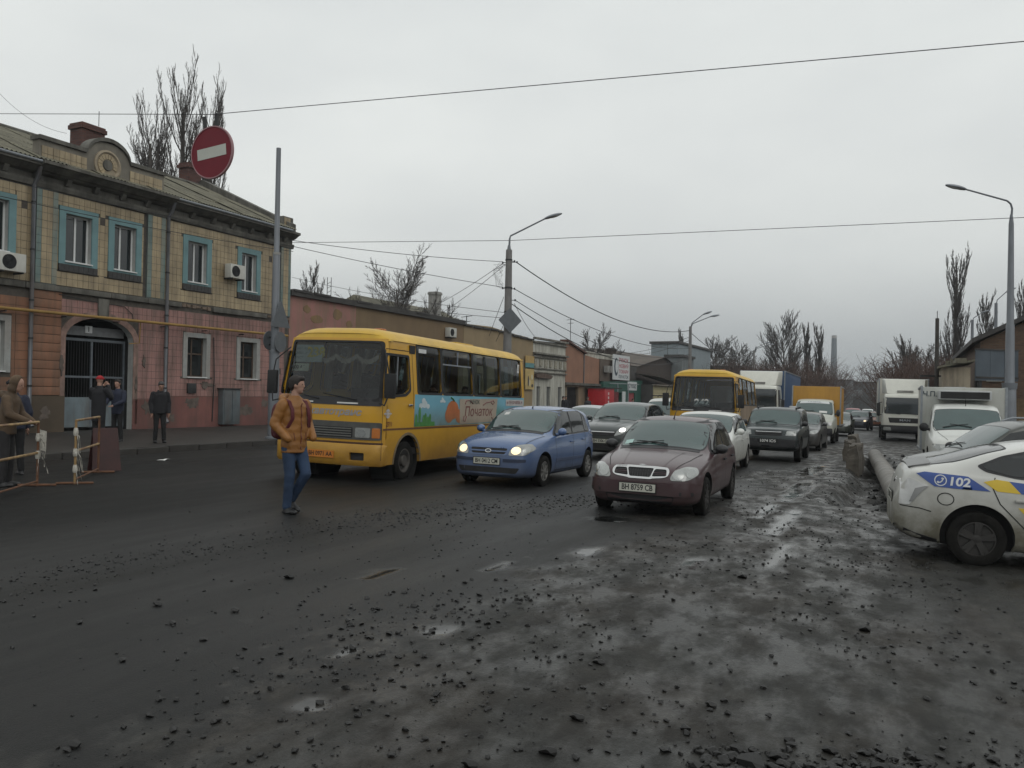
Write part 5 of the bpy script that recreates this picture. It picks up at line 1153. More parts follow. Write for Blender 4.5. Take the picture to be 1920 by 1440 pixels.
# ------------------------------------------------------------------ yellow minibuses
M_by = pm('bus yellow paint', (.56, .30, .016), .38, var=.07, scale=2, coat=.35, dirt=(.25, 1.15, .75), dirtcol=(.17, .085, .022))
M_by2 = pm('bus yellow roof', (.58, .36, .03), .45, var=.12, scale=1.5, streak=((.36, .21, .03), .35))
G_bus = clear_glass('bus window glass', (.46, .54, .55), .85)
G_ws = clear_glass('bus windscreen glass', (.62, .7, .72), .9)
M_curt = pm('beige curtain', (.30, .26, .21), .9, var=.2, scale=3)
M_seat = pm('seat cloth', (.03, .035, .05), .9, var=.3)
M_ad = None
def ad_mat():
    """printed advertisement: sky blue film fading to a pale green meadow, muddy below"""
    m = pm('printed sky film', (.15, .37, .47), .4, var=.12, scale=1.5, coat=.3, dirt=(.9, 1.45, .9), dirtcol=(.125, .115, .06)); return m
def sidey(z): return 1.13 - .10 * max(0, min(1, (z - 1.6) / 1.03)) - .03 * max(0, (.5 - z))
def frontx(y, z):
    a = abs(y) / 1.13
    return 3.50 - .09 * a * a - .12 * a ** 8 - (.17 * (z - 1.42) if z > 1.42 else 0) - (.02 * (.8 - z) if z < .8 else 0)
def make_bus(name, label, loc, rz, hero=True):
    B = thing(name, label, 'bus', loc, rz, 'yellow minibuses')
    AX = (2.42, -1.75); R = .37; RA = .52; settle(B, AX, 1.0)
    def archpts(c): return [(c + RA * cos(t), .33 + RA * 1.02 * sin(t)) for t in [pi * k / 12 for k in range(13)]]
    wins = [rnd(rect(1.0, 2.04, 1.68, 2.60), .09), rnd(rect(-.62, .9, 1.68, 2.60), .09), rnd(rect(-2.3, -.72, 1.68, 2.60), .09), rnd(rect(-3.78, -2.4, 1.68, 2.60), .09)]
    dwin = rnd([(3.30, 1.60), (3.30, 1.75), (3.22, 2.34), (2.42, 2.34), (2.40, 1.74), (2.6, 1.64)], .06)
    nose = [(frontx(1.13, z), z) for z in (.33, .8, 1.2, 1.42, 1.7, 2.0, 2.3, 2.64)]
    outer = [(-4.0, .36), (-4.0, 2.64)] + nose[::-1] + archpts(AX[0]) + archpts(AX[1])
    for sg in (1, -1):
        fn = lambda a, b, d, sg=sg: (a, sg * (sidey(b) - d), b)
        w_ = MB().region(outer, fn, wins + ([dwin] if sg > 0 else [dwin]), step=.22, depth=.05).build('side_wall', M_by, B, smooth=True, angle=30)
        fo = lambda a, b, d, sg=sg: (a, sg * (sidey(b) + .006 - d), b)
        for q in wins + [dwin]:
            cx = sum(p[0] for p in q) / len(q); cz = sum(p[1] for p in q) / len(q)
            g = MB().region(q, lambda a, b, d, sg=sg: (a, sg * (sidey(b) - .015), b), step=.3).build('side_window', G_bus, B, smooth=True)
            big = [(cx + (a - cx) * 1.0 + (.05 if a > cx else -.05), cz + (b - cz) + (.045 if b > cz else -.045)) for a, b in q]
            MB().region(big, fo, [q], step=.3, depth=.03).build('window_rubber', M_black, g)
        # sliding vent in the second window, door window bars
        MB().box(-.60, .88, *( (sidey(2.3) - .02, sidey(2.3) + .0) if sg > 0 else (-sidey(2.3), -sidey(2.3) + .02)), 2.27, 2.30).box(.12, .15, *((sidey(2.3) - .02, sidey(2.3)) if sg > 0 else (-sidey(2.3), -sidey(2.3) + .02)), 2.30, 2.58).build('vent_frame', M_steel, B)
        if sg > 0:
            for q in ([(3.43, .42), (3.44, 1.45), (3.26, 2.46), (2.26, 2.46), (2.24, 1.0)],):
                mb = MB(); L = [Vector(p) for p in densify(q + [q[0]], .1)[:-1]]
                L = [Vector(a).lerp(Vector(b), t) for a, b in zip(q[:-1], q[1:]) for t in (0, .25, .5, .75)]
                vs = []
                for i, p in enumerate(L):
                    d = (L[min(i + 1, len(L) - 1)] - L[max(0, i - 1)]).normalized(); n_ = Vector((-d.y, d.x)) * .007
                    for e in (p + n_, p - n_): vs.append(fo(e.x, e.y, 0))
                mb.add(vs, [(2 * i, 2 * i + 1, 2 * i + 3, 2 * i + 2) for i in range(len(L) - 1)]).build('door_seam', M_well, B)
            MB().box(2.32, 2.48, 1.14, 1.165, 1.41, 1.45).build('door_handle', M_chrome, B, bevel=.008)
            MB().box(2.14, 2.36, 1.045, 1.06, 2.42, 2.58).build('vent_grille', M_black, B)
            MB().box(2.86, 2.88, sidey(2.0) - .015, sidey(2.0) + .006, 1.66, 2.33).build('window_bar', M_steel, B)
        st_ = MB().region(rect(-3.98, 3.40, .965, 1.0), fo, step=.3).build('rubbing_strip', pm('brown strip', (.12, .05, .015), .6), B)
        MB().region([(c, z) for c, z in [(AX[0] + (RA + .05) * cos(t), .33 + (RA + .05) * 1.02 * sin(t)) for t in [pi * k / 14 for k in range(15)]]] + [(AX[0] + RA * cos(t), .33 + RA * 1.02 * sin(t)) for t in [pi * k / 14 for k in range(14, -1, -1)]], fo, step=.2, depth=.05).build('arch_trim', pm('dusty arch trim', (.16, .12, .07), .7, var=.3), B)
    # front
    fz = (.33, .8, 1.2, 1.42, 1.7, 2.0, 2.3, 2.64)
    fouter = [(sidey(z), z) for z in fz] + [(-sidey(z), z) for z in fz[::-1]]
    ws = rnd([(-1.02, 1.52), (1.02, 1.52), (.95, 2.56), (-.95, 2.56)], .07)
    ff = lambda y, z, d: (frontx(y, z) - d, y, z)
    MB().region(fouter, ff, [ws], step=.16, depth=.05).build('front_panel', M_by, B, smooth=True, angle=30)
    fpos = lambda o: (lambda y, z, d: (frontx(y, z) + o - d, y, z))
    W_ = MB().region(ws, fpos(-.01), step=.16).build('windscreen', G_ws, B, smooth=True)
    MB().region([(y * 1.045, 2.08 + (z - 2.08) * 1.07) for y, z in ws], fpos(.006), [[(y * .985, 2.04 + (z - 2.04) * .985) for y, z in ws]], step=.16, depth=.02).build('windscreen_rubber', M_black, W_)
    MB().region(rnd(rect(-1.06, 1.06, 1.40, 1.545), .03), fpos(.008), step=.16, depth=.02).build('scuttle_panel', M_plastic, W_)
    for a in (-.72, .22): MB().region(rect(a, a + .42, 1.425, 1.45), fpos(.014), step=.1, depth=.01).build('scuttle_label', M_paper, W_)
    for a, b in ((.62, -.1), (-.18, -.82)):
        MB().tube([(frontx(a, 1.5) + .03, a, 1.5), (frontx(b, 1.62) + .03, b * .95, 1.60)], [.014, .008], 5).build('wiper', M_black, W_)
    # grille band, lamps, bumper
    gb = MB().region(rnd(rect(-1.08, 1.08, .78, 1.10), .04), fpos(.012), step=.14, depth=.03).build('grille_band', pm('grey grille band', (.07, .07, .065), .55, var=.25), B, smooth=True)
    MB().region(rnd(rect(-.56, .56, .81, 1.0), .03), fpos(.018), step=.14, depth=.02).build('grille_opening', M_black, gb)
    for k in range(4): MB().region(rect(-.54, .54, .83 + k * .045, .85 + k * .045), fpos(.03), step=.2, depth=.02).build('grille_slat', pm('grey slat', (.13, .13, .12), .5), gb)
    for sg in (1, -1):
        q = rnd(rect(*((.62, .90) if sg > 0 else (-.90, -.62)), .82, 1.0), .03); h = MB().region(q, fpos(.026), step=.08, depth=.03).build('headlamp', M_lens, gb, smooth=True)
        MB().region(ell(sg * .74, .90, .09, .07, 16), fpos(.031), step=.08).build('reflector', M_refl, h)
        MB().region(rnd(rect(*((.93, 1.06) if sg > 0 else (-1.06, -.93)), .82, 1.0), .02), fpos(.02), step=.06, depth=.03).build('indicator', M_amber, gb)
    bz = (.31, .36, .52, .66, .70)
    def bumpx(y, z, d): return (frontx(y, z) + .09 + (.0 if .34 < z < .67 else -.035) - d, y * 1.01, z)
    bm_ = MB().region(rnd(rect(-1.13, 1.13, .31, .70), .04), bumpx, [rnd(rect(-.83, -.55, .41, .55), .02), rnd(rect(.55, .83, .41, .55), .02)], step=.12, depth=.12).build('bumper', M_by, B, smooth=True)
    for sg in (1, -1): MB().region(rect(*((.55, .83) if sg > 0 else (-.83, -.55)), .41, .55), lambda y, z, d: (frontx(y, z) + .04, y, z), step=.1).build('fog_recess', M_black, bm_)
    MB().region(rect(-1.1, 1.1, .70, .735), fpos(.03), step=.2, depth=.03).build('bumper_strip', pm('dark brown line', (.06, .025, .01), .6), bm_)
    px_ = frontx(0, .5) + .095
    pl = MB().box(px_, px_ + .012, -.31, .25, .43, .56).build('number_plate', pm('orange number plate', (.50, .17, .02), .5), bm_)
    text_mb(MB(), 'BH 0971 AA', .11, lambda a, b, d: (px_ + .014, -.03 + a, .495 + b), bold=.002, width=.5).build('plate_lettering', M_black, pl, weld=False)
    if hero:
        text_mb(MB(), 'Черкавтотранс', .17, lambda a, b, d: (frontx(.0 + a, 1.28) + .006, .0 + a, 1.27 + b), bold=.006, shear=.25, width=1.45).build('front_lettering', pm('silver lettering', (.30, .29, .29), .45), B, weld=False)
    # roof
    xs = [-4.02, -3.95, -3.85] + [-3.6 + .35 * k for k in range(19)] + [2.9, 3.05, 3.15, 3.22, 3.27]; N = 20; mb = MB()
    for x in xs:
        k = 1 if x < 2.9 else math.sqrt(max(0, 1 - ((x - 2.9) / .42) ** 2)); k = min(k, math.sqrt(max(.0, 1 - ((-3.75 - x) / .32) ** 2)) if x < -3.75 else 1)
        for i in range(N + 1):
            y = -1.055 + 2.11 * i / N; a = abs(y) / 1.055
            mb.v.append((x - (.09 * a * a + .1 * a ** 8) * smooth(2.7, 3.2, x), y, 2.62 + .235 * k * (1 - a ** 4.5) ** .7))
    mb.f = [(i * (N + 1) + j, i * (N + 1) + j + 1, (i + 1) * (N + 1) + j + 1, (i + 1) * (N + 1) + j) for i in range(len(xs) - 1) for j in range(N)]; mb.m = [0] * len(mb.f)
    rf = mb.build('roof', M_by2, B, smooth=True, angle=60)
    for y in (-.55, .55): MB().box(2.55, 2.72, y - .09, y + .09, 2.83, 2.87).build('marker_lamp', M_amber, rf, bevel=.015)
    MB().box(-2.2, -1.2, -.4, .4, 2.84, 2.90).build('roof_hatch', M_by2, rf, bevel=.02)
    MB().region(fouter and rect(-1.06, 1.06, 2.60, 2.74), lambda y, z, d: (frontx(y, 2.6) + .0 - (z - 2.6) * .35 - d, y * (1 - .06 * (z - 2.6)), z - .1 * (abs(y) / 1.06) ** 6 * (z - 2.6) / .14), step=.16, depth=.1).build('front_visor', M_by2, rf, smooth=True)
    # rear, floor, interior
    MB().region([(sidey(z), z) for z in (.36, 1.2, 1.7, 2.2, 2.66)] + [(-sidey(z), z) for z in (2.66, 2.2, 1.7, 1.2, .36)], lambda y, z, d: (-4.0 - .02 + d, y, z), [rnd(rect(-.8, .8, 1.7, 2.45), .08)], step=.3, depth=.05).build('rear_panel', M_by, B)
    MB().region(rnd(rect(-.8, .8, 1.7, 2.45), .08), lambda y, z, d: (-4.0, y, z), step=.4).build('rear_window', G_bus, B)
    for sg in (1, -1): MB().box(-4.06, -4.02, sg * .95 - .09, sg * .95 + .09, .8, 1.15).build('tail_lamp', M_tail, B)
    MB().box(-3.95, 3.3, -1.06, 1.06, .48, .60).box(-3.9, 1.7, -.9, .9, .34, .48).build('floor', M_under, B)
    MB().region(rect(-1.0, 1.0, .6, 1.42), lambda y, z, d: (3.30 - .1 * (abs(y)) ** 2 - d, y, z), step=.5, depth=.5).build('dashboard', M_plastic, B)
    seats = [(x, y) for x in (1.2, .4, -.4, -1.2, -2.0, -2.8, -3.5) for y in (-.85, -.42, .42, .85)] + [(2.3, .62)]
    for x, y in seats: MB().box(x - .2, x + .22, y - .19, y + .19, .95, 1.05).box(x - .28, x - .19, y - .19, y + .19, 1.0, 1.72).box(x - .05, x + .05, y - .08, y + .08, .6, .95).build('seat', M_seat, B)
    sw = MB(); sw.lathe([(.19, 0), (.205, .012), (.22, 0), (.205, -.012), (.19, 0)], 22, 'x', (2.85, .62, 1.5)); sw.box(2.84, 2.86, .43, .81, 1.49, 1.51).tube([(2.85, .62, 1.5), (3.1, .62, 1.2)], .03, 6); sw.build('steering_wheel', M_black, B)
    for sg in (1, -1):
        for (a, w) in ((1.98, .16), (1.05, .14), (.84, .16), (-.58, .18), (-.8, .3), (-1.5, .2), (-2.2, .22), (-2.5, .3), (-3.1, .22), (-3.7, .2)):
            mb = MB(); n = 10
            for i in range(n + 1):
                t = i / n; x = a - w * t
                for z in (1.62, 2.58): mb.v.append((x + (.06 * sin(z * 2 + a) if z < 2 else 0), sg * (sidey(z) - .07 - .018 * sin(i * 2.2)), z))
            mb.f = [(2 * i, 2 * i + 1, 2 * i + 3, 2 * i + 2) for i in range(n)]; mb.m = [0] * n
            mb.build('curtain', M_curt, B, smooth=True)
    # mirrors
    for sg in (1, -1):
        o = MB().box(3.40, 3.47, *((1.16, 1.38) if sg > 0 else (-1.38, -1.16)), 1.55, 2.0).build('mirror', M_black, B, bevel=.03)
        MB().tube([(3.42, sg * 1.06, 1.46), (3.5, sg * 1.2, 1.42), (3.46, sg * 1.25, 1.6)], .015, 6).tube([(3.25, sg * 1.02, 2.45), (3.45, sg * 1.2, 2.2), (3.45, sg * 1.25, 1.95)], .012, 6).build('mirror_arm', M_black, o)
    # wheels
    for ax in AX:
        for sg in (1, -1):
            y = sg * .97; o = sg * .11; P = (ax, y, R)
            w = MB().lathe([(R * .62, -.05), (R * .62, o * .95), (R * .55, o * .9), (R * .5, o * .3), (R * .3, o * .35), (R * .27, o * .95), (R * .12, o * 1.0), (0, o * 1.0)], 28, 'y', P).build('wheel', pm('dusty steel wheel', (.085, .078, .07), .7, .2, var=.35, scale=9), B, smooth=True, angle=30)
            for k in range(6):
                t = 2 * pi * k / 6; MB().lathe([(.02, o * .3), (.02, o * .62), (0, o * .62)], 8, 'y', (ax + R * .4 * cos(t), y, R + R * .4 * sin(t))).build('wheel_nut', M_rimd, w)
            MB().lathe([(R * .6, -o * .9), (R * .9, -o), (R * .98, -o * .8), (R, -o * .5), (R, o * .5), (R * .98, o * .85), (R * .9, o), (R * .64, o), (R * .6, o * .9)], 32, 'y', P, caps=False).build('tyre', M_tyre, w, smooth=True)
            MB().lathe([(0, -o * 3.4), (RA - .02, -o * 3.4), (RA - .02, o * 1.05)], 24, 'y', (ax, y, .36), caps=False).build('wheel_well', M_well, B)
    fs = lambda o: (lambda a, b, d: (a, sidey(b) + o - d, b))
    if hero:
        for k, sg in ((0, 1),):
            ad = MB().region(rect(-3.98, 2.20, 1.01, 1.64), fs(.004), step=.4).build('advert_film', ad_mat(), B)
            M_cl = pm('printed cloud', (.50, .56, .57), .45); M_gr = pm('printed green', (.06, .20, .05), .45, var=.3, scale=9); M_or = pm('printed orange', (.40, .12, .035), .45, var=.25, scale=4, dirt=(1.0, 1.3, .7), dirtcol=(.15, .11, .06)); M_po = pm('printed cream poster', (.36, .30, .235), .45, var=.12, scale=3, dirt=(.98, 1.2, .6), dirtcol=(.16, .13, .09)); M_rd = pm('printed dark red', (.15, .03, .025), .45); M_dg = pm('printed dark green ink', (.03, .06, .05), .45); M_st = pm('address strip', (.48, .46, .45), .5)
            def cloud(x, z, s): 
                for dx, dz, r in ((0, 0, 1), (.16, -.03, .7), (-.15, -.04, .65), (.05, .07, .7)): MB().region(ell(x + dx * s, z + dz * s, .12 * r * s, .075 * r * s, 12), fs(.0065 + .0004 * r), step=.2).build('cloud', M_cl, ad)
            cloud(1.78, 1.45, 1.0); cloud(.95, 1.53, .55)
            for x, h in ((2.12, .2), (1.98, .34), (1.8, .18), (1.72, .22), (1.62, .15), (1.52, .2)): MB().region(ell(x, 1.06 + h / 2, .055, h / 2, 12), fs(.007), step=.2).build('cypress', M_gr, ad)
            MB().region(rect(1.3, 2.18, 1.012, 1.1), fs(.0066), step=.4).build('meadow', M_gr, ad)
            for x, z, rx, rz_ in ((.45, 1.33, .30, .20), (.10, 1.2, .2, .15), (.62, 1.22, .2, .16)): MB().region(ell(x, z, rx, rz_, 20), fs(.0068 + .001 * rx), step=.2).build('pumpkin', M_or, ad)
            MB().tube([fs(.012)(.40, 1.52, 0), fs(.012)(.46, 1.57, 0), fs(.012)(.56, 1.60, 0)], .014, 5).build('pumpkin_stalk', M_gr, ad)
            for k2 in range(7): MB().region([(-2.15 - k2 * .06, 1.15), (-2.12 - k2 * .06, 1.15), (-2.08 - k2 * .09 + .1, 1.58 - .02 * k2)], fs(.007), step=.3).build('leaf', M_gr, ad)
            po = MB().region([(.06, 1.02), (.12, 1.57), (-2.10, 1.60), (-2.02, 1.06)], fs(.009), step=.4).build('poster_board', M_po, ad)
            text_mb(MB(), 'РИНОК', .13, lambda a, b, d: fs(.0115)(-.72 - a, 1.505 + b, 0), bold=.003, width=.56).build('poster_lettering', M_dg, po, weld=False)
            text_mb(MB(), 'Початок', .30, lambda a, b, d: fs(.0115)(-1.0 - a, 1.285 + b, 0), bold=.002, shear=.12, width=1.62).build('poster_lettering', M_rd, po, weld=False)
            for cu in ([(-.18, 1.46), (-.22, 1.53), (-.38, 1.545), (-.5, 1.52), (-.6, 1.47)], [(-.28, 1.2), (-.2, 1.08), (-.1, 1.1), (-.14, 1.2)], [(-1.2, 1.44), (-1.4, 1.5), (-1.65, 1.52), (-1.82, 1.55), (-1.88, 1.5), (-1.8, 1.46), (-1.7, 1.5)], [(-1.75, 1.16), (-1.85, 1.08), (-1.88, 1.05)]):
                MB().tube([fs(.0115)(a, b, 0) for a, b in cu], .012, 4).build('flourish', M_rd, po)
            sg_ = MB().region(rect(-3.92, -2.66, 1.43, 1.585), fs(.009), step=.4).build('address_strip', M_st, ad)
            text_mb(MB(), 'м. ГЕН. БОЧАРОВА, 94', .11, lambda a, b, d: fs(.0115)(-3.29 - a, 1.508 + b, 0), bold=.002, width=1.12).build('strip_lettering', M_rd, sg_, weld=False)
            text_mb(MB(), '2711', .12, lambda a, b, d: fs(.006)(3.18 - a, 1.075 + b, 0), bold=.003, width=.2).build('fleet_number', M_rd, B, weld=False)
            lg = MB().region(ell(3.24, 1.27, .085, .085, 20), fs(.005), [ell(3.24, 1.27, .065, .065, 18)], step=.1).build('roundel', M_st, B)
            MB().region(rect(3.10, 3.38, 1.258, 1.282), fs(.006), step=.2).build('roundel_bar', M_st, lg); MB().region(rect(3.215, 3.265, 1.20, 1.34), fs(.0055), step=.2).build('roundel_stem', M_st, lg)
            MB().box(-3.74, -3.6, 1.045, 1.05, 2.28, 2.50).build('route_sticker', M_paper, B); text_mb(MB(), '5', .16, lambda a, b, d: (-3.67 - a, 1.053, 2.39 + b)).build('sticker_lettering', M_black, B, weld=False)
            MB().box(1.62, 1.95, 1.035, 1.04, 2.46, 2.54).build('window_label', M_paper, B)
        # things in the windscreen
        rb = MB().region(rect(-.93, -.28, 2.17, 2.5), fpos(-.05), step=.2).build('route_board', pm('pale route board', (.30, .33, .30), .6, var=.12, scale=4), B)
        text_mb(MB(), '238', .26, lambda a, b, d: (frontx(-.4, 2.34) - .042, -.42 + a, 2.35 + b), bold=.008).build('route_number', pm('yellow number', (.42, .33, .05), .6), rb, weld=False)
        for k in range(3): text_mb(MB(), ('ПОСКОТ - ВОКЗАЛ', 'ПРИВОЗ - ЦЕНТР', 'ЛУСТДОРФ')[k], .06, lambda a, b, d: (frontx(-.7, 2.34) - .042, -.72 + a, 2.43 - .09 * k + b), width=.34).build('route_lettering', M_inkd, rb, weld=False)
        r2 = MB().region(rect(-1.0, -.55, 2.0, 2.14), fpos(-.05), step=.2).build('fare_board', pm('cream board', (.42, .42, .32), .6), B); text_mb(MB(), '4,00 4,00', .1, lambda a, b, d: (frontx(-.78, 2.07) - .042, -.78 + a, 2.07 + b), bold=.003, width=.38).build('fare_lettering', M_black, r2, weld=False)
        mb = MB(); n = 30
        for i in range(n + 1):
            y = -.45 + 1.3 * i / n; z = 2.30 - .10 * abs(sin(i * pi / 10)); mb.v += [(frontx(y, z) - .12, y, z + .05), (frontx(y, z) - .12 + .015 * sin(i * 2), y, z - .03 - .02 * (i % 2))]
        mb.f = [(2 * i, 2 * i + 1, 2 * i + 3, 2 * i + 2) for i in range(n)]; mb.m = [0] * n; mb.build('windscreen_fringe', M_curt, B)
        for k in range(4): MB().box(3.05 + .02 * k, 3.3 + .015 * k, .3 + .1 * k, .75 + .05 * k, 1.425 + .012 * k, 1.435 + .012 * k).build('paper', M_paper, B)
    else:
        nb = MB().region(rect(-.30, .24, 1.56, 1.84), fpos(-.03), step=.2).build('route_board', pm('grey board', (.12, .13, .13), .6), B)
        text_mb(MB(), '242', .30, lambda a, b, d: (frontx(0, 1.7) - .022, -.03 + a, 1.70 + b), bold=.01, width=.50).build('route_number', M_paper, nb, weld=False)
        MB().region(rnd(rect(-4.0, 2.2, .98, 1.64), .03), fs(.004), step=.5).build('faded_advert', pm('faded brown advert', (.20, .145, .10), .5, var=.3, scale=1.2, streak=((.28, .2, .13), .6)), B)
    return B
brz = math.atan2(-6.56, -2.49)
bus1 = make_bus('minibus', 'yellow minibus with sky-blue market advert along its side, behind man in orange jacket', (-2.19, 18.48, gz(-2.19, 18.48)), brz, True)
# ------------------------------------------------------------------ the rest of the traffic
def scaled(sp, sx, sz, W, **k):
    d = dict(sp)
    for key in ('top', 'bot', 'belt'): d[key] = [(x * sx, z * sz) for x, z in sp[key]]
    d['plan'] = [(x * sx, q) for x, q in sp['plan']]; d['axles'] = tuple(a * sx for a in sp['axles']); d['W'] = W; d.update(k); return d
SED = spec_lanos(None); HAT = spec_getz(None)
SUV = dict(W=1.77, R=.35, axles=(1.22, -1.22), paint=None, tumble=.17, crown=.06, waist=.6, flank=.97,
    top=[(1.92, .74), (1.90, .88), (1.82, .97), (1.3, 1.04), (.84, 1.07), (.78, 1.09), (.38, 1.38), (.16, 1.54), (-.05, 1.61), (-1.1, 1.64), (-1.6, 1.60), (-1.76, 1.15), (-1.82, 1.0), (-1.85, .7)],
    bot=[(1.92, .42), (1.8, .34), (1.2, .30), (-1.2, .30), (-1.85, .42)], belt=[(1.92, .68), (1.82, .88), (1.3, .97), (.6, 1.02), (-1.5, 1.06), (-1.85, .9)],
    plan=[(1.92, .78), (1.89, .88), (1.8, .94), (1.5, .98), (1.0, 1), (-1.4, 1), (-1.75, .95), (-1.85, .88)])
VAN = dict(W=1.83, R=.31, axles=(1.32, -1.32), paint=None, tumble=.13, crown=.06, waist=.6, flank=.97,
    top=[(2.02, .62), (1.99, .76), (1.88, .88), (1.4, 1.04), (1.2, 1.10), (1.12, 1.14), (.6, 1.52), (.36, 1.68), (.05, 1.78), (-.6, 1.81), (-1.8, 1.79), (-1.98, 1.70), (-2.06, 1.1), (-2.09, .7)],
    bot=[(2.02, .26), (1.9, .2), (1.3, .19), (-1.3, .2), (-2.09, .34)], belt=[(2.02, .58), (1.88, .78), (1.3, .93), (.6, 1.02), (-1.9, 1.1), (-2.09, .9)],
    plan=[(2.02, .66), (1.98, .8), (1.85, .91), (1.5, .98), (1.0, 1), (-1.6, 1), (-1.95, .97), (-2.09, .9)])
WAG = dict(SED); WAG['top'] = SED['top'][:10] + [(-.8, 1.45), (-1.4, 1.42), (-1.75, 1.35), (-2.0, 1.05), (-2.1, .92), (-2.16, .7)]; WAG['belt'] = SED['belt'][:-2] + [(-1.6, .95), (-2.16, .8)]
def dress(C, sx, sz, W, tpl, lit=None, plate=None, dark_plate=False, mir=None, wheel=None, fancy=True, hl=None, seamed=True):
    S = lambda q: [(a * sx, b * sz) for a, b in q]
    if tpl == 'sed':
        C.screen(.78 * sx, .02 * sx, .95); C.screen(-1.12 * sx, -1.56 * sx, .90, G_dark, 'rear_window')
        sw = [[(.60, .90), (.36, 1.12), (.05, 1.30), (-.28, 1.345), (-.30, .925)], [(-.37, .93), (-.36, 1.345), (-.75, 1.345), (-1.05, 1.27), (-1.15, .95)]]; hz = .64; gz0, gz1 = .56, .69; mx, mz = .50, .95; pz = .42
    elif tpl == 'wag':
        C.screen(.78 * sx, .02 * sx, .95); sw = [[(.60, .90), (.36, 1.12), (.05, 1.30), (-.28, 1.345), (-.30, .925)], [(-.37, .93), (-.36, 1.345), (-.95, 1.35), (-1.08, 1.30), (-1.1, .95)], [(-1.16, .96), (-1.14, 1.31), (-1.6, 1.27), (-1.8, 1.0)]]; hz = .64; gz0, gz1 = .56, .69; mx, mz = .50, .95; pz = .42
    elif tpl == 'hat':
        C.screen(.80 * sx, .10 * sx, .95); C.lay('rear_window', rnd([(-.52 * W / 1.66, 1.06 * sz), (.52 * W / 1.66, 1.06 * sz), (.46 * W / 1.66, 1.34 * sz), (-.46 * W / 1.66, 1.34 * sz)], .06, 3), 'r', G_dark, .006)
        sw = [[(.62, .955), (.42, 1.16), (.12, 1.36), (-.22, 1.40), (-.22, .97)], [(-.30, .975), (-.30, 1.40), (-.75, 1.405), (-.98, 1.36), (-.98, .995)], [(-1.03, 1.0), (-1.03, 1.34), (-1.18, 1.28), (-1.30, 1.08), (-1.28, 1.01)]]; hz = .70; gz0, gz1 = .60, .72; mx, mz = .56, 1.0; pz = .47
    elif tpl == 'suv':
        C.screen(.74 * sx, .18 * sx, .95); C.lay('rear_window', rnd([(-.6, 1.12 * sz), (.6, 1.12 * sz), (.54, 1.5 * sz), (-.54, 1.5 * sz)], .05, 3), 'r', G_dark, .006)
        sw = [[(.62, 1.06), (.42, 1.28), (.2, 1.48), (-.18, 1.52), (-.18, 1.06)], [(-.25, 1.06), (-.25, 1.52), (-.85, 1.53), (-.85, 1.08)], [(-.92, 1.09), (-.92, 1.53), (-1.45, 1.5), (-1.55, 1.12)]]; hz = .86; gz0, gz1 = .78, .92; mx, mz = .58, 1.12; pz = .62
    else:
        C.screen(1.08 * sx, .40 * sx, .95); C.lay('rear_window', rnd([(-.6, 1.2 * sz), (.6, 1.2 * sz), (.56, 1.6 * sz), (-.56, 1.6 * sz)], .05, 3), 'r', G_dark, .006)
        sw = [[(.95, 1.08), (.72, 1.28), (.42, 1.54), (.10, 1.62), (.06, 1.06)], [(-.02, 1.08), (.0, 1.62), (-.9, 1.63), (-.9, 1.10)], [(-1.0, 1.12), (-1.0, 1.63), (-1.75, 1.61), (-1.75, 1.14)]]; hz = .78; gz0, gz1 = .62, .74; mx, mz = .86, 1.12; pz = .45
    for sd in 'ls':
        xs_ = [a for q in sw for a, b in q]; 
    C.sides([S(q) for q in sw])
    w = W / 2
    for sg in (1, -1):
        q = hl or ([(.50, hz - .06), (.80, hz - .05), (.93, hz + .03), (.90, hz + .10), (.70, hz + .09), (.56, hz + .03)] if tpl != 'suv' else [(.56, hz - .07), (.90, hz - .07), (.90, hz + .07), (.60, hz + .07)])
        h = C.lay('headlamp', rnd([(sg * a * w * .97, b * sz) for a, b in q], .03, 3), 'f', M_lens, .012, step=.05)
        cx = sum(a for a, b in q) / len(q) * .95 * w * .97; cz = sum(b for a, b in q) / len(q) * sz
        C.lay('lit_bulb' if lit else 'lamp_cell', ell(sg * cx, cz, .085, .055, 14), 'f', lit or M_refl, .018, h, step=.05)
        if tpl != 'hat' or True: C.lay('tail_lamp', rnd([(sg * w * .66, (hz + .05) * sz), (sg * w * .86, (hz + .07) * sz), (sg * w * .84, (hz + .25) * sz), (sg * w * .68, (hz + .23) * sz)], .03, 2), 'r', M_tail, .01)
    g = C.lay('grille', rnd([(-.42 * w, gz0 * sz), (.42 * w, gz0 * sz), (.46 * w, gz1 * sz), (-.46 * w, gz1 * sz)], .02, 3), 'f', M_black, .006, step=.06)
    if fancy:
        for k in range(3): C.lay('grille_slat', rect(-.41 * w, .41 * w, (gz0 + .02 + k * (gz1 - gz0) * .3) * sz, (gz0 + .035 + k * (gz1 - gz0) * .3) * sz), 'f', M_chrome if k == 2 else M_plastic, .014, g, step=.1)
        C.lay('lower_intake', rnd([(-.6 * w, (pz - .2) * sz), (.6 * w, (pz - .2) * sz), (.66 * w, (pz - .09) * sz), (-.66 * w, (pz - .09) * sz)], .03, 3), 'f', M_black, .006, step=.08)
        C.wipers(.78 * sx if tpl in ('sed', 'wag', 'hat') else (.72 * sx if tpl == 'suv' else 1.06 * sx))
        f0, r0 = sw[0][0][0] * sx + .06, sw[1][-1][0] * sx; zb_ = C.sp['bot'][2][1] + .09; mid_ = sw[0][-1][0] * sx - .03; zl_ = sw[0][0][1] * sz
        if seamed: C.seams([[(f0, zl_ - .06), (f0 - .03, zb_ + .2), (f0, zb_), (mid_, zb_), (mid_, zl_ + .02)], [(mid_, zb_), (r0 + .2, zb_), (r0, zl_ + .02)]]); C.handle(mid_ + .16, zl_ - .15); C.handle(r0 + .12, zl_ - .13)
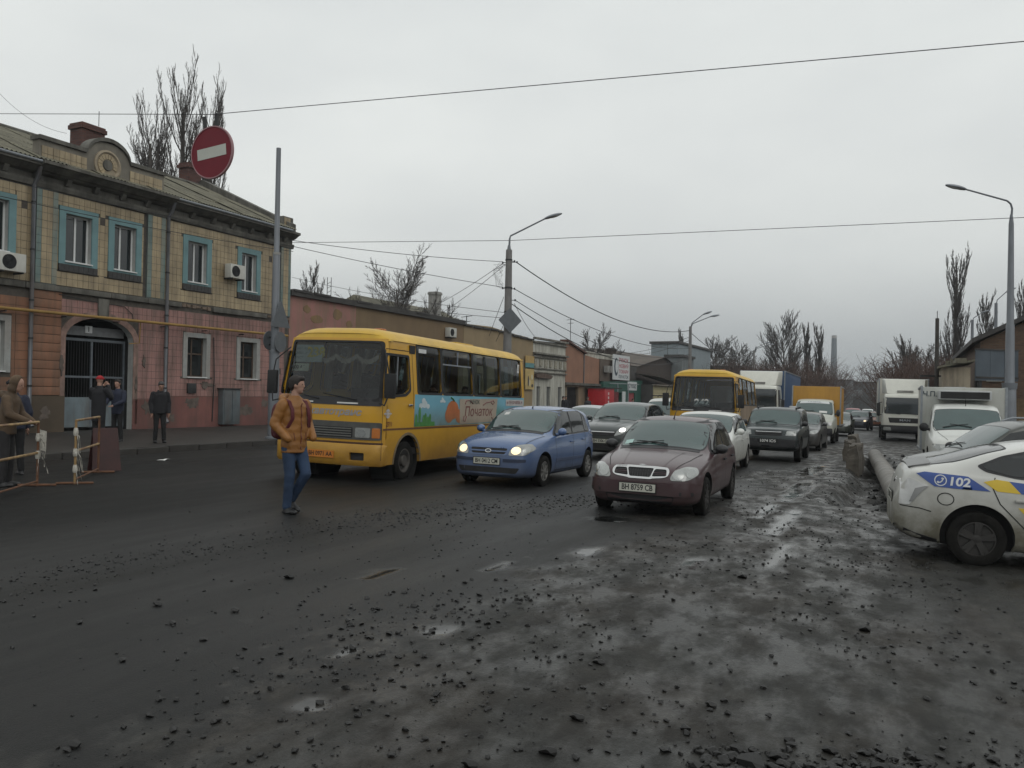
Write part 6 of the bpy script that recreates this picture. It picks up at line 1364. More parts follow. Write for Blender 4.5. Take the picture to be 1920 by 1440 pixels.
    C.mirror(mx * sx, mz * sz, mir or C.mat, (.11, .10, .08)); C.wheels(wheel or M_rim, 8 if fancy else 6)
    if plate: C.plate(plate, pz * sz, 0, mat=M_black if dark_plate else None, ink=M_paper if dark_plate else None)
def street_car(name, label, tpl, base, sx, sz, W, pt, px, d, rzd, lit=None, plate=None, N=60, cat='car', group='cars queuing in the street', ref=(0, 0), R=None, **k):
    """front centre of the car stands under image direction px at distance d"""
    sp = scaled(base, sx, sz, W, paint=pt, N=N); 
    if R: sp['R'] = R
    x = (px - 960) / FPX * d; rz = rad(rzd); front = sp['top'][0][0]
    loc = car_at((front, ref[1]), (x, d), rz)
    C = Car(name, label, sp, loc, rz, cat, group); dress(C, sx, sz, W, tpl, lit, plate, **k); return C
ST = math.degrees(ROT) + 180
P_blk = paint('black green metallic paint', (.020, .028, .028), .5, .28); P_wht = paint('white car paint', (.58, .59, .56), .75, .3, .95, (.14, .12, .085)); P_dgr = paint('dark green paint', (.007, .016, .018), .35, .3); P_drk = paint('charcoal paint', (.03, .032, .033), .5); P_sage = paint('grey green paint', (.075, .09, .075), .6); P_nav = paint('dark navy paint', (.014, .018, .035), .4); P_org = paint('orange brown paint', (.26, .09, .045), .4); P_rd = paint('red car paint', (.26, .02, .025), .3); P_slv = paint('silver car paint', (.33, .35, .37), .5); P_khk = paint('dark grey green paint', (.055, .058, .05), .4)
C = street_car('crossover_car', 'dark grey-green crossover with one bright headlamp between blue and maroon cars', 'hat', HAT, 1.14, 1.10, 1.80, P_blk, 1128, 23.2, ST + 1, lit=M_litw, plate='BH 3306 CB', hl=[(.42, .60), (.66, .66), (.92, .80), (.88, .90), (.70, .86), (.5, .74)], R=.34)
for sg in (1, -1): C.strip('bonnet_crease', [(1.9, sg * .28), (1.5, sg * .40), (1.05, sg * .46)], 't', C.mat, .03, .006)
C = street_car('saloon_car', 'white saloon with dirty flanks behind the maroon car', 'sed', SED, 1.06, 1.03, 1.77, P_wht, 1300, 19.0, ST + 2, plate='BH 5120 EA', ref=(0, .1))
C = street_car('offroad_car', 'dark green boxy off-roader with black plate numbered 1074', 'suv', SUV, 1.0, 1.0, 1.78, P_dgr, 1441, 24.6, ST + 1, plate='1074 Ю5', dark_plate=True, mir=M_plastic, wheel=M_rimd)
for sg in (1, -1): C.lay('roof_rail', rnd(rect(-1.3, .0, sg * .58 - .02, sg * .58 + .02), .01, 2), 't', M_plastic, .05, step=.1)
C.lay('bumper', rnd([(-.84, .46), (.84, .46), (.84, .68), (-.84, .68)], .04, 3), 'f', M_plastic, .03, holes=[rect(-.28, .28, .55, .68)])
C.lay('snorkel_cover', rnd(rect(-1.0, -.7, .3, .5), .05, 3), 't', M_wv, .05)
C = street_car('panel_van', 'white high-roofed van with black roof bars behind the crossover', 'van', VAN, 1.0, 1.02, 1.83, P_wht, 1232, 31.5, ST + 2, group='vans and trucks in the street', cat='van', plate='BH 2214 HA')
for x in (.0, -1.2):
    p, n = C.hit(x, 0, 't'); MB().tube([(x, -.78, p.z + .02), (x, -.74, p.z + .1), (x, .74, p.z + .1), (x, .78, p.z + .02)], .02, 6).build('roof_bar', M_black, C.root)
p, n = C.hit(.28, 0, 't'); MB().tube([p, p + Vector((-.08, 0, .38))], [.008, .003], 5).build('aerial', M_black, C.root)
street_car('estate_car', 'silver-grey car roof half hidden between blue hatchback and crossover', 'wag', WAG, 1.0, 1.0, 1.70, P_slv, 1062, 29.5, ST, N=50)
street_car('hatchback_car', 'charcoal hatchback right behind the dark green off-roader', 'hat', HAT, 1.05, 1.0, 1.68, P_drk, 1494, 31.5, ST, N=44)
street_car('saloon_car', 'grey-green saloon behind the truck with orange box', 'sed', SED, 1.05, 1.03, 1.74, P_sage, 1571, 50, ST, N=40, ref=(0, .1))
street_car('hatchback_car', 'dark navy hatchback with lit headlamps far down the street', 'hat', HAT, 1.05, 1.05, 1.72, P_nav, 1607, 66, ST - 4, lit=M_lit, N=36)
street_car('saloon_car', 'orange-brown saloon with two lit lamps beside the white lorry cab', 'sed', SED, 1.0, 1.05, 1.7, P_org, 1641, 76, ST + 6, lit=M_litw, N=36)
street_car('estate_car', 'small white car left of the orange box truck, far back', 'wag', WAG, 1.0, 1.08, 1.72, P_wht, 1462, 56, ST, N=36)
for i, (px, d, pt, l) in enumerate(((1597, 92, P_rd, 'red car with roof bars far behind the navy hatchback'), (1612, 108, P_wht, 'white car far behind the navy hatchback in the jam'), (1626, 122, P_wht, 'white car at the far end of the jam beyond the red one'), (1590, 130, P_slv, 'silver car at the far end of the jam'), (1640, 140, P_slv, 'pale car at the far end of the jam beside the white lorry'), (1618, 160, P_drk, 'dark car at the very far end of the jam'))):
    street_car('distant_car', l, 'van' if i in (0, 2) else 'sed', VAN if i in (0, 2) else SED, 1.0, 1.0, 1.75, pt, px, d, ST, N=30, fancy=False, seamed=False)
# dark estate parked behind the police car
C = street_car('estate_car', 'dark grey-green estate with roof rails just behind the police car', 'van', VAN, .92, .85, 1.76, P_khk, 1706, 15.9, 172, plate='BH 7702 AI', mir=M_plastic)
for sg in (1, -1):
    pts = []
    for x in (.0, -.2, -.8, -1.4, -1.55):
        p, n = C.hit(x, sg * .52, 't'); pts.append(p + Vector((0, 0, .01 if x in (.0, -1.55) else .06)))
    MB().tube(pts, .018, 6).build('roof_rail', M_steel, C.root)

# ------------------------------------------------------------------ vans and lorries
def boxbody(root, x0, x1, w, z0, z1, mat, trim=M_steel, name='cargo_box', ribs=0):
    b = MB().box(x0, x1, -w, w, z0, z1).build(name, mat, root, bevel=.03)
    for y in (-w, w):
        for z in (z0, z1): MB().box(x0 - .004, x1 + .004, y - .025, y + .025, z - .03, z + .03).build('edge_rail', trim, b)
    for y in (-w, w):
        MB().box(x1 - .03, x1 + .015, y - .03, y + .03, z0, z1).build('corner_post', trim, b)
        for k in range(ribs):
            x = x0 + (x1 - x0) * (k + 1) / (ribs + 1); MB().box(x - .02, x + .02, y - .012, y + .012, z0, z1).build('side_rib', mat, b)
    return b
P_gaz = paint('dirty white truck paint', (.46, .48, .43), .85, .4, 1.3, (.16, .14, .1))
GAZ = dict(W=2.0, R=.34, axles=(1.45, -1.45), paint=P_gaz, tumble=.16, crown=.06, waist=.6, flank=.97, N=48,
    top=[(2.42, .86), (2.40, 1.0), (2.3, 1.08), (1.8, 1.26), (1.55, 1.34), (1.48, 1.38), (1.0, 1.80), (.72, 2.0), (.5, 2.08), (.2, 2.1), (.12, 2.08)],
    bot=[(2.42, .42), (2.3, .38), (1.5, .40), (.12, .42)], belt=[(2.42, .78), (2.3, 1.0), (1.6, 1.18), (1.2, 1.22), (.12, 1.24)], plan=[(2.42, .80), (2.38, .88), (2.2, .94), (1.8, .97), (1.3, 1), (.12, 1)])
x_, d_ = (1522 - 960) / FPX * 38.6, 38.6; rz = rad(ST + 1); loc = car_at((2.42, 0), (x_, d_), rz)
C = Car('box_truck', 'dirty white bonneted truck with tall orange-yellow box body', GAZ, loc, rz, 'truck', 'vans and trucks in the street')
C.screen(1.44, .78, .95); C.sides([[(1.28, 1.27), (1.05, 1.5), (.78, 1.86), (.3, 1.92), (.28, 1.26)]])
C.lay('sun_strip', rnd([(.90, -.68), (.90, .68), (.76, .64), (.76, -.64)], .02, 2), 't', M_sgnw, .012)
def gs(a, b, d):
    p, n = C.hit(.83, a, 't'); q, n2 = C.hit(.83 - b * .6, a, 't'); return q + n2 * .016
text_mb(MB(), 'ГАЗЕЛЬ', .12, gs, width=.6).build('strip_lettering', M_inkd, C.root, weld=False)
for sg in (1, -1): 
    h = C.lay('headlamp', rnd([(sg * .50, .84), (sg * .86, .85), (sg * .88, 1.0), (sg * .62, 1.0)], .04, 3), 'f', M_lens, .012)
C.lay('grille', rnd(rect(-.44, .44, .80, .96), .03, 3), 'f', M_plastic, .006); C.lay('bumper', rnd(rect(-.88, .88, .44, .72), .05, 3), 'f', M_plastic, .05)
C.mirror(1.15, 1.42, M_plastic, (.06, .10, .17), .16); C.wheels(M_rimd, 6, .19); C.wipers(1.42); C.plate('BH 6641 BO', .58)
C.lay('dash_papers', rnd(rect(1.30, 1.40, .25, .6), .01, 1), 't', M_paper, .009)
MB().box(-3.0, .1, -.45, .45, .45, .75).build('chassis', M_under, C.root)
boxbody(C.root, -3.1, .0, 1.12, .85, 2.72, pm('orange yellow box', (.42, .22, .03), .55, var=.14, scale=1.5, streak=((.27, .13, .02), .4)), ribs=3)

def cabover(name, label, px, d, rzd, W, H, boxw, boxh, boxmat, boxlen, letter=None, group='vans and trucks in the street', fairing=True):
    w = W / 2
    sp = dict(W=W, R=.42, axles=(.35, -3.6), paint=P_lor, tumble=.06, crown=.05, waist=.5, flank=.985, N=40, arch=.08,
        top=[(1.62, H - .55), (1.60, H - .30), (1.50, H - .10), (1.3, H - .02), (.6, H), (-.3, H), (-.34, H - .02)], bot=[(1.62, .62), (1.55, .50), (1.2, .46), (-.34, .5)], belt=[(1.62, 1.5), (-.34, 1.55)], plan=[(1.62, .90), (1.58, .95), (1.45, .985), (1.2, 1), (-.34, 1)])
    x = (px - 960) / FPX * d; rz = rad(rzd); loc = car_at((1.62, 0), (x, d), rz)
    C = Car(name, label, sp, loc, rz, 'truck', group)
    s0 = C.lay('windscreen', rnd([(-.90 * w, 1.48), (.90 * w, 1.48), (.87 * w, H - .26), (-.87 * w, H - .26)], .08, 4), 'f', pm('dark lorry glass', (.02, .026, .03), .06, spec=.8), .008)
    C.lay('grille', rnd([(-.66 * w, 1.0), (.66 * w, 1.0), (.72 * w, 1.27), (-.72 * w, 1.27)], .03, 3), 'f', M_black, .01)
    if letter: text_mb(MB(), letter, .15, lambda a, b, dd: (1.64, a, 1.14 + b), bold=.004, width=.52).build('grille_lettering', M_steel, C.root, weld=False)
    C.lay('bumper', rnd([(-.97 * w, .48), (.97 * w, .48), (.97 * w, .86), (-.97 * w, .86)], .05, 3), 'f', M_plastic, .05)
    for sg in (1, -1):
        h = C.lay('headlamp', rnd([(sg * .58 * w, .60), (sg * .90 * w, .60), (sg * .90 * w, .76), (sg * .62 * w, .76)], .03, 3), 'f', M_lens, .065)
        m = MB().box(1.25, 1.42, *((w + .08, w + .26) if sg > 0 else (-w - .26, -w - .08)), 1.35, 2.05).build('mirror', M_black, C.root, bevel=.04); MB().tube([(1.3, sg * w, 2.1), (1.38, sg * (w + .17), 2.05)], .02, 6).tube([(1.3, sg * w, 1.4), (1.38, sg * (w + .17), 1.45)], .02, 6).build('mirror_arm', M_black, m)
    C.sides([[(1.36, 1.5), (1.28, H - .3), (.35, H - .28), (.35, 1.5)]])
    for a, b in ((.6, -.2), (-.2, -.85)): MB().tube([(1.66, a * w, 1.46), (1.65, b * w, 1.54)], .014, 5).build('wiper', M_black, C.root)
    C.wheels(pm('white lorry wheel', (.3, .3, .28), .6, var=.3), 8, .26)
    if fairing:
        f = MB().add([(1.35, -w * .80, H - .04), (1.35, w * .80, H - .04), (.2, w * .98, H - .02), (.2, -w * .98, H - .02), (.75, -w * .88, boxh - .08), (.75, w * .88, boxh - .08), (.1, w, boxh - .04), (.1, -w, boxh - .04)], [(0, 1, 5, 4), (4, 5, 6, 7), (1, 2, 6, 5), (0, 4, 7, 3), (0, 3, 2, 1), (2, 3, 7, 6)]).build('roof_fairing', P_lor, C.root, bevel=.05)
        MB().box(1.22, 1.34, -.4, .4, H + .02, H + .14).build('sun_visor_light', M_conc, f)
    MB().box(-boxlen - .5, 1.0, -.45, .45, .55, .95).build('chassis', M_under, C.root)
    boxbody(C.root, -boxlen - .55, -.5, boxw, 1.0, boxh, boxmat)
    return C
P_lor = paint('white lorry paint', (.60, .60, .54), .6, .35, 1.2, (.2, .18, .13))
cabover('white_lorry', 'white cab-over delivery lorry with dark windscreen and lettered black grille', 1697, 44.5, ST + 3, 2.28, 2.62, 1.25, 3.45, pm('white lorry box', (.50, .49, .44), .5, var=.08, scale=.8, streak=((.34, .32, .26), .4)), 5.2, 'MAN')
cabover('trailer_lorry', 'white lorry with long blue tarpaulin trailer behind the second bus', 1418, 47, ST + 1, 2.45, 2.9, 1.26, 3.75, pm('blue tarpaulin', (.028, .065, .14), .6, var=.12, scale=.6), 9.5, None)
P_van = paint('white fridge van paint', (.60, .61, .58), .6, .32, 1.0, (.22, .19, .14))
FRV = dict(W=1.92, R=.32, axles=(1.5, -1.5), paint=P_van, tumble=.17, crown=.06, waist=.55, flank=.97, N=52,
    top=[(2.38, .62), (2.35, .78), (2.22, .92), (1.85, 1.06), (1.66, 1.14), (1.58, 1.18), (1.1, 1.58), (.86, 1.76), (.6, 1.86), (.2, 1.9), (-.1, 1.9), (-.16, 1.86)], bot=[(2.38, .26), (2.2, .2), (1.5, .2), (-.16, .24)], belt=[(2.38, .56), (2.22, .80), (1.7, .98), (1.2, 1.06), (-.16, 1.1)], plan=[(2.38, .68), (2.34, .8), (2.2, .9), (1.85, .97), (1.3, 1), (-.16, 1)])
x_, d_ = (1820 - 960) / FPX * 21.2, 21.2; rz = rad(ST + 1); loc = car_at((2.38, 0), (x_, d_), rz)
C = Car('fridge_van', 'white delivery van with box body and black cooling unit above the cab', FRV, loc, rz, 'van', 'vans and trucks in the street')
C.screen(1.54, .90, .95); C.sides([[(1.38, 1.12), (1.1, 1.38), (.86, 1.60), (.3, 1.7), (.26, 1.12)]])
for sg in (1, -1):
    h = C.lay('headlamp', rnd([(sg * .40, .66), (sg * .80, .68), (sg * .86, .80), (sg * .44, .80)], .03, 3), 'f', M_lens, .012); C.lay('lamp_cell', ell(sg * .6, .735, .09, .05, 14), 'f', M_refl, .018, h, step=.05)
    C.strip('bonnet_seam', [(2.2, sg * .5), (1.9, sg * .62), (1.62, sg * .72)], 't', M_well, .012)
C.lay('grille', rnd(rect(-.36, .36, .66, .78), .02, 3), 'f', M_black, .006); C.lay('bumper', rnd(rect(-.78, .78, .32, .56), .05, 3), 'f', M_plastic, .03); C.plate('BH 9035 AM', .46)
C.mirror(1.28, 1.20, M_black, (.08, .12, .12), .15); C.wheels(M_rim, 8); C.wipers(1.5); C.seams([[(1.36, 1.0), (1.2, .5), (1.2, .34), (.2, .34), (.2, 1.1)]])
p, n = C.hit(.72, 0, 't'); MB().tube([p, p + Vector((-.08, 0, .26))], [.01, .004], 5).build('aerial', M_black, C.root)
bx = boxbody(C.root, -2.9, -.12, 1.06, .55, 2.36, pm('white fridge box', (.44, .45, .42), .5, var=.1, scale=.8, streak=((.3, .28, .23), .5)), M_steel)
cu_ = MB().box(-.12, .42, -.66, .66, 2.0, 2.26).build('cooling_unit', pm('cooling unit shell', (.42, .43, .43), .5), C.root, bevel=.04); MB().box(.421, .44, -.6, .6, 2.03, 2.22).build('cooling_grille', M_black, cu_)
text_mb(MB(), 'Ч.П.', .2, lambda a, b, d: (-.10, -.85 + a, 2.15 + b), bold=.002).build('box_lettering', M_inkd, bx, weld=False)
# second bus
x_, d_ = (1316 - 960) / FPX * 28.2, 28.2; rz = rad(ST + 4); lx, ly = place((3.5, 0), (x_, d_), rz)
make_bus('minibus', 'yellow minibus showing route 242 in its windscreen behind the white cars', (lx, ly, gz(lx, ly)), rz, False)
# ------------------------------------------------------------------ people
M_skin = pm('skin', (.36, .21, .155), .6, var=.1, scale=12)
M_hair = pm('dark brown hair', (.016, .011, .009), .7, var=.4, scale=40, bump=.4, bscale=120)
M_jean = pm('blue denim', (.018, .038, .080), .85, var=.45, scale=4, bump=.25, bscale=90)
M_shoe = pm('black shoe', (.012, .012, .013), .5, var=.3)
M_oj = pm('ochre orange padded nylon', (.23, .095, .017), .55, var=.2, scale=5, bump=.5, bscale=16)
M_bc = pm('black coat cloth', (.010, .010, .013), .85, var=.3, scale=8, bump=.3, bscale=40)
M_bt = pm('black trousers', (.009, .009, .010), .85, var=.3, bump=.3, bscale=40)
M_nv = pm('navy jacket cloth', (.012, .016, .035), .8, var=.3, bump=.3, bscale=40)
M_camo = pm('muddy brown work jacket', (.085, .055, .032), .85, var=.5, scale=5, bump=.4, bscale=30)
def ring_loft(mb, rings, n=18):
    """rings: (centre, x axis radius, y axis radius, tilt matrix or None)"""
    b = len(mb.v)
    for c, rx, ry in rings:
        for k in range(n):
            t = 2 * pi * k / n; mb.v.append((c[0] + rx * cos(t), c[1] + ry * sin(t), c[2]))
    fs = [(b + i * n + k, b + i * n + (k + 1) % n, b + (i + 1) * n + (k + 1) % n, b + (i + 1) * n + k) for i in range(len(rings) - 1) for k in range(n)]
    fs += [tuple(b + k for k in range(n - 1, -1, -1)), tuple(b + (len(rings) - 1) * n + k for k in range(n))]
    mb.f += fs; mb.m += [0] * len(fs); return mb
def fuse(mb, name, mat, parent, vox=.016, smooth_it=3, shrink=0):
    o = mb.build(name, mat, None, weld=False)
    r = o.modifiers.new('r', 'REMESH'); r.mode = 'VOXEL'; r.voxel_size = vox
    if smooth_it: s = o.modifiers.new('s', 'SMOOTH'); s.iterations = smooth_it; s.factor = .5
    me = evaluated(o); bpy.data.objects.remove(o); me.shade_smooth(); me.name = name
    return link(name, me, parent)
def seg(a, b, n): return [Vector(a).lerp(Vector(b), i / n) for i in range(n + 1)]
def limb(mb, pts, rs, n=12, puff=0., pl=.09):
    P = []; R = []; L = 0
    for i in range(len(pts) - 1):
        q = max(2, int((Vector(pts[i + 1]) - Vector(pts[i])).length / .02))
        for k, p in enumerate(seg(pts[i], pts[i + 1], q)):
            if k == 0 and i: continue
            if P: L += (p - P[-1]).length
            r = rs[i] + (rs[i + 1] - rs[i]) * k / q; P.append(p); R.append(r * (1 + puff * abs(sin(pi * L / pl)) - puff * .5))
    mb.tube(P, R, n); mb.ball(P[0], R[0], 10, 6); mb.ball(P[-1], R[-1], 10, 6); return mb
def hand(mb, w, d, up, side):
    """palm and five bent fingers hanging from the wrist w along d"""
    d = Vector(d).normalized(); s = Vector(side).normalized(); u = d.cross(s)
    mb.tube([w, w + d * .04, w + d * .09], [.024, .034, .03], 10)
    for k, (o, l) in enumerate(((-.027, .062), (-.009, .074), (.010, .078), (.028, .068))):
        a = w + d * .085 + s * o; mb.tube([a, a + d * l * .5 + u * .006, a + d * l + u * .026], [.0095, .009, .0075], 7)
    a = w + d * .03 - s * .03; mb.tube([a, a + d * .035 - s * .022 + u * .01, a + d * .07 - s * .02 + u * .02], [.0115, .010, .008], 7)
def person(name, label, loc, rz, h=1.76, coat=M_bc, trou=M_bt, hair=M_hair, pose='stand', turn=0., bow=0., hem=.85, puff=.0, hat=None, hood=False, detail=True, beard=None, group='people in the street', vox=.016, lean=0.):
    P = thing(name, label, 'person', loc, rz, group); k = h / 1.80
    V = lambda x, y, z: Vector((x, y, z)) * k
    hipR, hipL = V(0, -.09, .93), V(0, .09, .93)
    if pose == 'walk': legs = ((hipR, V(.04, -.085, .50), V(-.01, -.085, .09), 0), (hipL, V(.17, .07, .52), V(-.10, .06, .16), .4))
    elif pose == 'sit': legs = ((hipR + V(0, 0, -.48), V(.42, -.1, .47), V(.42, -.1, .06), 0), (hipL + V(0, 0, -.48), V(.42, .1, .47), V(.42, .1, .06), 0))
    else: legs = ((hipR, V(.02, -.10, .50), V(-.02, -.115, .09), 0), (hipL, V(.03, .10, .50), V(0.0, .125, .09), 0))
    dz = -.48 * k if pose == 'sit' else 0
    T = lambda x, y, z: V(x + lean * max(0, z - .95), y, z) + Vector((0, 0, dz))
    shR, shL = T(0, -.185, 1.44), T(0, .185, 1.44)
    arms = {'stand': ((shR, T(-.02, -.25, 1.16), T(.07, -.235, .90)), (shL, T(-.02, .25, 1.16), T(.07, .235, .90))),
            'walk': ((shR, T(-.06, -.27, 1.17), T(.13, -.21, .99)), (shL, T(-.05, .27, 1.17), T(.14, .20, .99))),
            'sit': ((shR, T(-.0, -.24, 1.16), T(.2, -.12, 1.05)), (shL, T(-.0, .24, 1.16), T(.2, .12, 1.05))),
            'raise': ((shR, T(.12, -.27, 1.22), T(.26, -.10, 1.52)), (shL, T(.12, .27, 1.22), T(.27, .08, 1.50))),
            'work': ((shR, T(.10, -.26, 1.18), T(.33, -.16, 1.08)), (shL, T(.10, .26, 1.18), T(.33, .12, 1.06)))}[pose]
    # body: one continuous skin
    b = MB()
    ring_loft(b, [(T(0, 0, .86), .09 * k, .13 * k), (T(0, 0, 1.0), .09 * k, .135 * k), (T(0, 0, 1.3), .10 * k, .15 * k), (T(0, 0, 1.45), .07 * k, .13 * k), (T(0, 0, 1.5), .055 * k, .06 * k)])
    for hp, kn, an, _ in legs: limb(b, [hp, kn, an], [.075 * k, .05 * k, .036 * k])
    for sh, el, wr in arms: limb(b, [sh, el, wr], [.05 * k, .04 * k, .028 * k])
    Rm = Matrix.Rotation(turn, 3, 'Z') @ Matrix.Rotation(bow, 3, 'Y')
    N0 = T(.01, 0, 1.46); HD = N0 + Rm @ V(.025, 0, .215)
    limb(b, [N0, HD - Rm @ V(.02, 0, .07)], [.056 * k, .052 * k])
    hp_ = lambda x, y, z: HD + Rm @ V(x, y, z)
    def hball(c, r): 
        m = MB().ball((0, 0, 0), r, 14, 10); q = hp_(*c); b.add([q + Rm @ (Vector(p) * k) for p in m.v], m.f)
    hball((0, 0, .02), (.094, .075, .105)); hball((.022, 0, -.045), (.062, .056, .068)); hball((.05, 0, -.085), (.03, .03, .024))
    hball((.088, 0, -.012), (.02, .013, .022)); hball((.072, 0, .012), (.012, .011, .03)); hball((.066, 0, .032), (.018, .05, .012)); hball((.076, 0, -.052), (.013, .024, .011))
    for s_ in (1, -1): hball((-.005, s_ * .074, -.005), (.02, .010, .032))
    body = fuse(b, 'body', M_skin, P, .011 if detail else .018, 2)
    if pose != 'walk':
        hm = MB()
        for (sh, el, wr), s_ in zip(arms, (-1, 1)):
            d = (wr - el).normalized(); 
            if pose == 'stand': d = Vector((.12, 0, -1))
            hand(hm, wr, d, None, Vector((1, 0, 0)) if pose == 'stand' else Vector((0, 1, 0)))
        bm = bmesh.new(); bm.from_mesh(body.data); m2 = bpy.data.meshes.new('t'); m2.from_pydata(hm.v, [], hm.f); m2.shade_smooth(); bm.from_mesh(m2); bm.to_mesh(body.data); bm.free(); bpy.data.meshes.remove(m2)
    # face
    for s_ in (1, -1):
        MB().ball(hp_(.074, s_ * .031, .012), .0105 * k, 8, 6).build('eye', M_black, P, smooth=True)
    mo = hp_(.086, 0, -.052); MB().ball(mo, (.006 * k, .02 * k, .005 * k), 8, 5).build('mouth', pm('lips', (.22, .09, .08), .6), P, smooth=True)
    if hat:
        m = MB(); m.ball((0, 0, .045), (.105, .088, .088), 16, 10); m.lathe([(.102, .03), (.107, .05), (.1, .075)], 18, 'z', (0, 0, .0), caps=False)
        m.v = [HD + Rm @ (Vector((p[0], p[1], max(p[2], .03))) * k) for p in m.v]; m.build('hat', hat, P, smooth=True)
    elif not hood:
        m = MB(); 
        for c, r in (((-.018, 0, .05), (.100, .084, .088)), ((-.055, 0, .0), (.058, .076, .085)), ((.048, 0, .088), (.052, .066, .036)), ((-.02, .062, .02), (.06, .02, .05)), ((-.02, -.062, .02), (.06, .02, .05))):
            q = MB().ball((0, 0, 0), r, 16, 10, fn=lambda d: 1 + .04 * noise.noise(d * 6)); m.add([hp_(*c) + Rm @ (Vector(p) * k) for p in q.v], q.f)
        fuse(m, 'hair', hair, P, .012, 1)
    # trousers
    t = MB()
    if pose != 'sit': ring_loft(t, [(T(0, 0, .84), .12 * k, .165 * k), (T(0, 0, .95), .125 * k, .17 * k), (T(0, 0, 1.03), .12 * k, .16 * k)])
    for hp, kn, an, _ in legs: limb(t, [hp + V(0, 0, -.02), kn, an + V(0, 0, .0)], [.095 * k, .07 * k, .058 * k], puff=.05, pl=.13)
    fuse(t, 'trousers', trou, P, vox, 3)
    for hp, kn, an, pit in legs:
        f = MB(); q = Matrix.Rotation(pit, 3, 'Y')
        base = an + Vector((0, 0, -.045 * k))
        for c, r in (((.02, 0, -.005), (.085, .046, .048)), ((.115, 0, -.015), (.085, .05, .034)), ((.05, 0, -.03), (.15, .052, .022))):
            w = MB().ball((0, 0, 0), r, 12, 8); f.add([base + q @ ((Vector(c) + Vector(p)) * k) for p in w.v], w.f)
        if pit == 0: f.v = [(a, bb, max(c, .002)) for a, bb, c in f.v]
        fuse(f, 'shoe', M_shoe, P, .012, 1)
    # coat
    c = MB(); n = 26; R = []
    z0, z1 = hem, 1.50
    for i in range(n + 1):
        z = z0 + (z1 - z0) * i / n; tt = (z - z0) / (z1 - z0)
        ry = (.176 + .012 * sin(tt * 3.1)) * (1 if tt < .80 else 1 - .50 * ((tt - .80) / .2) ** 1.6); rx = (.138 - .006 * tt) * (1 if tt < .84 else 1 - .40 * ((tt - .84) / .16))
        pf = 1 + (puff * abs(sin(pi * z / .105)) - puff * .5); R.append((T(0.005, 0, z), rx * pf * k, ry * pf * k))
    ring_loft(c, R, 24)
    for sh, el, wr in arms: limb(c, [sh + Vector((0, 0, -.02)), el, wr + (wr - el).normalized() * .015], [.080 * k, .068 * k, .052 * k], puff=puff * 1.2, pl=.095)
    c.lathe([(.07 * k, 0), (.088 * k, .02 * k), (.082 * k, .07 * k), (.066 * k, .085 * k)], 16, 'z', T(.0, 0, 1.455))
    if hood or puff:
        for q in range(9):
            a = pi * .5 + pi * q / 8; c.ball(T(-.03 + .10 * cos(a) - .03, .13 * sin(a), 1.475 + .045 * sin(pi * q / 8)), .052 * k, 8, 6)
        if hood:
            for cc, r in (((-.02, 0, .045), (.115, .100, .112)), ((-.03, 0, -.07), (.10, .10, .10))):
                w = MB().ball((0, 0, 0), r, 14, 10); c.add([hp_(*cc) + Rm @ (Vector((min(p[0], .055), p[1], p[2])) * k) for p in w.v], w.f)
    fuse(c, 'coat', coat, P, vox, 2)
    return P, T, k
# the man crossing in front of the bus
hx, hy = -2.92, 11.12
hrz = rad(-36)
HP, HT, hk = person('person', 'young man in ochre orange padded jacket and jeans walking past the bus front', (hx, hy, gz(hx, hy)), hrz, 1.84, M_oj, M_jean, pose='walk', turn=rad(34), hem=.79, puff=.055, vox=.013)
zz = MB().tube([HT(.145, .0, z) + Vector((.012 * sin(z * 40), 0, 0)) for z in [.84 + .05 * i for i in range(13)]], .007, 6).build('zip', pm('dark red zip', (.12, .025, .012), .6), HP)
for s_ in (1, -1): MB().tube([HT(.12, s_ * .10, 1.06), HT(.135, s_ * .085, .96)], .005, 5).build('pocket_seam', pm('dark red zip', (0, 0, 0)), HP)
BP = thing('backpack', 'dark red backpack worn by the young man in orange jacket', 'backpack', (hx, hy, gz(hx, hy)), hrz)
M_bpk = pm('dark red backpack cloth', (.085, .010, .014), .75, var=.2, bump=.3, bscale=50)
m = MB(); 
for cc, r in (((-.23, 0, 1.20), (.105, .155, .25)), ((-.27, 0, 1.08), (.085, .13, .12))): m.ball(HT(*cc), tuple(q * hk for q in r), 16, 12, fn=lambda d: 1 / max(.001, (abs(d.x) ** 3.5 + abs(d.y) ** 3.5 + abs(d.z) ** 3.5) ** (1 / 3.5)))
fuse(m, 'bag', M_bpk, BP, .016, 2)
for s_ in (1, -1):
    pts = [HT(-.17, s_ * .12, 1.40), HT(-.06, s_ * .13, 1.505), HT(.06, s_ * .135, 1.47), HT(.128, s_ * .13, 1.36), HT(.142, s_ * .135, 1.24), HT(.09, s_ * .175, 1.12)]
    mb = MB()
    for i, p in enumerate(pts):
        d = (pts[min(i + 1, 5)] - pts[max(0, i - 1)]).normalized(); y = Vector((0, 1, 0)); nn = d.cross(y).normalized()
        for a, o in ((-.026, .0), (.026, .0), (.026, .012), (-.026, .012)): mb.v.append(p + y * a + nn * -o + nn * .0)
    mb.f = [(i * 4 + q, i * 4 + (q + 1) % 4, i * 4 + 4 + (q + 1) % 4, i * 4 + 4 + q) for i in range(5) for q in range(4)]; mb.m = [0] * len(mb.f)
    mb.build('strap', M_bpk, BP, smooth=True)
def at_px(px, d): return ((px - 960) / FPX * d, d)
def pp(px, d, *a, **k):
    x, y = at_px(px, d); return person('person', a[0], (x, y, gz(x, y)), *a[1:], **k)
to_cam = lambda px, off=0: math.atan2(-1, -(px - 960) / FPX) + rad(off)
pp(301, 22.7, 'man in black standing alone by the pink wall with head bowed', to_cam(301, 12), 1.70, bow=.35, hair=pm('grey cap', (.05, .045, .045), .8))
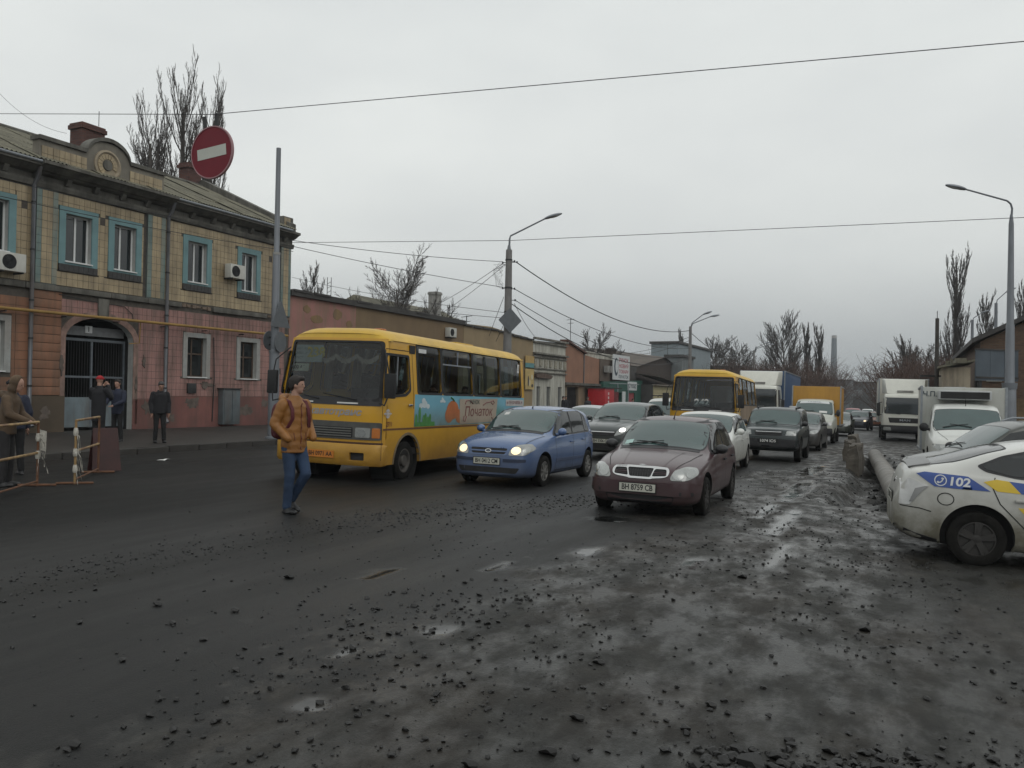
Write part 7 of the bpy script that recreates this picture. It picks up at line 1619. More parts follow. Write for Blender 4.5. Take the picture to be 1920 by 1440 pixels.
pp(186, 21.6, 'person in long black coat and red hat with both hands raised to the face', to_cam(186, 150), 1.80, pose='raise', hat=pm('bright red knitted hat', (.33, .015, .02), .85), hem=.62)
pp(222, 23.0, 'man in dark jacket facing the street behind the red-hatted person', to_cam(222, -35), 1.72, coat=M_nv, pose='work', hem=.8)
pp(14, 13.2, 'workman in muddy brown hooded jacket beside the long yellow barrier', to_cam(14, 70), 1.76, coat=M_camo, trou=pm('dark work trousers', (.02, .019, .02), .9, var=.3), pose='work', hood=True, lean=.12, bow=.25)
pp(30, 14.9, 'man in dark navy jacket and cap stooping behind the workman', to_cam(30, 200), 1.74, coat=M_nv, hat=M_bc, lean=.15, bow=.2)
for (s, v, l, c_, r_) in ((56.6, -22.6, 'person in black at the first barred window of white shop', M_bc, 20), (57.3, -23.1, 'second person in black beside the poster of beige building', M_bt, 80), (60.2, -22.2, 'person in grey coat between the barred windows of white shop', pm('dark grey coat', (.03, .03, .034), .85), 10), (66.6, -20.6, 'person in bright navy coat walking by the red kiosk', pm('strong navy coat', (.012, .018, .075), .8), 60)):
    q = st(s, v); person('person', l, (q.x, q.y, gz(q.x, q.y)), to_cam(1000, r_), 1.72, coat=c_, detail=False, vox=.024)
# two passengers by the bus windows
bM = bus1.matrix_basis
for i, (x, y, l) in enumerate(((-1.15, .72, 'bus passenger in dark coat seated at the third side window'), (.45, .72, 'bus passenger in grey coat seated at the second side window'), (2.25, .62, 'bus driver in dark coat behind the steering wheel of advert bus'))):
    q = Matrix.Translation(bus1.location) @ bus1.rotation_euler.to_matrix().to_4x4() @ Vector((x, y, .60))
    person('person', l, q, bus1.rotation_euler.z + (.5 if i == 0 else 0), 1.72, coat=M_bc if i == 0 else pm('dark grey coat', (0, 0, 0)), pose='sit', detail=False, vox=.022)
# ------------------------------------------------------------------ bare trees
M_bark = pm('grey brown bark', (.075, .066, .058), .9, var=.3, scale=3, world=True)
M_twig = pm('bare twig', (.058, .050, .045), .9, var=.3, scale=2, world=True)
M_rtwig = pm('reddish bare twig', (.070, .040, .030), .9, var=.4, scale=1, world=True)
def tubes(mb, pts, rs, n): mb.tube(pts, rs, n, caps=False)
def grow(mbt, mbc, p, d, L, r, lev, maxlev, rn, P):
    """one limb and its side shoots"""
    ns = 5 if lev < 2 else (4 if lev == 2 else 3); pts = [p]; q = p.copy(); dd = d.copy(); dirs = [d]
    for i in range(ns):
        dd = (dd + Vector((rn.gauss(0, P['wob']), rn.gauss(0, P['wob']), rn.gauss(0, P['wob'] * .6) + P['up'] * (.5 if lev == 0 else 1)))).normalized()
        q = q + dd * (L / ns); pts.append(q.copy()); dirs.append(dd.copy())
    r1 = max(P['rmin'], r * (.35 if lev else P.get('taper', .3))); rs = [r + (r1 - r) * i / ns for i in range(ns + 1)]
    tubes(mbt if lev == 0 else mbc, pts, rs, 7 if lev == 0 else (5 if lev == 1 else 3))
    if lev >= maxlev: return
    cnt = P['n'][lev]
    for k in range(cnt):
        t = P['from'][lev] + (1 - P['from'][lev]) * (k + rn.random()) / cnt; f = t * ns; i = min(ns - 1, int(f)); b = pts[i].lerp(pts[i + 1], f - i)
        ax = dirs[i + 1]; a = rn.uniform(0, 2 * pi); o = ax.orthogonal().normalized(); o = Matrix.Rotation(a, 3, ax) @ o
        sp = P['spread'][lev] * rn.uniform(.7, 1.25); nd = (ax * cos(sp) + o * sin(sp)).normalized()
        grow(mbt, mbc, b, nd, L * P['len'][lev] * (1 - P['short'] * t) * rn.uniform(.7, 1.15), max(P['rmin'], (r + (r1 - r) * t) * P['rk']), lev + 1, maxlev, rn, P)
POP = dict(wob=.045, up=.25, n=(46, 11, 8, 4), spread=(.55, .42, .40, .4), len=(.36, .40, .46, .5), short=.45, rmin=.008, rk=.33, **{'from': (.10, .12, .12, .2)})
RND = dict(wob=.085, up=.045, n=(18, 12, 10, 5), spread=(.85, .66, .62, .6), len=(.74, .50, .42, .5), short=.22, rmin=.008, rk=.5, **{'from': (.22, .2, .15, .2)})
FAN = dict(wob=.06, up=.085, n=(36, 13, 10, 5), spread=(.85, .58, .52, .5), len=(.66, .42, .42, .5), short=.45, rmin=.008, rk=.42, **{'from': (.20, .15, .12, .2)})
def tree(name, label, px, d, top_y, kind, seed, ml=3, lean=(0, 0), wide=1., rk=1., group='bare trees along the street', base=None, mat=None):
    x, y = at_px(px, d); b = gz(x, y) if base is None else base
    hz = 738 + .0175 * (px - 960); z = EYE + (hz - top_y) / FPX * d; h = z - b
    T = thing(name, label, 'tree', (x, y, b), 0, group); rn = random.Random(seed); P = dict(kind); P['rmin'] = max(.006, d * .00016) * rk
    P['spread'] = tuple(q * wide for q in P['spread']); a = MB(); c = MB()
    k = .58 if kind is RND else .84
    grow(a, c, Vector((0, 0, -.2)), Vector((lean[0], lean[1], 1)).normalized(), h * k, h * (.022 if kind is RND else .016), 0, ml, rn, P)
    # fit the grown height to the real one
    top = max(p[2] for p in c.v); s = h / top; a.v = [(p[0] * s, p[1] * s, p[2] * s) for p in a.v]; c.v = [(p[0] * s, p[1] * s, p[2] * s) for p in c.v]
    for mb, nm, mt in ((a, 'trunk', M_bark), (c, 'crown', mat or M_twig)):
        me = bpy.data.meshes.new(nm); me.from_pydata(mb.v, [], mb.f); me.materials.append(mt); link(nm, me, T)
    return T
tree('poplar_tree', 'tallest bare poplar behind the no-entry sign', 352, 58, 68, POP, 44, lean=(-.03, 0), wide=.85, rk=1.1)
tree('poplar_tree', 'leaning bare poplar left of the tallest one behind the tiled house', 322, 60, 150, POP, 48, lean=(-.10, 0), wide=.95)
tree('poplar_tree', 'short bare poplar right of the tallest one, above the no-entry sign', 398, 57, 132, POP, 50, lean=(.02, 0), wide=.8)
tree('bare_tree', 'low bare poplar clump at the roof edge of tiled house', 292, 63, 215, POP, 15, wide=1.2)
tree('bare_tree', 'thin bare saplings rising over the pink low wall', 575, 80, 487, POP, 21, wide=1.2)
tree('bare_tree', 'wide round bare tree behind the brown low building', 768, 62, 455, FAN, 12, rk=1.3, wide=1.15)
tree('bare_tree', 'small bare tree left of the wide round one behind low building', 712, 66, 545, FAN, 31)
tree('bare_tree', 'small bare tree right of the wide round one behind low building', 835, 66, 560, FAN, 33)
tree('bare_tree', 'dense dark round tree behind the market buildings', 1122, 92, 607, RND, 17, wide=.95, rk=2.0)
tree('poplar_tree', 'narrow dark poplar beside the double-headed street lamp', 1284, 125, 612, POP, 40, wide=.55, rk=1.4)
tree('bare_tree', 'pale bare tree over the blue grey block', 1340, 140, 625, FAN, 41, rk=.9)
tree('bare_tree', 'pale bare tree over the right end of blue grey block', 1378, 145, 632, FAN, 43, rk=.9)
tree('poplar_tree', 'broad bare poplar left of the factory chimney', 1478, 118, 578, FAN, 44, wide=.7)
tree('poplar_tree', 'middle bare poplar of the three by the factory chimney', 1514, 122, 604, POP, 46, wide=.7)
tree('poplar_tree', 'right bare poplar of the three by the factory chimney', 1540, 120, 602, POP, 48, wide=.8)
tree('bare_tree', 'bare brown tree between the far lamp and broad poplar', 1432, 125, 655, RND, 49)
tree('poplar_tree', 'tall bare poplar beyond the white lorry', 1788, 84, 455, POP, 50, wide=.8, lean=(.02, 0))
tree('poplar_tree', 'bare poplar between the tall one and right lamp post', 1852, 92, 540, POP, 52, wide=.9)
tree('poplar_tree', 'bare poplar behind the brick warehouse right of lamp post', 1922, 84, 500, POP, 54, wide=.8)
tree('bare_tree', 'bare tree at the street end behind the white lorry roof', 1692, 100, 624, FAN, 56, wide=.6, rk=1.3)
tree('bare_tree', 'low bare tree left of the wooden pole', 1728, 95, 640, RND, 57)
def thicket(label, x0, x1, d0, d1, ytop, n, mat, seed):
    c = MB(); rn = random.Random(seed)
    for _ in range(n):
        d = rn.uniform(d0, d1); x, y = at_px(rn.uniform(x0, x1), d); b = gz(x, y); h = (EYE + (745 - ytop) / FPX * d - b) * rn.uniform(.45, 1.0)
        p = Vector((x, y, b)); dd = Vector((rn.gauss(0, .3), rn.gauss(0, .3), 1)).normalized(); pts = [p]
        for i in range(4): dd = (dd + Vector((rn.gauss(0, .22), rn.gauss(0, .22), .05))).normalized(); p = p + dd * h / 4; pts.append(p)
        tubes(c, pts, [.03, .026, .022, .018, .014], 3)
        for i in range(7):
            q = pts[1 + i % 3].lerp(pts[2 + i % 3], rn.random()); e = Vector((rn.gauss(0, 1), rn.gauss(0, 1), rn.uniform(.2, 1.2))).normalized() * h * rn.uniform(.12, .3)
            tubes(c, [q, q + e * .5 + Vector((0, 0, .03)), q + e], [.016, .013, .011], 3)
    me = bpy.data.meshes.new('thicket'); me.from_pydata(c.v, [], c.f); me.materials.append(mat)
    tag(link('thicket', me), label, 'bushes', kind='stuff')
thicket('reddish brown thicket of bare bushes beyond the orange box truck', 1360, 1565, 100, 125, 668, 1700, M_rtwig, 1)
thicket('dark reddish thicket of bare bushes behind the white lorry', 1672, 1835, 62, 85, 652, 1700, M_rtwig, 2)
thicket('faint line of bare trees on the far horizon', 1575, 1700, 225, 245, 694, 260, M_twig, 4)
thicket('thin scrub of bare shoots behind the market roofs', 1180, 1265, 105, 125, 660, 90, M_twig, 5)
# ------------------------------------------------------------------ poles, signs, wires, barriers
M_pole = pm('grey painted pole', (.17, .185, .205), .5, .2, var=.12, scale=2, streak=((.11, .11, .115), .4))
M_cpole = pm('weathered concrete pole', (.20, .195, .19), .9, var=.2, scale=3, bump=.3, bscale=30, streak=((.11, .105, .10), .5))
M_sback = pm('grey sign back', (.11, .12, .13), .5, .3, var=.15)
M_head = pm('lamp head grey', (.22, .235, .26), .4, .3, var=.1)
M_lglass = pm('lamp glass', (.5, .5, .5), .2, var=.05)
def lamp_head(root, p, d, L=.9):
    d = Vector(d).normalized(); side = Vector((0, 0, 1)).cross(d).normalized(); up = d.cross(side)
    m = MB().ball((0, 0, 0), (L / 2, .16, .10), 14, 8); M = Matrix((d, side, up)).transposed()
    m.v = [Vector(p) + M @ (Vector((a, b * (1.0 if a < 0 else 1 - .5 * a / L), max(c, -.03))) + Vector((L / 2 - .05, 0, 0))) for a, b, c in m.v]
    h = m.build('lamp_head', M_head, root, smooth=True)
    g = MB().ball((0, 0, 0), (L * .33, .12, .06), 12, 6); g.v = [Vector(p) + M @ (Vector((a, b, min(c, 0) - .02)) + Vector((L / 2 + .02, 0, 0))) for a, b, c in g.v]; g.build('lamp_glass', M_lglass, h, smooth=True)
def pole(name, label, loc, secs, mat, n=16): 
    r = thing(name, label, 'lamp post' if 'lamp' in name else 'pole', loc, 0)
    MB().lathe([(a, z) for z, a in secs] + [(0, secs[-1][0])], n).build('shaft', mat, r, smooth=True); return r
# left steel pole with sign backs
q = st(20.07, -17.8); pz = gz(q.x, q.y)
r = pole('steel_pole', 'tall stepped grey steel pole with sign backs in front of tiled house', (q.x, q.y, pz), [(-.2, .24), (.04, .24), (.06, .165), (2.72, .155), (2.76, .125), (5.75, .11), (5.8, .085), (9.07, .072)], M_pole)
MB().lathe([(.17, 2.66), (.172, 2.74)], 16).build('collar', M_pole, r, smooth=True); MB().lathe([(.118, 5.72), (.118, 5.8)], 16).build('collar', M_wsur, r, smooth=True)
def signback(r, shape, z, rot, out=.16, sz=.35, mat=M_sback):
    Mx = Matrix.Rotation(rot, 4, 'Z') @ Matrix.Translation((0, -out, z))
    poly = {'tri': [(-sz * 1.1, -sz * .65), (sz * 1.1, -sz * .65), (0, sz * 1.25)], 'round': ell(0, 0, sz, sz, 24), 'dia': [(0, -sz), (sz, 0), (0, sz), (-sz, 0)]}[shape]
    m = MB().prism(rnd(poly, .04, 3), -.012, .012, 'xz', M=Mx); s = m.build('sign_plate', mat, r)
    MB().box(-.03, .03, .012, out - .05, -.15, -.11, M=Mx).box(-.03, .03, .012, out - .05, .08, .12, M=Mx).build('bracket', M_iron, s)
signback(r, 'tri', 3.75, rad(70), .2, .45); signback(r, 'round', 3.0, rad(72), .2, .32); signback(r, 'round', 3.05, rad(-110), .2, .30)
# no-entry sign hung on the cross-street cable
def P3(px, py, d):
    v = _F + _R * ((px - 960) / FPX) + _U * ((720 - py) / FPX); return Vector((0, 0, EYE)) + v * (d / v.y)
c0 = P3(398, 286, 13.2); th_ = rad(-23)
ns = thing('no_entry_sign', 'round red no-entry sign with white bar hung on a cable over the street', 'sign', c0, th_)
ns.rotation_euler = (0, rad(-5.5), th_); rs_ = .425
MB().lathe([(0, -.012), (rs_ * .94, -.012), (rs_ * .965, -.02), (rs_, -.018), (rs_, .02), (rs_ * .97, .022), (rs_ * .95, .006), (0, .006)], 48, 'y').build('disc', pm('no entry red', (.15, .006, .016), .5, var=.08, spec=.3), ns, smooth=True)
MB().lathe([(rs_ * .955, -.021), (rs_ * 1.0, -.021), (rs_ * 1.005, .0), (rs_, .024), (rs_ * .97, .024)], 48, 'y', caps=False).build('rim', pm('pinkish rim', (.30, .16, .17), .5), ns, smooth=True)
MB().box(-rs_ * .69, rs_ * .69, -.016, -.0125, -.088, .088).build('white_bar', pm('aged white bar', (.46, .47, .42), .5, var=.06), ns)
for x in (-.13, .11): MB().box(x - .03, x + .03, .0, .03, rs_ * .9, rs_ + .19).build('hanger', M_iron, ns)
def wire(label, pts, r=.012, sag=0., n=24, name='overhead_cable', group='overhead cables'):
    out = []
    for i in range(len(pts) - 1):
        a, b = Vector(pts[i]), Vector(pts[i + 1])
        for k in range(n): t = k / n; out.append(a.lerp(b, t) - Vector((0, 0, sag * 4 * t * (1 - t))))
    out.append(Vector(pts[-1])); o = MB().tube(out, r, 5).build(name, M_wire, None, smooth=True); return tag(o, label, 'cable', group)
hang = c0 + Vector((0, 0, rs_ + .19)); dirc = Vector((cos(th_), sin(th_), 0))
wire('thick cable crossing the sky that carries the no-entry sign', [P3(-60, 213, 17.0), P3(398, 214.5, 13.2), P3(1960, 74, 9.5)], .006, 0.0)
# concrete lamp post in the middle
q = st(36.3, -17.6); pz = gz(q.x, q.y)
r = pole('lamp_post', 'grey concrete lamp post with tangled wires and diamond sign back', (q.x, q.y, pz), [(-.3, .255), (0, .25), (8.62, .15)], M_cpole)
MB().tube([(0, 0, 8.5), (.02, -.01, 9.15), (.06, -.02, 9.3), (1.75, -.55, 10.08)], [.055, .045, .04, .035], 8).lathe([(.11, 8.55), (.06, 8.85)], 10).build('arm', M_pole, r, smooth=True); lamp_head(r, (1.7, -.53, 10.06), (1.7, -.53, .45), .95)
for z in (8.1, 6.75, 6.72, 5.55, 5.25): MB().lathe([(.25 - .0115 * z + .022, z), (.25 - .0115 * z + .022, z + .05)], 14).build('band', M_iron, r)
signback(r, 'dia', 5.15, rad(25), .26, .62)
for i, (x, y, z) in enumerate(((.28, -.1, 8.05), (.40, -.14, 8.0), (.34, -.1, 6.15), (-.3, .1, 8.0), (.3, -.15, 6.7), (-.28, .05, 6.75))):
    MB().tube([(0, 0, z), (x, y, z)], .018, 5).lathe([(.03, -.05), (.045, -.02), (.03, 0), (.045, .02), (.03, .05)], 8, 'z', (x, y, z)).build('insulator', M_iron, r, smooth=True)
rn = random.Random(2)
for k in range(7):
    pts = [(-.15, .05, 7.9)] + [(-.25 - rn.uniform(0, .55), rn.uniform(-.1, .2), 7.8 - i * .28 + rn.uniform(-.2, .2)) for i in range(4)] + [(-.17, .05, 6.7 + rn.uniform(-.2, .3))]
    sm = []
    for i in range(len(pts) - 1): sm += seg(pts[i], pts[i + 1], 3)[:-1]
    MB().tube(chaik3(sm) if False else sm, .006, 4).build('loose_wire', M_wire, r)
LPc = lambda z: Vector((q.x, q.y, pz + z)); A = LPc
# farther lamp posts
def lamp2(label, px, d, top_y, heads, conc=True, name='lamp_post'):
    x, y = at_px(px, d); b = gz(x, y); hz = 738 + .0175 * (px - 960); z = EYE + (hz - top_y) / FPX * d - b
    r = pole(name, label, (x, y, b), [(-.3, .2), (z, .12)], M_cpole if conc else M_pole, 12)
    for hx_, hy_ in heads:
        p = P3(hx_, hy_, d - .6) - Vector((x, y, b)); dr = p - Vector((0, 0, z)); MB().tube([(0, 0, z - .2), (dr.x * .12, dr.y * .12, z + dr.z * .3), p * 1.0], [.045, .04, .035], 6).build('arm', M_pole, r); lamp_head(r, p, (dr.x, dr.y, abs(dr.z) * .35), .9)
    return r, z, (x, y, b)
l2, z2, b2 = lamp2('double-headed concrete street lamp above the second bus', 1293, 72, 612, ((1318, 590), (1331, 594)))
lamp2('double-headed concrete street lamp far beyond the blue trailer', 1413, 115, 657, ((1434, 644), (1440, 647)))
lamp2('far street lamp whose arm shows beside the tall poplar', 1822, 80, 600, ((1840, 587),), False)
lamp2('far street lamp whose arm shows beside the right lamp post', 1866, 70, 568, ((1886, 548),), False)
x, y = at_px(1893, 35); b = gz(x, y)
r = pole('lamp_post', 'tall stepped grey steel lamp post with long arm by the billboards', (x, y, b), [(-.3, .30), (.5, .28), (2.75, .25), (2.9, .19), (5.4, .165), (5.45, .145), (9.7, .10), (10.1, .05)], M_pole)
MB().lathe([(.28, 2.70), (.30, 2.95)], 16).build('collar', M_pole, r, smooth=True)
MB().tube([(0, 0, 9.9), (.03, 0, 10.35), (-.03, 0, 10.55), (-.2, -.02, 10.68), (-2.1, -.2, 11.1)], [.05, .042, .04, .038, .034], 8).build('arm', M_pole, r, smooth=True); lamp_head(r, (-2.05, -.2, 11.08), (-1.9, -.18, .32), 1.0)
x, y = at_px(1756, 45); b = gz(x, y); r = pole('wooden_pole', 'weathered wooden pole with a spike standing behind the white lorry', (x, y, b), [(-.3, .13), (6.75, .095)], pm('tarred wood', (.05, .045, .04), .9, var=.3), 10)
MB().tube([(0, 0, 6.7), (0, 0, 7.15)], .02, 5).build('spike', M_iron, r); MB().box(-.9, .9, -.05, .05, 3.55, 3.65).build('crossarm', M_iron, r)
# overhead wires
corner = st(28.9, VF + .1, 8.3); c2 = st(28.9, VF + .1, 8.05)
wire('upper wire from house cornice to the concrete lamp post', [corner, A(8.05) + Vector((-.3, .1, 0))], .014, .12)
wire('lower wire from house cornice to the concrete lamp post', [c2, A(6.8) + Vector((-.25, .1, 0))], .014, .10)
wire('long cable crossing the sky above the concrete lamp post', [P3(545, 455, 44), P3(955, 451, 41), P3(1960, 406, 34)], .014, .0)
T2 = lambda z: Vector((b2[0], b2[1], b2[2] + z))
wire('thick sagging cable from the lamp post top to the double lamp', [A(7.98) + Vector((.4, -.14, 0)), T2(z2 - .35)], .028, 1.2)
wire('middle cable from the lamp post to the double lamp', [A(6.7) + Vector((.3, -.1, 0)), T2(z2 - 1.9)], .02, .9)
wire('twisted cable pair from the lamp post to the double lamp', [A(6.15) + Vector((.34, -.1, 0)), T2(z2 - 2.4)], .018, 1.25)
wire('lowest cable from the lamp post to the double lamp', [A(5.95) + Vector((.2, -.1, 0)), T2(z2 - 2.7)], .024, 1.6)
wire('slanting drop wire from lamp post to the slate roof', [A(6.0) + Vector((.3, 0, 0)), st(59, VF - 1, 5.9)], .014, .2)
for i, (px_, py_, d_) in enumerate(((795, 583, 60), (810, 598, 60))): wire('drop wire from the lamp post towards the bare round tree' if i == 0 else 'lower drop wire from the lamp post towards the bare round tree', [A(7.95 - .15 * i) + Vector((-.3, .05, 0)), P3(px_, py_, d_)], .014, .15)
for i, (px_, py_) in enumerate(((917, 630), (930, 640))): wire('stay wire down to the beige roof edge' if i == 0 else 'second stay wire down to the beige roof edge', [A(6.3 - 1.4 * i) + Vector((-.22, 0, 0)), P3(px_, py_, 50)], .014, .0)
wire('thin wire low over the pink wall to the lamp post', [P3(548, 520, 60), A(5.55) + Vector((-.2, 0, 0))], .013, .2)
wire('thin wire just under the pink wall wire to the lamp post', [P3(560, 545, 60), A(5.28) + Vector((-.2, 0, 0))], .013, .2)
wire('wire from the far roofs up to the double lamp', [P3(1180, 662, 95), T2(z2 - .9)], .02, .2); wire('second wire from the far roofs up to the double lamp', [P3(1205, 664, 95), T2(z2 - 1.2)], .02, .2)
wire('cable running on from double lamp to the farther lamp', [T2(z2 - .5), P3(1400, 668, 115)], .028, 1.0)
wire('thin wire high in the upper left sky', [P3(-10, 165, 30), P3(125, 250, 28)], .006, .3); wire('house front wire above the upper windows', [st(9, VF + .35, 7.9), st(22.2, VF + .35, 7.95), st(28.8, VF + .35, 8.0)], .012, .12); wire('house front wire across the upper windows', [st(9, VF + .5, 7.35), st(28.8, VF + .4, 7.75)], .012, .25)
# roof aerials
for i, (px_, py_, d_, l) in enumerate(((875, 592, 53, 'roof aerial on the beige building'), (1070, 598, 72, 'tall aerial with a bent top above the terracotta shop'), (1168, 664, 95, 'thin aerial left of the market sign'), (1252, 640, 98, 'tall thin mast above the dark brick house'), (1181, 662, 97, 'short aerial right of the market sign'), (614, 520, 75, 'lattice aerial over the pink wall'))):
    p = P3(px_, py_, d_); base = Vector((p.x, p.y, p.z - 2.6)); a_ = MB().tube([base, p], .03, 5)
    if i in (0, 1, 2): a_.tube([p + Vector((-.35, 0, -.1)), p + Vector((.35, 0, 0))], .02, 4).tube([p + Vector((-.25, 0, -.4)), p + Vector((.25, 0, -.35))], .02, 4)
    if i == 5: a_.tube([base + Vector((.35, 0, 0)), p + Vector((.35, 0, 0))], .03, 5); [a_.tube([base + Vector((0, 0, k * .4)), base + Vector((.35, 0, k * .4 + .2))], .02, 4) for k in range(6)]
    o = a_.build('roof_aerial', M_iron); tag(o, l, 'aerial', 'roof aerials')
# ------------------------------------------------------------------ barriers on the left
M_bary = pm('rusty yellow barrier paint', (.30, .20, .085), .6, var=.45, scale=9, streak=((.12, .05, .025), .8)); M_rust = pm('rusty barrier leg', (.13, .06, .03), .8, var=.4, scale=9)
M_tape = pm('pale barrier tape', (.45, .43, .38), .6, var=.3, scale=20)
def barrier(label, a, b, h, tapes, seed):
    a, b = Vector(a), Vector(b); d = b - a; L = d.length; B = thing('street_barrier', label, 'barrier', a, math.atan2(d.y, d.x), 'tubular street barriers')
    for x in (0, L):
        MB().tube([(x, 0, 0), (x, 0, h)], .02, 8).build('leg', M_rust if x else M_bary, B, smooth=True); MB().tube([(x, -.28, .02), (x, .28, .02)], .02, 8).build('foot', M_rust, B, smooth=True)
    for z in (h, h * .52): MB().tube([(0, 0, z), (L, 0, z)], .021, 8).build('rail', M_bary, B, smooth=True)
    MB().tube([(0, 0, .08), (L, 0, .08)], .016, 6).build('rail', M_rust, B, smooth=True)
    rn = random.Random(seed)
    for tx, tz, n in tapes:
        for k in range(n):
            p = Vector((tx, -.01, tz)); pts = [p]; dd = Vector((rn.uniform(-.6, .6), -.2, rn.uniform(-.2, .9)))
            for i in range(6): dd = dd + Vector((rn.uniform(-.25, .25), rn.uniform(-.1, .1), -.45)); p = p + dd.normalized() * .06; pts.append(p.copy())
            mb = MB()
            for i, p in enumerate(pts): w = .022 * (1 - .1 * i); e = Vector((cos(i * .5 + k), .5 * sin(k + i), .3)).normalized(); mb.v += [p + e * w, p - e * w]
            mb.f = [(2 * i, 2 * i + 1, 2 * i + 3, 2 * i + 2) for i in range(6)]; mb.m = [0] * 6; mb.build('tape_end', M_tape, B, smooth=True)
        MB().lathe([(.03, -.06), (.04, -.02), (.036, .03), (.028, .07)], 10, 'z', (tx, 0, tz)).build('tape_knot', M_tape, B, smooth=True)
    return B
e1 = on(-7.6, 13.3); e0 = on(-7.1, 10.8); barrier('long tubular yellow barrier in front of the brown-jacketed workman', e0, e1, 1.03, ((e1 - e0).length * 1 and [((e1 - e0).length, .78, 5), ((e1 - e0).length, .5, 3)]), 4)
f0, f1 = on(-7.18, 13.65), on(-7.72, 15.5); barrier('short tubular barrier with fluttering pale tape and dark red board', f0, f1, 1.05, [(0, .86, 3), (0, .52, 6), (0, .25, 2)], 9)
MB().region([(-.03, -.2), (.18, -.28), (.20, .05), (.02, .10)], lambda a, b, d: (a, -.03 + .03 * sin(a * 25), b), step=.05).build('torn_film', M_tape, bpy.data.objects['street_barrier']).location = ((e1 - e0).length, 0, .82)
q = on(-7.85, 16.0); bd = thing('dark_red_board', 'dark red folded board standing behind the short barrier', 'board', q, rad(40)); bd.scale = (.72, .72, .82)
M_dr = pm('dark red sheet', (.036, .008, .007), .55, var=.35, scale=4)
MB().add([(-.36, -.26, 0), (.36, -.26, 0), (.30, -.02, 1.0), (-.30, -.02, 1.0), (-.36, -.23, 0), (.36, -.23, 0), (.30, .0, 1.0), (-.30, .0, 1.0)], [(0, 1, 2, 3), (5, 4, 7, 6), (0, 3, 7, 4), (1, 5, 6, 2), (3, 2, 6, 7), (0, 4, 5, 1)]).build('front_sheet', M_dr, bd)
MB().add([(-.36, .28, 0), (.36, .28, 0), (.30, .03, 1.0), (-.30, .03, 1.0), (-.36, .25, 0), (.36, .25, 0), (.30, .0, 1.0), (-.30, .0, 1.0)], [(3, 2, 1, 0), (6, 7, 4, 5), (0, 4, 7, 3), (1, 2, 6, 5), (3, 7, 6, 2), (0, 1, 5, 4)]).build('rear_sheet', M_dr, bd)
# ------------------------------------------------------------------ concrete blocks, pipe and kerb of the road works
M_blk = pm('broken dirty concrete', (.105, .092, .075), .9, var=.45, scale=3, bump=.8, bscale=14, streak=((.045, .038, .03), .7), detail=8)
def block(label, s, v, L, h, w, seed):
    p = st(s, v); rn = random.Random(seed); o = MB(); nx, nz = 8, 6
    m = MB().prism([(-w, -.25), (w, -.25), (w * .92, h * .45), (w * .55, h * .95), (w * .3, h), (-w * .4, h * .98), (-w * .6, h * .92), (-w * .95, h * .4)], 0, L, 'yz')
    b = m.build('concrete_block', M_blk); bm = bmesh.new(); bm.from_mesh(b.data); bmesh.ops.subdivide_edges(bm, edges=bm.edges, cuts=4, use_grid_fill=True); bmesh.ops.triangulate(bm, faces=bm.faces)
    for vv in bm.verts: vv.co += Vector((1, 1, 1)) * 0 + .07 * noise.noise_vector(vv.co * 4 + Vector((seed, 0, 0))) * (1.8 if vv.co.z > h * .8 else .5)
    bm.to_mesh(b.data); bm.free(); b.location = (p.x, p.y, gz(p.x, p.y)); b.rotation_euler = (0, 0, ROT + rn.uniform(-.05, .05))
    tag(b, label, 'concrete block', 'concrete blocks beside the road works')
block('nearest broken concrete barrier block beside the trench', 24.2, -1.3, 1.7, .66, .18, 1); block('middle broken concrete barrier block in the row by the trench', 28.0, -1.6, 1.8, .62, .2, 2); block('last low concrete barrier block in the row towards the lorry', 33.0, -1.8, 2.0, .66, .2, 3)
pa, pb = st(31.0, -.95), st(13.6, .12); za, zb = gz(pa.x, pa.y) + .08, gz(pb.x, pb.y) + .12
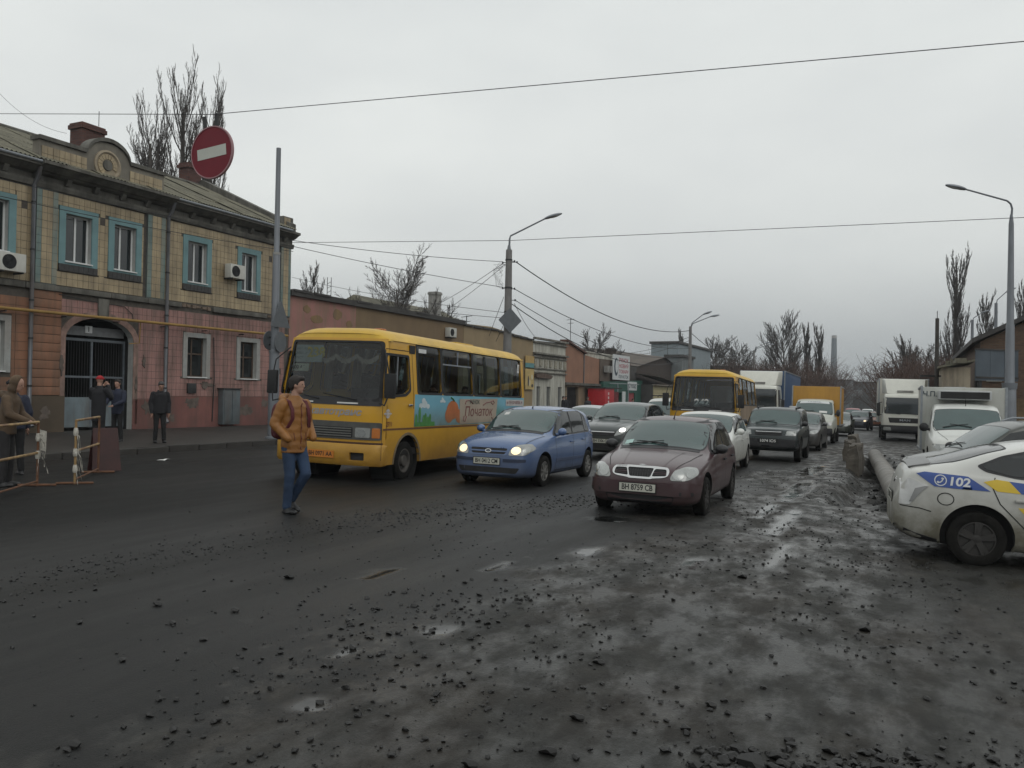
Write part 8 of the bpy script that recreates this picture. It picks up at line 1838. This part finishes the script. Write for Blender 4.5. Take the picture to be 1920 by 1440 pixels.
pipe = thing('steel_pipe', 'long thick grey pipe lying in the trench beside the blocks', 'pipe', (pa.x, pa.y, za), 0); dv = Vector((pb.x - pa.x, pb.y - pa.y, zb - za))
M_pipe = pm('dusty grey pipe', (.19, .18, .165), .6, var=.2, scale=1.5, streak=((.09, .075, .06), .6))
mb = MB(); PR = .215; pts = [dv * t for t in (0, .25, .5, .75, 1)]; mb.tube(pts, PR, 28, caps=False); mb.tube([dv * .0001, dv * .25, dv * .5, dv], PR * .93, 28, caps=False); mb.build('tube', M_pipe, pipe, smooth=True); MB().ball((0, 0, 0), (PR * .98,) * 3, 20, 12).build('end_cap', M_pipe, pipe, smooth=True)
for i in range(12):
    s = 15.6 + i * 1.35; v = .62 - .03 * i; o = kerb0.copy(); COL.objects.link(o); o.parent = ground; p = st(s, v); o.location = (p.x, p.y, gz(p.x, p.y) + .09); o.rotation_euler = (0, 0, ROT + .02)
rub = random.Random(5)
for k in range(26):
    s, v = rub.uniform(16, 33), rub.gauss(-.35, .45); p, z = height_at(s, v); r0 = rub.uniform(.05, .15); o = link('rubble_stone', SHARED[k % 14]); o.location = (p.x, p.y, z + r0 * .3); o.scale = (r0, r0 * rub.uniform(.6, 1), r0 * .8); o.rotation_euler = (0, 0, rub.uniform(0, 6)); tag(o, 'lump of rubble lying in the trench by the grey pipe', 'rubble', 'rubble in the trench')
# ------------------------------------------------------------------ damp winter air
hz_m = bpy.data.materials.new('damp haze'); hz_m.use_nodes = True; _t = hz_m.node_tree; _t.nodes.remove(_t.nodes['Principled BSDF'])
_v = _t.nodes.new('ShaderNodeVolumePrincipled'); _v.inputs['Color'].default_value = (.86, .9, .94, 1); _v.inputs['Density'].default_value = .0005; _v.inputs['Anisotropy'].default_value = .2
_t.links.new(_v.outputs[0], _t.nodes['Material Output'].inputs['Volume'])
_c = MB().box(-4200, 4200, -4200, 4200, -8, 46).build('haze', hz_m); tag(_c, 'thin damp grey haze over the whole street', 'haze', kind='stuff')
bpy.data.scenes.remove(TMP)
